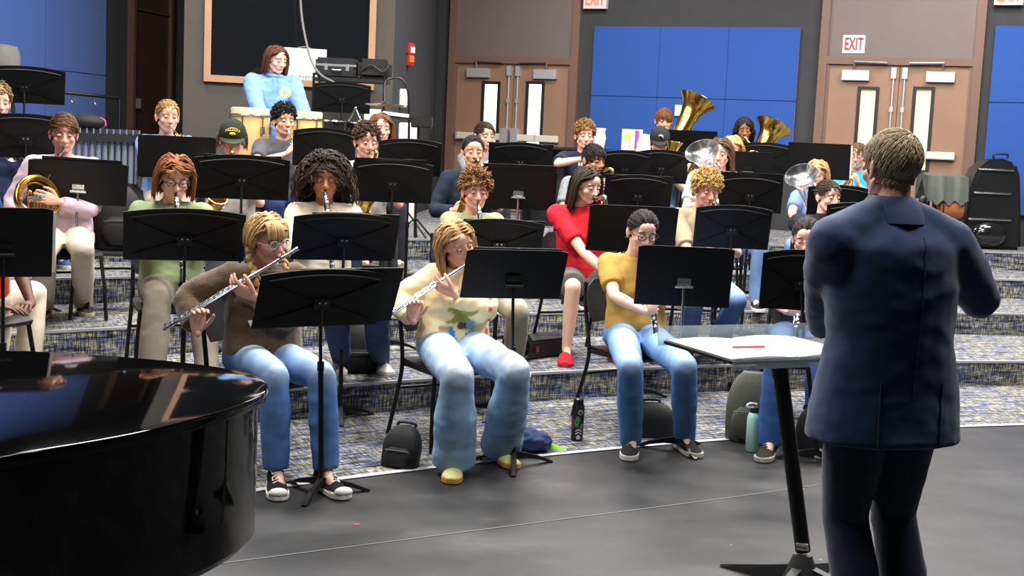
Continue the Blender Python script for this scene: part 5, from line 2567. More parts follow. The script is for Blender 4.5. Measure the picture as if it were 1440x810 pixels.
player('flute2', ('person in a cream printed hoodie and pale jeans playing a flute', 'cream printed hoodie'), 655, 350, 0, 15.0, by=8, hy=34, pitch=8, roll=20, skin='pink', brow='#b07c48',
       hair=dict(kind='long', col='#b08a5c', zend=-.24, n=420, wave=.004, facew=.066, puff=.6, part=.0, ymin=-.008, front=.07),
       top=('hoodie', '#e8d8ac'), paint=pflute2, legs=('wide', '#8fb0d2', 'denim', '#dfe8f0'), shoes=('low', '#c8c98a', '#cf9a4a', '#ddd9a8'), inst='flute', icfg=dict(end=(553, 440), dy=-.12, t1=.42, t2=.78), ilabel='silver flute held by the person in the cream printed hoodie',
       knee=((724, 522), (643, 528)), foot=((705, 636), (638, 655)), cy=30, er=(0, -.8, -.5), el=(.3, .6, -.8), lean=.04)
player('yellow', ('person in a mustard t-shirt and light jeans sitting behind a music stand', 'mustard t-shirt'), 910, 334, 0, 15.1, by=10, hy=20, pitch=16, roll=-4, skin='fair', brow='#2a211c',
       hair=dict(kind='short', col='#2a2320', flow=(.2, 1, .1), len=.09, n=380, lift=.05, front=.06, nape=-.06), top=('tee', '#b8924a'), legs=('long', '#5f8cc4', 'denim', '#a9c6e6'), shoes=('low', '#26262a', '#cfcac0', '#6a6a6a'),
       inst='clarinet', icfg=dict(f=.45), ilabel='black clarinet held by the person in the mustard t-shirt', knee=((962, 515), (886, 515)), foot=((962, 622), (886, 626)), cy=42, glass='#201a18', er=(0, -.8, -.5), lean=.05)
player('blacktee', ('person in a black t-shirt and glasses sitting beside the conductor', 'black t-shirt'), 1132, 341.5, 0, 15.0, by=0, hy=-4, pitch=14, roll=0, skin='fair', brow='#3a2a22',
       hair=dict(kind='short', col='#2f2420', flow=(0, 1, .1), len=.09, n=380, lift=.04, front=.064, nape=-.06), top=('tee', '#26282c'), legs=('long', '#3f63a0', 'denim', '#5f83b8'), shoes=('low', '#2e2a28', '#b9b5ac', '#55504a'),
       inst='clarinet', icfg=dict(f=.45), ilabel='black clarinet held by the person in the black t-shirt', knee=((1150, 505), (1092, 510)), foot=((1150, 625), (1082, 630)), cy=0, glass='#8a6f55', er=(0, -.9, -.5), sleeve=.46, wide=1.05)

# second row, first tier
player('redhead', ('person in a sage green t-shirt and grey trousers playing a clarinet', 'sage green t-shirt'), 249, 258, 1, 16.4, by=6, hy=8, pitch=16, roll=-3, skin='fair', brow='#8a4e2a',
       hair=dict(kind='long', col='#86532f', zend=-.09, n=380, fringe=30, fsweep=.5, fz=.05, puff=1.2, facew=.066), top=('tee', '#8a9a72'), legs=('long', '#6e675c'), shoes=('low', '#3a3a3c', '#dddddd'),
       inst='clarinet', ilabel='black clarinet held by the person in the sage green t-shirt', knee=((282, 402), (222, 418)), foot=((292, 545), (212, 552)), glass='#2a2422', cy=8, wide=1.1, legfat=1.15, er=(0, -.7, -.7))
player('whitetop', ('person in a white sweatshirt and dark jeans playing a clarinet', 'white sweatshirt'), 458, 255, 1, 16.4, by=4, hy=2, pitch=6, skin='brown', brow='#2a1c18',
       hair=dict(kind='afro', col='#3d322d', n=1000, big=.092, drop=.10, front=.06), top=('long', '#e6dcc4'), legs=('long', '#33456e', 'denim', '#3f557f'), shoes=('low', '#e8e4d8', '#f0ebdc', '#f4f4f0'),
       inst='clarinet', icfg=dict(f=.5, l=.08), ilabel='black clarinet held by the person in the white sweatshirt', knee=((528, 440), (470, 440)), foot=((534, 512), (480, 512)), cy=10, hs=1.09)
player('sage', ('person in a pale khaki t-shirt and beige trousers playing a clarinet', 'pale khaki t-shirt'), 673, 272, 1, 16.4, by=12, hy=14, pitch=4, skin='pink', brow='#5a3c26',
       hair=dict(kind='curly', col='#7a5634', n=330, tall=.030, topgain=.9, front=.045), top=('tee', '#9aa07c'), legs=('long', '#a39c8a'), shoes=('low', '#555555', '#dddddd'),
       inst='clarinet', icfg=dict(f=.55), ilabel='black clarinet held by the person in the pale khaki t-shirt', knee=((728, 438), (640, 442)), foot=((722, 515), (640, 520)), cy=20)
player('red', ('person in a red t-shirt, grey shorts and red clogs playing a bass clarinet', 'red t-shirt'), 837, 266, 1, 16.4, by=10, hy=40, pitch=14, skin='fair', brow='#2e221c',
       hair=dict(kind='long', col='#35261d', zend=-.15, n=400, fringe=0, part=.01, facew=.066), top=('tee', '#c4222f'), legs=('shorts', '#5b5956'), shoes=('clog', '#b3222c', '#b3222c'),
       inst='bass', icfg=dict(foot=(905, 500, 15.95)), ilabel='black and silver bass clarinet held by the person in the red t-shirt', knee=((862, 402), (806, 404)), foot=((866, 500), (796, 502)), cy=30, er=(0, -.9, -.6))
player('polo', ('person in a tan polo shirt and jeans playing a bass clarinet', 'tan polo shirt'), 1000.5, 272, 1, 16.4, by=14, hy=26, pitch=14, skin='pink', brow='#8a6a3c',
       hair=dict(kind='curly', col='#b8965a', n=420, tall=.034, topgain=.5, front=.050, side=-.01, nape=-.06), top=('polo', '#a8987c'), legs=('long', '#3f5f92', 'denim', '#86a6cf'), shoes=('low', '#444444', '#dddddd'),
       inst='bass', icfg=dict(foot=(1002, 478, 15.95)), ilabel='black and silver bass clarinet held by the person in the tan polo shirt', knee=((1036, 422), (975, 425)), foot=((1008, 490), (965, 492)), cy=10, sleeve=.42)
player('bpolo', ('person in a black polo shirt sitting behind the person in glasses', 'black polo shirt'), 1175, 279, 1, 16.4, by=14, hy=38, pitch=4, skin='fair', brow='#2a1e18',
       hair=dict(kind='short', col='#3a2a20', flow=(.2, -1, .2), len=.035, n=380, lift=.1, front=.060), top=('polo', '#24242a'), legs=('long', '#35353a'), shoes=('low', '#222222', '#777777'),
       inst='clarinet', icfg=dict(f=.75), ilabel='black oboe held by the person in the black polo shirt', cy=10, wide=1.25)
player('edge1', ('person in a red and orange shirt and beige trousers beside the piano', 'red and orange shirt'), -22, 268, 1, 16.2, by=22, hy=20, pitch=8, skin='deep', brow='#1c1412',
       hair=dict(kind='curly', col='#1c1614', n=160, tall=.012), top=('tee', '#c83a24'), legs=('long', '#cfc3ae'), shoes=('low', '#8a5a3a', '#d8cfc0'), knee=((48, 412), (2, 420)), foot=((38, 540), (-12, 545)), cy=30, sleeve=.5, wl=(.20, .16, -.50), wr=(.26, -.05, -.5), hl=((.7, -.6, 0), (0, 0, -1), .3), hr=((.7, .6, 0), (0, 0, -1), .3))

# third row, second tier
player('horn', ('person in a pale pink shirt and cream trousers playing a french horn', 'pale pink shirt'), 91, 191.5, 2, 17.75, by=-2, hy=4, pitch=10, skin='pink', brow='#5a3e26',
       hair=dict(kind='short', col='#5e4128', flow=(.9, -.7, .35), len=.085, n=400, lift=.22, front=.062, thick=.006), top=('long', '#cbb3c2'), legs=('long', '#c2b9a6'), shoes=('low', '#35332f', '#b3aa88', '#e6e6e0'),
       inst='horn', icfg=dict(l=-.16), ilabel='brass french horn held by the person in the pale pink shirt', knee=((116, 350), (62, 352)), foot=((117, 432), (62, 436)), cy=10)
player('cap', ('person in a dark cap and grey t-shirt playing a saxophone', 'dark cap and grey t-shirt'), 326.7, 202, 2, 17.8, by=6, hy=0, pitch=18, skin='pink', brow='#6a4a30',
       hair=dict(kind='long', col='#7a5c3c', zend=-.04, n=160, part=0, front=.2, side=-.01, facew=.07), top=('tee', '#a5a3a0'), paint=pcircle(.0, -.20, .06, '#2e3d66', .03, '#a5a3a0'), legs=('long', '#4d515c'), cap=('#232a20', '#39402f', 'mizzou'),
       inst='sax', ilabel='brass saxophone held by the person in the dark cap and grey t-shirt', cy=8)
player('curlysax', ('person in a light t-shirt with a saxophone behind a music stand', 'light t-shirt'), 520.5, 202, 2, 17.8, by=10, hy=18, pitch=8, skin='pink', brow='#4a3424',
       hair=dict(kind='curly', col='#4a3626', n=340, tall=.024, topgain=.7, front=.055), top=('tee', '#b9b6b2'), legs=('long', '#2f3138'), shoes=('low', '#5a4a3a', '#8a8a80'), inst='sax', ilabel='brass saxophone held by the person in the light t-shirt', cy=8)
player('navy', ('person in a navy sweater playing a saxophone', 'navy sweater'), 668, 214.5, 2, 17.8, by=8, hy=10, pitch=2, skin='light', brow='#1e1815',
       hair=dict(kind='short', col='#241d1a', flow=(.5, .3, .9), len=.055, n=380, lift=.5, front=.068), top=('long', '#1f2836'), legs=('long', '#23252c'), inst='sax', ilabel='brass saxophone held by the person in the navy sweater', cy=5, wide=1.08)
player('greyshirt', ('person in a grey patterned shirt playing a saxophone', 'grey patterned shirt'), 845, 228, 2, 17.8, by=20, hy=42, pitch=10, skin='tan', brow='#1a1513',
       hair=dict(kind='short', col='#1d1917', flow=(.3, -1, -.1), len=.065, n=400, lift=.12, front=.058, side=.0), top=('tee', '#83898c', 'pattern'), legs=('long', '#3a3a40'), inst='sax', ilabel='brass saxophone held by the person in the grey patterned shirt', cy=14, er=(-.2, -.9, -.5))
player('euph', ('person in a white t-shirt playing a silver euphonium', 'white t-shirt with the silver euphonium'), 1010.5, 217.5, 2, 17.8, by=-4, hy=-8, pitch=6, skin='fair', brow='#3f2c20',
       hair=dict(kind='long', col='#5a402c', zend=-.20, n=420, wave=.0035, part=0, facew=.064, puff=.8, flare=1.2), top=('tee', '#dcd6d6'), legs=('long', '#6f8fc0', 'denim', '#9ab4d8'),
       inst='lowbrass', icfg=dict(bell=(987, 212), base=(1016, 305), side=(-.2, 1), r=.140, metal=M_silver, name='euphonium', bdy=-.62, ady=-.18), ilabel='silver euphonium held by the person in the white t-shirt', knees=((.34, .40, .53), (.40, -.14, .53)), feet=((.36, .40), (.36, -.18)), cy=-5)
player('euph2', ('person in a blue t-shirt playing a silver euphonium', 'blue t-shirt with the silver euphonium'), 1146, 247, 2, 17.8, by=-6, hy=-10, pitch=6, skin='pink', brow='#a06a38',
       hair=dict(kind='long', col='#b98e58', zend=-.10, n=360, part=0, facew=.066, wave=.002), top=('tee', '#6d88b4'), legs=('long', '#5f7fae', 'denim', '#8aa8d0'),
       inst='lowbrass', icfg=dict(bell=(1127, 246), base=(1148, 332), side=(-.2, 1), r=.140, metal=M_silver, name='euphonium', bdy=-.60, ady=-.18), ilabel='silver euphonium held by the person in the blue t-shirt', cy=-5, er=(0, -.9, -.5))

# fourth row, third tier
player('edge2', ('person in a dark blue shirt at the end of the row beside the wall', 'dark blue shirt'), 2, 145.5, 3, 19.0, by=8, hy=14, pitch=8, skin='fair', brow='#5a4430',
       hair=dict(kind='curly', col='#7a6242', n=260, tall=.016, front=.058), top=('tee', '#2f3a58'), legs=('long', '#2f4470', 'denim', '#3f5a8a'), shoes=('low', '#2f4a84', '#d9d4c4', '#2f4a84'), inst='trumpet', icfg=dict(metal=M_silver, u=-.7), ilabel='silver cornet held by the person in the dark blue shirt', foot=((84, 368), (20, 372)), knees=((.42, .28, .53), (.42, -.10, .53)), cy=10)
player('sandy', ('person in a sky blue t-shirt playing a trumpet', 'sky blue t-shirt'), 240, 165, 3, 19.0, by=4, hy=14, pitch=4, skin='pink', brow='#8a6238',
       hair=dict(kind='short', col='#94703e', flow=(0, -1, .2), len=.02, n=380, lift=.1, front=.062, cap=.004), top=('tee', '#86aede'), legs=('long', '#8a8270'), inst='trumpet', icfg=dict(u=-.45, l=.15), ilabel='brass trumpet held by the person in the sky blue t-shirt', cy=5, wide=1.08, hs=1.08)
player('dark', ('person in a charcoal t-shirt playing a silver trumpet', 'charcoal t-shirt'), 405, 170.5, 3, 19.0, by=14, hy=20, pitch=0, skin='light', brow='#17120f',
       hair=dict(kind='curly', col='#191513', n=340, tall=.022, topgain=.9, front=.05), top=('tee', '#4b4c52'), legs=('long', '#26355e'), inst='trumpet', icfg=dict(metal=M_silver, u=-.75, l=.0), ilabel='silver trumpet held by the person in the charcoal t-shirt', cy=8, er=(.3, -.8, -.5))
player('long', ('person in a dark t-shirt playing a trumpet below the cymbal', 'dark t-shirt below the cymbal'), 539, 181.5, 3, 19.0, by=8, hy=14, pitch=4, skin='fair', brow='#5a3824',
       hair=dict(kind='long', col='#66422c', zend=-.19, n=360, part=-.02, facew=.062), top=('tee', '#3a3a40'), legs=('long', '#2c2c34'), shoes=('low', '#5a5148', '#8a867a'), inst='trumpet', icfg=dict(u=-.3), ilabel='brass trumpet held by the person in the dark t-shirt', cy=5)
player('door', ('person in a grey t-shirt playing a trumpet before the double doors', 'grey t-shirt before the double doors'), 688, 192.5, 3, 19.0, by=10, hy=26, pitch=2, skin='pink', brow='#33241c',
       hair=dict(kind='short', col='#38281f', flow=(.5, -.8, .2), len=.055, n=380, lift=.15, front=.064), top=('tee', '#7b7f86'), legs=('long', '#33363e'), inst='trumpet', icfg=dict(u=-.35), ilabel='brass trumpet held by the person before the double doors', cy=5)
player('trom', ('person in a navy printed t-shirt playing a trumpet', 'navy printed t-shirt'), 825, 191.5, 3, 19.0, by=4, hy=12, pitch=2, skin='pink', brow='#6a4c2c',
       hair=dict(kind='curly', col='#7f6034', n=380, tall=.024, topgain=.6, front=.052), top=('tee', '#1f2636'), paint=pnavy, legs=('long', '#3a3f4a'), inst='trumpet', icfg=dict(u=-.30, l=.1), ilabel='brass trumpet held by the person in the navy printed t-shirt', cy=5, er=(-.1, -1, -.25), el=(.2, 1, -.2))
player('cap2', ('person in a black cap playing a baritone horn', 'black cap'), 928.5, 204, 3, 19.0, by=0, hy=6, pitch=20, skin='fair', brow='#3a2a20',
       hair=dict(kind='short', col='#3a2c22', flow=(0, .5, -1), len=.04, n=200, lift=.02, front=.2, side=-.01), top=('tee', '#35556a'), legs=('long', '#3c4a66'), cap=('#26292a', '#2d3030', 'plain'),
       inst='lowbrass', icfg=dict(bell=(948, 200), base=(936, 275), side=(-.3, -1), r=.085, metal=M_gold, name='baritone_horn', bdy=-.2, ady=-.22, s=.8), ilabel='brass baritone horn held by the person in the black cap', cy=0)
player('blonde', ('person in a cream t-shirt playing a trombone', 'cream t-shirt'), 1030, 212, 3, 19.0, by=-4, hy=2, pitch=10, skin='pink', brow='#b08a50',
       hair=dict(kind='long', col='#bc9c66', zend=-.15, n=360, part=-.01, facew=.064), top=('tee', '#c9b79a'), legs=('long', '#4a5a78'), inst='trombone', icfg=dict(u=-.35, l=.25), ilabel='brass trombone held by the person in the cream t-shirt', cy=0)
player('right', ('person in a turquoise t-shirt and glasses playing a trumpet', 'turquoise t-shirt'), 1203.5, 220.5, 3, 19.0, by=-14, hy=-10, pitch=6, skin='pink', brow='#5a4028',
       hair=dict(kind='short', col='#5c4226', flow=(.2, -1, .2), len=.05, n=360, lift=.15, front=.06), top=('tee', '#2f9fd0'), legs=('long', '#43506a'), inst='trumpet', icfg=dict(u=-.6, l=.1), ilabel='brass trumpet held by the person in the turquoise t-shirt', cy=-8, glass='#2a2422')

# back row, top tier
player('tuba', ('person in a white t-shirt playing a tuba against the blue wall panels', 'white t-shirt with the tuba'), 935.5, 171, 4, 20.2, by=4, hy=10, pitch=8, skin='pink', brow='#6a4828',
       hair=dict(kind='short', col='#6d4726', flow=(.3, -1, -.15), len=.07, n=400, lift=.04, front=.052, side=.0), top=('tee', '#e2e0dc'), legs=('long', '#3a4050'),
       inst='lowbrass', icfg=dict(bell=(981, 141), base=(927, 240), side=(.2, 1), r=.20, metal=M_gold, name='tuba', bdy=-.05, ady=-.25, s=1.25), ilabel='brass tuba with its bell raised before the white wall box', cy=0)
player('tubag', ('person in a black shirt playing a tuba against the blue wall panels', 'black shirt with the tuba'), 1047.7, 184, 4, 20.2, by=2, hy=6, pitch=10, skin='brown', brow='#1c1412',
       hair=dict(kind='afro', col='#241d1b', n=500, big=.028, drop=.10, front=.062), top=('tee', '#2a2a2e'), legs=('long', '#33343c'),
       inst='lowbrass', icfg=dict(bell=(1088, 177), base=(1043, 262), side=(.2, 1), r=.20, metal=M_gold, name='tuba', bdy=-.05, ady=-.25, s=1.25), ilabel='brass tuba with its bell tipped towards the dark door wall', cy=0)

# ------------------------------------------------------------------ percussionist and conductor
hood = person('person in a blue hooded sweatshirt standing behind the congas', 397, 87, 4, depth=11.55, yaw=vyaw(397, 87) + 12, hyaw=24, pitch=12, skin='fair', brow='#3f2c20', seed=41,
              hair=dict(kind='long', col='#4f3020', zend=-.10, n=360, part=-.01, facew=.064), top=('hoodie', '#6f93cc'), paint=pcircle(.085, -.13, .045, '#d9d68a', .026, '#7f9a86'), legs=('long', '#3a3f4a'), stand=True,
              wl=(.30, .16, -.44), wr=(.30, -.22, -.44), hl=((.8, -.3, -.2), (0, 0, -1), .2), hr=((.8, .3, -.2), (0, 0, -1), .2), wide=1.12, hs=1.04, stance=((.0, .13), (.0, -.13)))
# ------------------------------------------------------------------ music stands in front of the players
def own(k):
    return 'the person in the ' + PLAYERS[k].who


def stand(key, px, py, wpx, rad, level, sy, **k):
    o = own(key)
    return music_stand('black music stand in front of ' + o, px, py, wpx, rad, level, vyaw(px, py) + sy, owner=o, **k)


stand('flute1', 452, 419, 186, 14.3, 0, 22, base=(451, 694), folder=(.52, .30), fshift=(.13, .012), tilt=26, base_yaw=-100)
stand('flute2', 723, 386, 142, 14.4, 0, 14, base=(722, 655), kind='plate', tilt=28, base_yaw=-90, folder=(.47, .30), fshift=(.0, .006), hgt=.30)
stand('yellow', 962, 389, 134, 14.4, 0, 8, base=(951, 633), kind='plate', chrome=True, tilt=14, base_yaw=-70, hgt=.35)
stand('blacktee', 1128, 394, 92, 14.3, 0, 6, base=(1150, 650), kind='arch', tilt=14, base_yaw=-70, hgt=.35)
stand('redhead', 260, 330, 143, 15.62, 0, 2, tilt=26)
stand('whitetop', 484, 333, 132, 15.6, 0, 10, base=(478, 588), folder=(.52, .30), fshift=(.06, .008), tilt=24, paper=(-.08, .006), base_yaw=-80)
stand('sage', 702, 338, 122, 15.62, 0, 8, folder=(.50, .30), fshift=(.02, .0), tilt=30)
stand('red', 889, 322, 126, 15.62, 0, 10, base=(893, 560), kind='plate', tilt=18, folder=(.52, .30), fshift=(.01, .01), base_yaw=-100, hgt=.33)
stand('polo', 1030, 319, 104, 15.6, 0, 8, base=(1018, 548), tilt=20, base_yaw=-60, hgt=.33)
stand('bpolo', 1208, 312, 82, 15.6, 0, 4, tilt=30)
stand('edge1', 4, 341, 70, 15.5, 0, 4, kind='plate', tilt=12, paper=(.12, .0), hgt=.34)
stand('horn', 110, 257, 165, 17.0, 1, 0, base=(96, 490), kind='plate', tilt=20, chrome=True, rolla=-2, folder=(.50, .31), fshift=(.02, .01), base_yaw=-70, hgt=.30)
stand('cap', 340, 249, 118, 17.0, 1, 2, tilt=22, folder=(.50, .30), fshift=(.0, .008))
stand('curlysax', 552, 255, 108, 17.0, 1, 4, tilt=20, folder=(.50, .31), fshift=(-.02, .01))
stand('navy', 729, 267, 106, 17.0, 1, 4, kind='plate', chrome=True, tilt=16, folder=(.54, .33), fshift=(.0, .01), hgt=.30)
stand('greyshirt', 897, 272, 88, 17.0, 1, 6, tilt=24, folder=(.52, .30), fshift=(.0, .006))
stand('euph', 1055, 272, 84, 17.0, 1, 2, tilt=18, folder=(.50, .32), fshift=(.0, .006))
stand('euph2', 1180, 285, 80, 17.0, 1, 4, tilt=22)
stand('edge2', 36, 191, 84, 18.2, 2, 0, tilt=18, folder=(.50, .30), fshift=(.0, .006))
stand('sandy', 249, 221, 92, 18.2, 2, 0, kind='plate', tilt=14, folder=(.54, .30), fshift=(.0, .012))
stand('dark', 456, 207, 82, 18.2, 2, 2, tilt=20)
stand('long', 576, 221, 86, 18.2, 2, 2, tilt=22)
stand('door', 732, 224, 82, 18.2, 2, 2, tilt=26, folder=(.54, .30), fshift=(.0, .0))
stand('trom', 879, 235, 72, 18.2, 2, 2, tilt=22)
stand('cap2', 930, 234, 72, 18.2, 2, 2, tilt=22)
stand('blonde', 1052, 233, 62, 18.2, 2, 0, kind='plate', tilt=16, hgt=.26)
stand('right', 1151, 228, 70, 18.2, 2, -4, kind='plate', tilt=12, folder=(.56, .33), fshift=(.0, .0), paper=(.18, .0))
stand('tuba', 961, 208, 68, 19.3, 3, 0, kind='plate', tilt=24, folder=(.64, .30), fshift=(.0, .04))
stand('tubag', 1074, 222, 72, 19.3, 3, 0, tilt=14)

# ------------------------------------------------------------------ the conductor
cq = vyaw(1250, 240)
CD = 4.05
cond = person('person in a navy suit conducting with back to the piano', 1252, 235, 0, depth=CD, yaw=194, hyaw=8, pitch=2, roll=0, skin='pink', brow='#7a6248', seed=51, hs=.98, face_away=True, drop_sh=.035,
              hair=dict(kind='short', col='#bba688', flow=(.25, -.5, -.8), len=.030, n=2200, lift=.03, front=.066, side=-.004, nape=-.070, cap=.005, thick=.0030),
              top=('jacket', '#2a3f68'), legs=('long', '#1c2740', 'suit'), shoes=('low', '#141414', '#0e0e0e', '#141414'), stand=True, lean=.0, slide=-.045, wide=1.24, legfat=1.10,
              shirt_rs=[(.196, .152), (.176, .142), (.150, .124), (.166, .130), (.158, .112), (.066, .066)], hem=.125, wr_amp=.75, extra_smooth=12,
              wl=atd(1156, 462, 4.50), el=atd(1085, 520, 4.0), wr=atd(1345, 395, 4.42), er=atd(1425, 470, 3.98),
              hl=(V((.1, .8, .3)), V((.6, 0, -.6)), .5), hr=(V((-.3, .8, .3)), V((-.4, 0, -.8)), .5), stance=((.0, .0), (.03, -.19)))
mb = MB()
lfc, bkc, _ = frame(194)
# white shirt collar under the jacket
mb.ring(cond.H - UP * .098 + bkc * .022, UP, .056, .009, 24, 8, 1.0, bkc)
mb.build('shirt_collar', fabric('#e4e6ea'), cond.root)
# seams and vents sewn along the back of the jacket
from mathutils.bvhtree import BVHTree
jm = cond.shirt.data
off_ = parent_loc(cond.shirt.parent)
bv = BVHTree.FromPolygons([v.co + off_ for v in jm.vertices], [tuple(p.vertices) for p in jm.polygons])


def sewn(name, pts, r_):
    hit = []
    for l_, z in pts:
        o = V((cond.hips.x, cond.hips.y, z)) + lfc * l_ + bkc * 1.0
        h_ = bv.ray_cast(o, -bkc)
        if h_[0] is not None:
            hit.append(h_[0] + bkc * .001)
    if len(hit) > 2:
        mb = MB()
        mb.tube(hit, r_, 5)
        mb.build(name, fabric('#1a2848', 'suit'), cond.shirt)


sewn('back_seam', [(.0, 1.44 - .02 * i) for i in range(26)], .0016)
for sg in (-1, 1):
    sewn('vent_edge', [(sg * .105, .99 - .012 * i) for i in range(18)], .0032)
def baton():
    w_, d_, n_ = cond.handR
    p = w_ + d_ * .09 + n_ * .02
    q = p + V((-.5, .8, .35)).normalized() * .36
    mb = MB()
    mb.tube([p - (q - p).normalized() * .03, p + (q - p).normalized() * .03], [.010, .006], 10, rnd=True)
    root = thing('baton', p, 'white baton held in the hand of the person in the navy suit', 'baton')
    mb.build('handle', mat('cork', '#b98f5c', .7), root)
    mb = MB()
    mb.tube([p, q], [.003, .0015], 6)
    mb.build('shaft', M_white, root)


# ------------------------------------------------------------------ conductor's stand
A = atz(934, 474, .93)
B = atz(1031, 503, .93)
sdv = (B - A)
dep = sdv.length
vv = V((sdv.x, sdv.y, 0)).normalized()          # towards the conductor
uu = V((-vv.y, vv.x, 0))                        # along the near edge, to the right
wid = .80
o_ = A
hubp = atz(1128, 792, .09)
root = thing('conductor_stand', V((hubp.x, hubp.y, 0)), "conductor's black desk stand with a clear tray edge", 'conductor stand')


def tq(u, v, z):
    return V((A.x, A.y, 0)) + uu * u + vv * v + UP * z


mb = MB()
zt = .915
mb.hexa([tq(0, 0, zt - .012), tq(wid, 0, zt - .012), tq(wid, dep, zt - .012), tq(0, dep, zt - .012), tq(0, 0, zt), tq(wid, 0, zt), tq(wid, dep, zt), tq(0, dep, zt)])
mb.build('desk', M_desk, root, smooth=False)
M_acr = mat('smoked_acrylic', '#9fb0b8', .08, alpha=.42, spec=.6)
mb = MB()
mb.hexa([tq(-.02, -.012, zt - .02), tq(wid + .02, -.012, zt - .02), tq(wid + .02, -.006, zt - .02), tq(-.02, -.006, zt - .02), tq(-.02, -.03, zt + .055), tq(wid + .02, -.03, zt + .055), tq(wid + .02, -.024, zt + .055), tq(-.02, -.024, zt + .055)])
mb.build('clear_back_lip', M_acr, root, smooth=False)
mb = MB()
mb.hexa([tq(.0, dep, zt - .03), tq(wid, dep, zt - .03), tq(wid, dep + .006, zt - .03), tq(.0, dep + .006, zt - .03), tq(.0, dep, zt + .012), tq(wid, dep, zt + .012), tq(wid, dep + .006, zt + .012), tq(.0, dep + .006, zt + .012)])
mb.build('clear_front_lip', M_acr, root, smooth=False)
for i, (u0, u1) in enumerate(((.01, .30), (.312, .62))):
    mb = MB()
    rs = []
    for k in range(7):
        u = u0 + (u1 - u0) * k / 6
        z = zt + .006 + .010 * math.sin(math.pi * k / 6) * (1 if i else .7)
        rs.append([tq(u, .015, zt + .002), tq(u, dep - .02, zt + .002), tq(u, dep - .02, z), tq(u, .015, z)])
    mb.rings(rs)
    tag(mb.build('score_booklet', M_paper, origin=tq(u0, .02, zt)), ['white open score page on the left of the conductor stand', 'white open score page nearest the suit on the conductor stand'][i], 'score')
mb = MB()
mb.bar(tq(.13, dep * .60, zt + .019), tq(.27, dep * .62, zt + .019), .008, .008)
tag(mb.build('red_pencil', mat('pencil_red', '#c8424c', .4), origin=tq(.14, dep * .6, zt + .018)), 'red pencil lying on the open score', 'pencil')
ptop = atz(1096, 512, zt - .03)
mb = MB()
mb.tube([hubp + UP * .05, ptop], .0295, 18)
mb.build('pole', M_std, root)
mb = MB()
pd = (ptop - hubp).normalized()
mb.box(ptop + UP * .008, (.16, .12, .03), (uu, vv, UP))
mb.tube([ptop - pd * .05, ptop], .032, 16)
mb.build('desk_bracket', M_std, root, smooth=False)
mb = MB()
hb_ = V((hubp.x, hubp.y, 0))
mb.lathe(hb_, UP, [(.0, .075), (.03, .072), (.10, .046), (.125, .036)], 20, True, True)
mb.build('base_cone', mat('cast_grey', '#3c3d3f', .45, .3), root)
for k in range(4):
    a = R(-35 + 90 * k)
    dr = V((math.cos(a), math.sin(a), 0))
    sd_ = V((-dr.y, dr.x, 0))
    mb = MB()
    rs = []
    for u, z, wv in ((.03, .085, .030), (.12, .062, .026), (.26, .030, .022), (.34, .012, .020)):
        c = hb_ + dr * u
        rs.append([c + sd_ * wv, c - sd_ * wv, c - sd_ * wv * .7 + UP * z, c + sd_ * wv * .7 + UP * z])
    mb.rings(rs)
    mb.build('foot', mat('cast_grey', '#3c3d3f', .45, .3), root, smooth=False)
# maker's label on the pole
lp = hubp.lerp(ptop, .05) + UP * .035
fc = V((-lp.x, -lp.y, 0)).normalized()
rt = UP.cross(fc).normalized()
mb = MB()
mb.hexa([lp + fc * .0292 + rt * x + pd * z + fc * y for z in (-.014, .014) for x, y in ((-.020, -.003), (.026, -.006), (.026, .001), (-.020, .001))])
lb = mb.build('maker_label', M_white, root, smooth=False)
me = text_mesh('Wenger', .0135, lp + fc * .0315 + rt * -.001, rt, pd, .0006)
me.materials.append(M_dark)
link('lettering', me, lb)

# ------------------------------------------------------------------ grand piano
M_pia = mat('piano_black', '#050506', .045, spec=.5)
ZL = .99
edge_px = [(0, 642), (80, 630), (160, 616), (240, 599), (310, 580), (350, 566), (372, 554), (379, 545), (376, 536), (360, 527), (330, 519), (270, 510), (200, 503), (100, 496), (0, 491)]
out = [atz(x, y, ZL) for x, y in edge_px]
out = [(p.x, p.y) for p in out]
# the bent side and the keyboard end lie outside the photograph
first, last = out[0], out[-1]
tail_dir = V((out[0][0] - out[4][0], out[0][1] - out[4][1], 0)).normalized()
sp_ = V((-tail_dir.y, tail_dir.x, 0))
if sp_.y < 0:
    sp_ = -sp_
k0 = V((first[0], first[1], 0)) + tail_dir * 1.25
k1 = k0 + sp_ * 1.48
out2 = out + [tuple((V((last[0], last[1], 0)) + tail_dir * .25 + sp_ * .06)[:2]), tuple((V((last[0], last[1], 0)) + tail_dir * .55 + sp_ * .22)[:2]), tuple((k1 - tail_dir * .35)[:2]), tuple(k1[:2]), tuple(k0[:2])]
cen = V((sum(p[0] for p in out2) / len(out2), sum(p[1] for p in out2) / len(out2), 0))
piano = thing('grand_piano', V((cen.x, cen.y, 0)), 'polished black grand piano with its lid closed', 'piano')


def inset(poly, d):
    r_ = []
    n = len(poly)
    for i in range(n):
        a, b, c = V((*poly[i - 1], 0)), V((*poly[i], 0)), V((*poly[(i + 1) % n], 0))
        t = ((b - a).normalized() + (c - b).normalized())
        t = t.normalized() if t.length > 1e-6 else V((1, 0, 0))
        nn = V((-t.y, t.x, 0))
        r_.append((b.x + nn.x * d, b.y + nn.y * d))
    return r_


def smooth_loop(poly, it=2):
    for _ in range(it):
        q = []
        n = len(poly)
        for i in range(n):
            a, b = poly[i], poly[(i + 1) % n]
            q += [(a[0] * .75 + b[0] * .25, a[1] * .75 + b[1] * .25), (a[0] * .25 + b[0] * .75, a[1] * .25 + b[1] * .75)]
        poly = q
    return poly


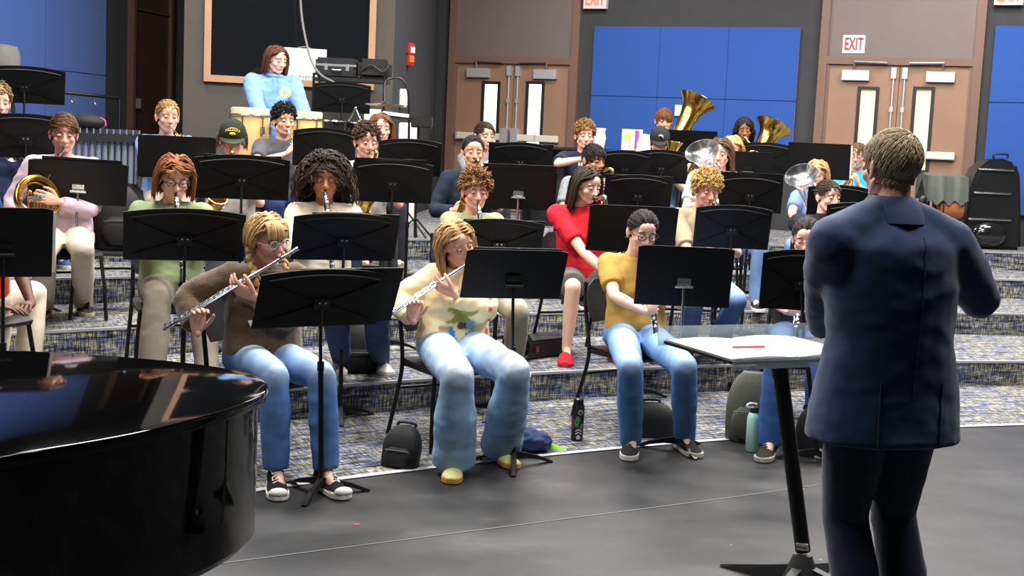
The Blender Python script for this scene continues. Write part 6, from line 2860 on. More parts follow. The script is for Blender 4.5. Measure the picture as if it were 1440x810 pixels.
loop = smooth_loop(out2, 2)
ar = sum(loop[i - 1][0] * loop[i][1] - loop[i][0] * loop[i - 1][1] for i in range(len(loop)))
if ar < 0:
    loop = loop[::-1]


def slab(mb, layers):
    rs = [[V((x, y, z)) for x, y in inset(loop, d)] for d, z in layers]
    mb.rings(rs)


mb = MB()
slab(mb, [(.012, ZL - .030), (.002, ZL - .026), (.0, ZL - .018), (.0, ZL - .008), (.004, ZL - .001), (.010, ZL)])
mb.build('lid', M_pia, piano, angle=35)
mb = MB()
slab(mb, [(.050, ZL - .42), (.046, ZL - .40), (.028, ZL - .395), (.026, ZL - .031)])
mb.build('case', M_pia, piano, angle=35)
for i, p in enumerate((V((*out[4], 0)).lerp(V((*out[10], 0)), .5) - V((.18, 0, 0)), k0.lerp(k1, .12) - tail_dir * .15, k0.lerp(k1, .88) - tail_dir * .15)):
    mb = MB()
    mb.lathe(V((p.x, p.y, .05)), UP, [(0, .03), (.06, .035), (.10, .045), (.45, .062), (.53, .062)], 16, True, True)
    mb.disc(V((p.x - .0, p.y - .012, .03)), (0, 1, 0), .03, .024, 14)
    mb.build('leg', M_pia, piano)
mb = MB()
kc = k0.lerp(k1, .5) + tail_dir * .02
mb.box(kc + UP * .66, (1.30, .22, .10), ((k1 - k0).normalized(), tail_dir, UP))
mb.build('keybed', M_pia, piano, smooth=False)
# ------------------------------------------------------------------ percussion corner
def zlev(k):
    return k * RISE + (.003 if k == 0 else 0)


M_con = mat('conga_wood', '#d8b878', .35, var=.12, vscale=5, coat=.4)
M_conh = mat('conga_skin', '#e6d3a8', .6)
M_blk = mat('case_black', '#121214', .42, bump=.25, bscale=160)
M_nyl = mat('bag_nylon', '#0c0c0e', .7, bump=.4, bscale=220)


def conga(px, py, depth, rr, label):
    p = atd(px, py, depth)
    top = p.z
    x, y = p.x, p.y
    root = thing('conga', V((x, y, Z4)), label, 'conga', 'pair of congas')
    h_ = .74
    mb = MB()
    prof = [(0, .105), (.05, .110), (.30, .150), (.46, .163), (.60, .158), (h_ - .03, rr)]
    mb.lathe(V((x, y, top - h_)), UP, prof, 28, True, True)
    mb.build('shell', M_con, root)
    mb = MB()
    mb.lathe(V((x, y, top - .045)), UP, [(0, rr + .004), (.045, rr + .006), (.052, rr - .01), (.054, 0.001)], 28, True, False)
    mb.build('drum_skin', M_conh, root)
    mb = MB()
    mb.ring(V((x, y, top - .055)), UP, rr + .012, .007, 28, 6)
    mb.build('hoop', M_chrome, root)
    for k in range(6):
        a = R(20 + 60 * k)
        d = V((math.cos(a), math.sin(a), 0))
        mb = MB()
        c = V((x, y, 0)) + d * (rr + .016)
        mb.tube([c + UP * (top - .06), c + UP * (top - .16)], .006, 6)
        mb.box(V((x, y, top - .18)) + d * (rr + .012), (.03, .03, .06), (V((-d.y, d.x, 0)), d, UP))
        mb.build('tuning_lug', M_chrome, root)
    mb = MB()
    mb.ring(V((x, y, top - h_ + .10)), UP, .135, .01, 24, 6)
    mb.build('basket_ring', M_chrome, root)
    for k in range(3):
        a = R(30 + 120 * k)
        d = V((math.cos(a), math.sin(a), 0))
        mb = MB()
        mb.tube([V((x, y, top - h_ + .28)) + d * .155, V((x, y, top - h_ + .1)) + d * .145, V((x, y, Z4 + .0)) + d * .30], .011, 8)
        mb.build('stand_leg', M_chrome, root)


conga(352, 153, 10.95, .155, 'pale wooden conga in front of the blue hooded sweatshirt')
conga(428, 158, 11.05, .150, 'pale wooden conga behind the charcoal t-shirt')

# vibraphone
vb0, vb1 = atd(40, 184, 11.4), atd(200, 190, 11.9)
vd = V((vb1.x - vb0.x, vb1.y - vb0.y, 0))
vl = vd.length
vu = vd.normalized()
vn = V((vu.y, -vu.x, 0))
zt_ = (vb0.z + vb1.z) / 2 + .0
root = thing('vibraphone', V(((vb0.x + vb1.x) / 2, (vb0.y + vb1.y) / 2, Z4)), 'vibraphone with grey resonator tubes by the left wall', 'vibraphone')


def vq(u, n, z):
    return V((vb0.x, vb0.y, 0)) + vu * u - vn * n + UP * z


mb = MB()
for n_ in (0, .50):
    mb.bar(vq(0, n_, zt_ - .03), vq(vl, n_, zt_ - .03), .03, .075)
for u in (0, vl):
    mb.bar(vq(u, 0, zt_ - .05), vq(u, .5, zt_ - .05), .03, .09)
mb.build('frame', M_blk, root, smooth=False)
nb_ = int(vl / .058)
for i in range(nb_):
    u = (i + .5) * vl / nb_
    mb = MB()
    mb.bar(vq(u, -.02, zt_ + .022), vq(u, .34, zt_ + .022), .012, .045)
    mb.build('bar', M_alu, root, smooth=False)
    mb = MB()
    ln = .30 + .10 * i / nb_
    mb.tube([vq(u, .06, zt_ - .06), vq(u, .06, zt_ - .06 - ln)], .024, 14)
    mb.build('resonator', mat('resonator_grey', '#9aa3b0', .35, .7), root)
for u in (.02, vl - .02):
    for n_ in (.02, .48):
        mb = MB()
        mb.tube([vq(u, n_, zt_ - .08), vq(u, n_, Z4 + .03)], .02, 10)
        mb.disc(vq(u, n_, Z4 + .03) - vn * .012, vn, .03, .024, 12)
        mb.build('leg', M_blk, root)
# padded bag on the vibraphone
mb = MB()
c = atd(122, 170, 11.75)
mb.ell(V((c.x, c.y, zt_ + .10)), (.17, .13, .075), nu=20, nv=12)
bag = thing('padded_bag', V((c.x, c.y, zt_ + .03)), 'dark padded bag with a pink strap lying on the vibraphone', 'bag')
mb.build('bag_body', M_nyl, bag)
mb = MB()
mb.tube(spl([V((c.x + .13, c.y - .02, zt_ + .14)), V((c.x + .17, c.y - .02, zt_ + .12)), V((c.x + .18, c.y - .02, zt_ + .07))]), .008, 6)
mb.build('strap', mat('strap_pink', '#d8447a', .7), bag)

# rail in front of the left wall
r0, r1 = atd(88, 130, 13.0), atd(168, 138, 13.6)
root = thing('hanging_rail', V((r1.x, r1.y, Z4)), 'thin black rail on a post before the blue wall panels', 'rail')
mb = MB()
mb.tube([r0 - (r1 - r0) * .8, r1], .018, 8)
mb.build('rail_bar', M_std, root)
for p in (r1, r0 - (r1 - r0) * .8):
    mb = MB()
    mb.tube([V((p.x, p.y, p.z)), V((p.x, p.y, Z4))], .018, 8)
    mb.build('post', M_std, root)
for k in (.15, .55):
    mb = MB()
    p = r0.lerp(r1, k)
    mb.tube(spl([p - UP * .015, p - UP * .07, p - UP * .09 + V((.02, 0, 0)), p - UP * .07 + V((.03, 0, 0))]), .005, 6)
    mb.build('hook', M_chrome, root)
# percussion stand at the left
music_stand('black music stand beside the covered drum at the left wall', 34, 119, 124, 19.9, 4, vyaw(34, 119) + 2, tilt=22, owner='x')
# covered drum
c = atd(3, 80, 12.6)
root = thing('covered_drum', V((c.x, c.y, Z4)), 'drum under a grey padded cover at the left wall', 'drum')
mb = MB()
mb.lathe(V((c.x, c.y, c.z - .12)), UP, [(-.10, .16), (0, .17), (.16, .165), (.22, .14), (.24, .06), (.242, .001)], 24, True, False)
mb.build('cover', mat('cover_grey', '#6f6d66', .85, bump=.6, bscale=30, var=.2), root)
for k in range(3):
    a = R(30 + 120 * k)
    d = V((math.cos(a), math.sin(a), 0))
    mb = MB()
    mb.tube([V((c.x, c.y, c.z - .2)) + d * .08, V((c.x, c.y, Z4)) + d * .25], .013, 8)
    mb.build('leg', M_chrome, root)

# equipment rack with cases
ra, rb = atd(440, 108, 13.05), atd(545, 113, 13.15)
rackz = (ra.z + rb.z) / 2
root = thing('equipment_rack', V(((ra.x + rb.x) / 2, ra.y, Z4)), 'black equipment rack carrying two instrument cases', 'rack')
mb = MB()
mb.box(V(((ra.x + rb.x) / 2, ra.y + .2, rackz - .015)), (rb.x - ra.x, .42, .03))
mb.build('shelf', M_blk, root, smooth=False)
mb = MB()
mb.box(V(((ra.x + rb.x) / 2 + .05, ra.y + .24, Z4 + .5)), (rb.x - ra.x - .16, .30, .99))
mb.build('drawer_cabinet', mat('navy_cabinet', '#1a2236', .5), root, smooth=False, bevel=.01)
mb = MB()
mb.box(V((rb.x - .14, ra.y + .085, rackz - .36)), (.17, .004, .13))
mb.build('taped_note', M_paper, root, smooth=False)
for x in (ra.x + .01, ra.x + .07, rb.x - .02):
    mb = MB()
    mb.tube([V((x, ra.y, rackz + .04)), V((x, ra.y, Z4))], .014, 8)
    mb.build('post', M_std, root)
ca, cb_ = atd(443, 94, 13.05), atd(500, 94, 13.05)
cw = cb_.x - ca.x
root = thing('hard_case', V((ca.x + cw / 2, ra.y + .2, rackz)), 'black hard case with silver trim and latches on the rack', 'case')
mb = MB()
mb.box(V((ca.x + cw / 2, ra.y + .2, rackz + .10)), (cw, .38, .20))
mb.build('shell', M_blk, root, smooth=False, bevel=.02)
mb = MB()
mb.box(V((ca.x + cw / 2, ra.y + .2, rackz + .125)), (cw + .006, .386, .022))
mb.build('trim_band', M_alu, root, smooth=False)
for k in (.27, .80):
    mb = MB()
    mb.box(V((ca.x + cw * k, ra.y + .005, rackz + .105)), (.035, .016, .07))
    mb.build('latch', M_alu, root, smooth=False, bevel=.004)
mb = MB()
mb.tube(spl([V((ca.x + cw * .43, ra.y, rackz + .08)), V((ca.x + cw * .45, ra.y - .035, rackz + .075)), V((ca.x + cw * .62, ra.y - .035, rackz + .075)), V((ca.x + cw * .64, ra.y, rackz + .08))]), .009, 8)
mb.build('handle', M_alu, root)
ca, cb_ = atd(502, 94, 13.05), atd(547, 94, 13.05)
cw = cb_.x - ca.x
root = thing('soft_case', V((ca.x + cw / 2, ra.y + .2, rackz)), 'soft black bag lying beside the hard case on the rack', 'bag')
mb = MB()
mb.box(V((ca.x + cw / 2, ra.y + .2, rackz + .105)), (cw, .34, .21))
mb.build('bag_body', M_nyl, root, bevel=.045)
mb = MB()
mb.tube(spl([V((ca.x + .05, ra.y + .02, rackz + .08)), V((ca.x + .14, ra.y + .0, rackz + .14)), V((ca.x + .26, ra.y + .0, rackz + .08)), V((ca.x + .33, ra.y + .01, rackz + .15))]), .008, 6)
mb.build('strap', M_blk, root)
# stand in front of the rack and the hanging cable
music_stand('black music stand beside the congas in front of the rack', 481, 137, 75, 20.9, 4, vyaw(481, 137) + 2, tilt=18, owner='x')
mb = MB()
cpts = [atd(421, -40, 13.3), atd(424, 20, 13.2), atd(432, 65, 13.1), atd(440, 90, 12.95), atd(452, 106, 12.9), atd(470, 116, 12.95)]
mb.tube(spl(cpts, 6), .012, 8)
tag(mb.build('cable', mat('cable_grey', '#6b6762', .6), origin=cpts[-1]), 'grey cable hanging down in front of the booth window', 'cable')

# drums, triangle and cymbal
M_chr2 = mat('drum_hoop_chrome', '#c9ccd0', .15, 1)


def drum(px, py, depth, r_, h_, label, shellm):
    p = atd(px, py, depth)
    root = thing('drum', V((p.x, p.y, Z4)), label, 'drum')
    mb = MB()
    mb.lathe(V((p.x, p.y, p.z - h_)), UP, [(0, r_), (h_, r_)], 28, True, True)
    mb.build('shell', shellm, root)
    for z in (p.z - .004, p.z - h_ + .004):
        mb = MB()
        mb.ring(V((p.x, p.y, z)), UP, r_ + .006, .009, 28, 6)
        mb.build('hoop', M_chr2, root)
    mb = MB()
    mb.disc(V((p.x, p.y, p.z)), UP, r_ - .004, .003, 28)
    mb.build('drum_skin', mat('drumhead_white', '#dcd9d0', .6), root)
    for k in range(8):
        a = R(45 * k + 10)
        d = V((math.cos(a), math.sin(a), 0))
        mb = MB()
        mb.tube([V((p.x, p.y, p.z)) + d * (r_ + .014), V((p.x, p.y, p.z - h_)) + d * (r_ + .014)], .005, 6)
        mb.box(V((p.x, p.y, p.z - h_ / 2)) + d * (r_ + .008), (.02, .02, .04), (V((-d.y, d.x, 0)), d, UP))
        mb.build('tension_rod', M_chr2, root)
    for k in range(3):
        a = R(90 + 120 * k)
        d = V((math.cos(a), math.sin(a), 0))
        mb = MB()
        mb.tube([V((p.x, p.y, p.z - h_ - .005)) + d * .08, V((p.x, p.y, p.z - h_ - .1)), V((p.x, p.y, Z4)) + d * .26], .010, 8)
        mb.build('stand_leg', M_chr2, root)


drum(466, 170, 11.75, .155, .14, 'black snare drum with chrome hoops beside the conga', mat('drum_black', '#17171b', .2, coat=.6))
drum(506, 173, 11.95, .15, .15, 'black drum with a white head under the triangle clip', mat('drum_black', '#17171b', .2, coat=.6))
p = atd(500, 152, 11.8)
root = thing('triangle_clip', p - UP * .17, 'small silver two-legged holder standing on the drum', 'holder')
for s in (-1, 1):
    mb = MB()
    mb.tube([p, p + V((s * .085, 0, -.165))], .008, 8)
    mb.build('holder_leg', M_chrome, root)
mb = MB()
mb.ell(p, (.014, .014, .014))
mb.build('joint', M_chrome, root)
for i, (xa, ya, xb, yb) in enumerate(((504, 176, 541, 171), (518, 168, 545, 172))):
    a, b = atd(xa, ya, 11.8), atd(xb, yb, 11.75)
    b.z = a.z
    zz = atd(506, 173, 11.95).z + .012 + .012 * i
    a.z = b.z = zz
    mb = MB()
    mb.tube([a, a.lerp(b, .9), b], [.008, .006, .004], 8, rnd=True)
    tag(mb.build('drumstick', mat('stick_white', '#dcd6c4', .5), origin=a), ['pale drumstick lying across the drum rim', 'pale drumstick crossing over the other stick'][i], 'drumstick')
cy = atd(541, 146, 11.9)
root = thing('cymbal_stand', V((cy.x + .12, cy.y + .15, Z4)), 'brass cymbal on a curved boom stand beside the rack', 'cymbal')
mb = MB()
tl = (UP + V((.02, -.10, 0))).normalized()
mb.lathe(cy - tl * .012, tl, [(0, .185), (.003, .185), (.016, .06), (.022, .045), (.034, .02), (.036, .001)], 32, True, False)
mb.build('cymbal', mat('cymbal_bronze', '#b3a078', .28, 1), root)
mb = MB()
q = [atd(541, 143, 11.95), atd(541, 120, 12.0), atd(546, 112, 12.02), atd(562, 110, 12.02), atd(572, 122, 12.03), atd(575, 145, 12.04), atd(575, 190, 12.05)]
mb.tube(spl(q, 5), .010, 8)
mb.build('boom', M_std, root)
for k in range(3):
    a = R(90 + 120 * k)
    d = V((math.cos(a), math.sin(a), 0))
    mb = MB()
    b0 = V((q[-1].x, q[-1].y, 0))
    mb.tube([b0 + UP * q[-1].z, b0 + UP * (Z4 + .25), b0 + d * .24 + UP * Z4], .010, 8)
    mb.build('stand_leg', M_std, root)
# tilted trap tray
ta_, tb_ = atd(538, 158, 11.7), atd(601, 166, 11.75)
root = thing('trap_tray', V((tb_.x - .08, tb_.y, Z4)), 'black tilted tray with a white edge on a thin pole', 'tray')
dx = (tb_ - ta_).normalized()
nx = V((-dx.z, 0, dx.x)).normalized()
mb = MB()
mb.box(ta_.lerp(tb_, .5) + V((0, .14, -.02)), ((tb_ - ta_).length, .30, .035), (dx, V((0, 1, 0)), nx))
mb.build('tray', M_blk, root, smooth=False)
mb = MB()
mb.box(ta_.lerp(tb_, .30) + nx * .003 + V((0, -.014, -.006)), ((tb_ - ta_).length * .58, .012, .030), (dx, V((0, 1, 0)), nx))
mb.build('white_edge', M_white, root, smooth=False)
mb = MB()
mb.box(tb_ + V((-.05, .03, -.04)), (.19, .16, .10))
mb.build('clamp_box', M_blk, root, smooth=False, bevel=.008)
mb = MB()
pp = V((tb_.x - .08, tb_.y + .05, 0))
mb.tube([pp + UP * (tb_.z - .08), pp + UP * (Z4 + .02)], .012, 8)
mb.build('pole', M_std, root)
for k in range(3):
    a = R(90 + 120 * k)
    d = V((math.cos(a), math.sin(a), 0))
    mb = MB()
    mb.tube([pp + UP * (Z4 + .20), pp + d * .22 + UP * Z4], .010, 8)
    mb.build('foot', M_std, root)
# white cabinet by the wall
a, b = atd(561, 172, 13.85), atd(584, 172, 13.85)
mb = MB()
mb.box(V(((a.x + b.x) / 2, 14.0, (a.z + Z4) / 2)), (b.x - a.x, .3, a.z - Z4))
root = thing('white_cabinet', V(((a.x + b.x) / 2, 14.0, Z4)), 'narrow white cabinet beside the dark booth wall', 'cabinet')
mb.build('body', M_white, root, smooth=False, bevel=.01)
mb = MB()
mb.box(V(((a.x + b.x) / 2, 13.845, (a.z + Z4) / 2)), (b.x - a.x - .03, .012, a.z - Z4 - .06))
mb.build('door', mat('cabinet_pale', '#dadad4', .5), root, smooth=False)

# ------------------------------------------------------------------ shelf, box and cup behind the trombones
s0, s1 = atd(735, 203, 14.4), atd(912, 213, 14.0)
zsh = s0.z - .01
root = thing('low_shelf', V(((s0.x + s1.x) / 2, 14.2, Z4)), 'long black shelf unit below the blue wall panels', 'shelf')
su = V((s1.x - s0.x, s1.y - s0.y, 0))
sl_ = su.length
su.normalize()
sn = V((su.y, -su.x, 0))
sb = V((s0.x, s0.y, 0))
mb = MB()
mb.box(sb + su * sl_ / 2 - sn * .18 + UP * (zsh - .015), (sl_, .36, .03), (su, sn, UP))
mb.build('top', M_blk, root, smooth=False)
for u in (.02, sl_ / 2, sl_ - .02):
    mb = MB()
    mb.box(sb + su * u - sn * .18 + UP * ((zsh - .03 + Z4) / 2), (.03, .34, zsh - .03 - Z4), (su, sn, UP))
    mb.build('upright', M_blk, root, smooth=False)
mb = MB()
mb.box(sb + su * sl_ / 2 - sn * .34 + UP * ((zsh - .03 + Z4) / 2), (sl_, .02, zsh - .03 - Z4), (su, sn, UP))
mb.build('back_panel', M_blk, root, smooth=False)
bx0, bx1 = atd(874, 206, 14.25), atd(902, 206, 14.25)
hgt_ = atd(888, 182, 14.25).z - zsh
bw = bx1.x - bx0.x
root = thing('carton', V((bx0.x + bw / 2, 14.25, zsh)), 'white printed carton with a purple stripe on the black shelf', 'carton')
mb = MB()
mb.box(V((bx0.x + bw / 2, 14.25, zsh + hgt_ / 2)), (bw, .12, hgt_))
mb.build('box_body', M_white, root, smooth=False)
mb = MB()
mb.box(V((bx0.x + bw * .72, 14.188, zsh + hgt_ / 2)), (bw * .2, .004, hgt_ * .92))
mb.build('purple_stripe', mat('print_purple', '#a03a9c', .5), root, smooth=False)
for k in (.16, .34):
    mb = MB()
    c = V((bx0.x + bw * k, 14.188, zsh))
    w2 = bw * .085
    mb.prism([(-w2, hgt_ * .80), (-w2 * .8, hgt_ * .55), (-w2 * .2, hgt_ * .45), (-w2 * .15, hgt_ * .22), (-w2 * .7, hgt_ * .15), (w2 * .7, hgt_ * .15), (w2 * .15, hgt_ * .22), (w2 * .2, hgt_ * .45), (w2 * .8, hgt_ * .55), (w2, hgt_ * .80)], c, (1, 0, 0), (0, 0, 1), (0, -.003, 0))
    mb.build('goblet_print', mat('print_gold', '#d9b64a', .5), root, smooth=False)
c0 = atd(842, 208, 14.3)
root = thing('paper_stack', V((c0.x, 14.3, zsh)), 'white crumpled paper bag on the black shelf', 'bag')
mb = MB()
hh = atd(842, 180, 14.3).z - zsh
mb.lathe(V((c0.x, 14.3, zsh)), UP, [(0, .055), (hh * .5, .075), (hh * .8, .06), (hh, .075)], 9, True, True)
mb.build('bag_body', M_white, root, smooth=False)

# ------------------------------------------------------------------ right side: tuba case and covered keyboard
tc0 = atz(1400, 351, Z4)
Yc = tc0.y + .18
pb_ = [(1351, 352), (1358, 300), (1366, 262), (1376, 238), (1392, 225), (1412, 223), (1430, 230), (1436, 248), (1437, 300), (1437, 352)]
pts = [atd(x, y, Yc - .18) for x, y in pb_]
for p in (pts[0], pts[-1]):
    p.z = Z4 + .002
cc = V(((pts[0].x + pts[-1].x) / 2, Yc, Z4))
root = thing('tuba_case', cc, 'tall black hard case with silver ribs on the top tier', 'case')
mb = MB()
poly = [(p.x - cc.x, p.z - Z4) for p in pts]
mb.prism(poly, V((cc.x, Yc - .18, Z4)), (1, 0, 0), (0, 0, 1), (0, .36, 0))
mb.build('shell', M_blk, root, bevel=.035)
for y in (238, 271, 308):
    xs_ = {238: (1378, 1425), 271: (1371, 1421), 308: (1363, 1421)}[y]
    a, b = atd(xs_[0], y, Yc - .19), atd(xs_[1], y + 2, Yc - .19)
    mb = MB()
    mb.tube([a, b], .012, 8, rnd=True)
    mb.build('rib', M_chrome, root)
mb = MB()
c = atd(1390, 330, Yc - .185)
rs = []
for i in range(7):
    a = R(90) * i / 6
    rs.append([c + V((.20 * math.cos(a) * math.cos(t), -.10 * math.sin(a), .14 * math.cos(a) * math.sin(t))) for t in [2 * math.pi * j / 20 for j in range(20)]])
mb.rings(rs, False, True)
mb.build('bell_bulge', mat('case_gloss', '#17181a', .18, coat=.8), root)
mb = MB()
a, b = atd(1398, 221, Yc), atd(1416, 221, Yc)
mb.tube(spl([a - UP * .02, a + UP * .03, b + UP * .03, b - UP * .02]), .012, 8)
mb.build('handle', M_blk, root)
# covered keyboard percussion
k0_, k1_ = atd(1296, 285, 13.7), atd(1362, 285, 13.5)
zk = atd(1330, 245, 13.6).z
kw_ = k1_.x - k0_.x
kc_ = V(((k0_.x + k1_.x) / 2, 13.75, 0))
root = thing('covered_keyboard', V((kc_.x, kc_.y, Z4)), 'keyboard percussion under a grey green cloth cover by the doors', 'instrument')
mb = MB()
n = 16
rs = []
for i in range(n + 1):
    u = -kw_ / 2 + kw_ * i / n
    wob = .005 * math.sin(i * 1.9) + .01 * math.sin(i * .8)
    low = zk - .30 + .03 * math.sin(i * 1.3)
    y0, y1 = kc_.y - .22 + wob, kc_.y + .22
    rs.append([V((kc_.x + u, y0 - .02, low)), V((kc_.x + u, y0, zk - .15)), V((kc_.x + u, y0 + .03, zk - .02)), V((kc_.x + u, kc_.y, zk + .01 * math.sin(i))), V((kc_.x + u, y1 - .03, zk - .02)), V((kc_.x + u, y1, low)), V((kc_.x + u, y1 - .02, low)), V((kc_.x + u, kc_.y, zk - .05)), V((kc_.x + u, y0 + .02, low))])
mb.rings(rs)
mb.build('cover', mat('cover_green', '#4a4f4a', .55, bump=.5, bscale=14, var=.2), root)
for u in (-.40, -.22, .30):
    mb = MB()
    q = kc_ + V((u * kw_ / .55 * .5, -.05, 0))
    mb.tube([q + UP * (zk - .2), q + V((.03, 0, Z4))], .022, 8)
    mb.build('leg', M_blk, root)
mb = MB()
q = atd(1342, 292, 13.55)
mb.lathe(V((q.x - .14, q.y + .1, q.z)), (1, 0, 0), [(0, .10), (.02, .12), (.25, .12), (.27, .10)], 22, True, True)
root2 = thing('wooden_drum', V((q.x, q.y, Z4)), 'orange wooden drum standing under the cloth covered keyboard', 'drum')
mb.build('shell', mat('orange_wood', '#a5622f', .35, var=.15, coat=.3), root2)
for xx in (q.x - .12, q.x + .11):
    mb = MB()
    mb.ring(V((xx, q.y + .1, q.z)), (1, 0, 0), .122, .008, 24, 6)
    mb.build('hoop', M_blk, root2)
for s in (-1, 1):
    mb = MB()
    mb.tube([V((q.x + s * .09, q.y + .1, q.z - .11)), V((q.x + s * .11, q.y + .1, Z4))], .012, 8)
    mb.build('leg', M_blk, root2)
c = atd(1298, 283, 13.45)
mb = MB()
mb.ell(c, (.045, .03, .065), nu=14, nv=10)
mb.tube([c - UP * .05, V((c.x, c.y, Z4))], .014, 8)
tag(mb.build('mallet_holder', M_blk, origin=V((c.x, c.y, Z4))), 'small black oval pad on a post beside the covered keyboard', 'pad')

# ------------------------------------------------------------------ bags and bottles among the chairs
def backpack(base, yaw, size, label, m_, name='backpack', pocket=True, lean=.0):
    w_, d_, h_ = size
    base = V(base)
    left, back, _ = frame(yaw)
    fwd = -back
    root = thing(name, base, label, 'bag')

    def q(l_, f, u):
        return base + left * l_ + fwd * (f - lean * u) + UP * u
    mb = MB()
    rs = []
    for i in range(11):
        t = i / 10
        s_ = (math.sin(math.pi * (.10 + .86 * t)) ** .38)
        ww, dd = w_ / 2 * (s_ if t > .5 else .92 + .08 * s_), d_ / 2 * (s_ if t > .5 else .9 + .1 * s_)
        rs.append([q(ww * math.copysign(abs(math.cos(a)) ** .55, math.cos(a)), dd * math.copysign(abs(math.sin(a)) ** .55, math.sin(a)), .002 + h_ * t) for a in [2 * math.pi * j / 20 for j in range(20)]])
    mb.rings(rs)
    bm_ = mb
    o = mb.build('bag_body', m_, root)
    if pocket:
        mb = MB()
        rs = []
        for i in range(7):
            t = i / 6
            s_ = math.sin(math.pi * (.12 + .8 * t)) ** .4
            rs.append([q(w_ * .38 * s_ * math.copysign(abs(math.cos(a)) ** .5, math.cos(a)), d_ * .44 + d_ * .22 * s_ * math.sin(a), h_ * (.06 + .46 * t)) for a in [2 * math.pi * j / 16 for j in range(16)]])
        mb.rings(rs)
        mb.build('front_pocket', m_, root)
        mb = MB()
        mb.tube([q(-w_ * .33, d_ * .62, h_ * .45), q(0, d_ * .67, h_ * .465), q(w_ * .33, d_ * .62, h_ * .45)], .004, 5)
        mb.build('zip', mat('zip_grey', '#4a4a4a', .5), root)
    mb = MB()
    mb.tube(spl([q(-.05, -d_ * .2, h_ * .97), q(-.04, -d_ * .2, h_ * 1.07), q(.04, -d_ * .2, h_ * 1.07), q(.05, -d_ * .2, h_ * .97)]), .008, 6)
    mb.build('handle', m_, root)
    return root


def g0(x, y, k=0):
    return atz(x, y, zlev(k))


M_green = mat('bag_olive', '#4b4c42', .75, bump=.5, bscale=200, var=.12)
backpack(g0(1056, 618), vyaw(1056, 600) - 6, (.31, .20, .40), 'olive grey backpack standing on the carpet edge', M_green)
backpack(g0(562, 656), vyaw(560, 640) - 24, (.20, .11, .20), 'small black shoulder bag lying at the white floor edge', M_nyl, 'shoulder_bag', lean=.25)
backpack(g0(915, 612), vyaw(915, 600) + 10, (.28, .18, .19), 'black bag under the chair of the mustard t-shirt', M_nyl, 'bag', False)
backpack(g0(500, 522, 1), vyaw(500, 520) + 5, (.26, .18, .30), 'black bag standing on the lowest tier behind the brown sweater', M_nyl)
backpack(g0(1137, 640), vyaw(1137, 640) - 20, (.16, .09, .26), 'narrow black bag with straps beside the teal bottle', M_nyl, 'strap_bag', False)
# an empty chair that holds a backpack
ec = atz(158, 440, zlev(2))
ech = chair(ec + V((0, .12, 0)), vyaw(158, 430) + 8, 'black chair carrying a backpack beside the pale pink shirt')
backpack(ec + V((0, .10, .452)), vyaw(158, 430) + 8, (.34, .20, .42), 'black backpack standing on a chair beside the pale pink shirt', M_nyl)

# teal bottle
b_ = g0(1057, 634)
root = thing('water_bottle', b_, 'mint green water bottle with a white loop lid', 'bottle')
mb = MB()
mb.lathe(b_, UP, [(0, .034), (.004, .037), (.19, .037), (.215, .030), (.225, .024)], 22, True, True)
mb.build('flask', mat('mint_paint', '#b9ead8', .4), root)
mb = MB()
mb.lathe(b_ + UP * .222, UP, [(0, .026), (.03, .026), (.034, .020)], 20, True, True)
mb.build('lid', mat('lid_dark', '#2a3438', .4), root)
mb = MB()
mb.tube(spl([b_ + V((-.018, -.01, .25)), b_ + V((-.046, -.015, .258)), b_ + V((-.03, -.012, .275)), b_ + V((.012, -.01, .272))]), .006, 6)
mb.build('carry_loop', M_white, root)
# stickered tumbler
b_ = g0(811, 619)
root = thing('tumbler', b_, 'black tumbler covered in stickers standing on the carpet', 'bottle')
mb = MB()
mb.lathe(b_, UP, [(0, .032), (.004, .035), (.20, .036), (.205, .034)], 22, True, True)
mb.build('flask', mat('tumbler_black', '#151517', .35), root)
mb = MB()
mb.lathe(b_ + UP * .205, UP, [(0, .030), (.035, .028), (.04, .02)], 18, True, True)
mb.build('lid', M_bk, root)


def sticker(poly, zc, ang, colr, nm):
    mb = MB()
    vs = []
    for r_ in (.0362, .0372):
        for x, z in poly:
            a = ang + x / .036
            vs.append(b_ + V((math.sin(a) * r_, -math.cos(a) * r_, zc + z)))
    n = len(poly)
    mb.add(vs, [tuple(range(n))[::-1], tuple(range(n, 2 * n))] + [(i, (i + 1) % n, n + (i + 1) % n, n + i) for i in range(n)])
    mb.build(nm, mat('sticker_' + colr.strip('#'), colr, .5), root, smooth=False)


circ = [(.016 * math.cos(2 * math.pi * k / 12), .016 * math.sin(2 * math.pi * k / 12)) for k in range(12)]
sticker(circ, .170, .35, '#8f8b84', 'sticker')
sticker([(-.014, -.03), (.004, -.034), (.008, -.01), (.016, .006), (.010, .026), (-.006, .03), (-.012, .012), (-.018, 0)], .118, -.1, '#2f8a4c', 'sticker')
sticker([(-.018, 0), (0, .012), (.018, 0), (.018, -.007), (0, .005), (-.018, -.007)], .062, .15, '#d8d8d4', 'sticker')
sticker([(-.018, 0), (0, .012), (.018, 0), (.018, -.007), (0, .005), (-.018, -.007)], .046, .15, '#d8d8d4', 'sticker')
sticker([(-.014, 0), (0, .016), (.014, 0), (.008, -.012), (-.008, -.012)], .025, .15, '#d8d8d4', 'sticker')
sticker([(-.006, -.03), (.006, -.03), (.006, .03), (-.006, .03)], .10, -.85, '#7a2d33', 'sticker')
sticker(circ, .085, .75, '#77736c', 'sticker')
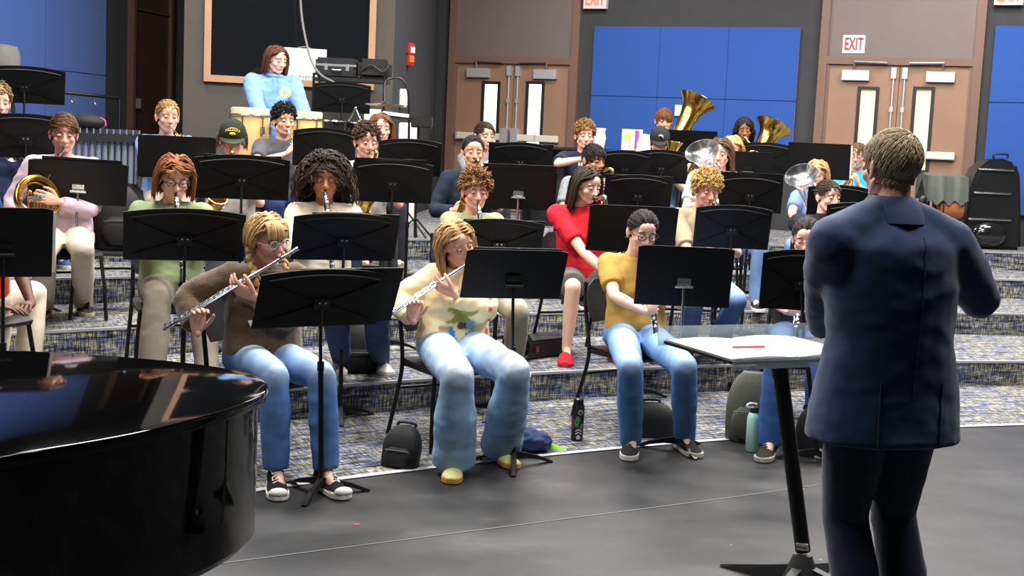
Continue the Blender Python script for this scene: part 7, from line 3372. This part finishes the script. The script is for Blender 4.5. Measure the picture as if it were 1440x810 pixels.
# green bottle further back
b_ = atz(1043, 408, zlev(2))
root = thing('green_bottle', b_, 'bright green bottle standing on the second tier', 'bottle')
mb = MB()
mb.lathe(b_, UP, [(0, .032), (.01, .034), (.15, .034), (.19, .014), (.21, .014)], 16, True, True)
mb.build('flask', mat('bottle_green', '#1f9a4c', .25), root)
mb = MB()
mb.lathe(b_ + UP * .21, UP, [(0, .016), (.02, .016)], 14, True, True)
mb.build('cap', M_white, root)

# spare shoes and blue cloth
b_ = g0(738, 634)
root = thing('blue_pouch', b_, 'crumpled dark blue cloth pouch behind the green shoe', 'pouch')
mb = MB()
mb.ell(b_ + UP * .06, (.15, .09, .062), nu=18, nv=10)
me = remesh(mb, .012, 2)
wrinkle(me, .022, 16, 3)
msmooth(me)
me.materials.append(mat('navy_cloth', '#22335c', .85, bump=.3, bscale=120))
link('cloth', me, root)
b_ = g0(768, 632)
root = thing('spare_shoe', b_, 'lime green shoe lying on the carpet beside the blue pouch', 'shoe')
shoe('upper', root, b_ + V((-.05, 0, .085)), V((1, -.25, 0)), '#6fa82e', '#c9c9c0', 'low', '#8fd040', .85)
# blue mat below the sage green t-shirt
b_ = atz(240, 512, 0.003)
mb = MB()
mb.box(V((0, 0, 0)), (.22, .16, .06))
mb.v = [tuple(V(q) + b_ + UP * .031) for q in mb.v]
tag(mb.build('blue_cushion', mat('cushion_blue', '#2f74b8', .8), bevel=.02, origin=b_), 'flat blue cushion on the carpet behind the piano', 'cushion')

# black instrument case on the lowest tier
a = atz(742, 507, zlev(1))
b = atz(800, 500, zlev(1))
du = V((b.x - a.x, b.y - a.y, 0)).normalized()
dn = V((-du.y, du.x, 0))
ln = .46
c = V((a.x, a.y, zlev(1))) + du * ln / 2 + dn * .14
root = thing('instrument_case', c, 'black hard instrument case lying on the lowest tier behind the clogs', 'case')
mb = MB()
mb.box(c + UP * .066, (ln, .27, .13), (du, dn, UP))
mb.build('shell', M_blk, root, smooth=False, bevel=.015)
mb = MB()
mb.box(c + UP * .075, (ln + .004, .274, .008), (du, dn, UP))
mb.build('trim_band', M_dark, root, smooth=False)
for k in (-.3, .3):
    mb = MB()
    mb.box(c + du * ln * k - dn * .138 + UP * .07, (.03, .012, .04), (du, dn, UP))
    mb.build('latch', M_chrome, root, smooth=False)
mb = MB()
c2 = atz(728, 510, zlev(1)) + V((0, .05, 0))
for k, rr in enumerate((.10, .085)):
    mb.ring(c2 + UP * (.105 - .01 * k) + V((.012 * k, 0, 0)), (.4, -1, .1), rr, .012, 26, 8)
tag(mb.build('coiled_cable', M_bk, origin=c2), 'coiled black cable standing against the instrument case', 'cable')
# light debris on the floor
for i, (x, y) in enumerate(((450, 738),)):
    p = atz(501, 738, 0)
    mb = MB()
    mb.box(p + UP * .0015, (.03, .02, .002))
    tag(mb.build('paper_scrap', mat('scrap_red', '#b0343a', .7), smooth=False, origin=p), 'tiny red scrap lying on the dark floor by the stand foot', 'scrap')
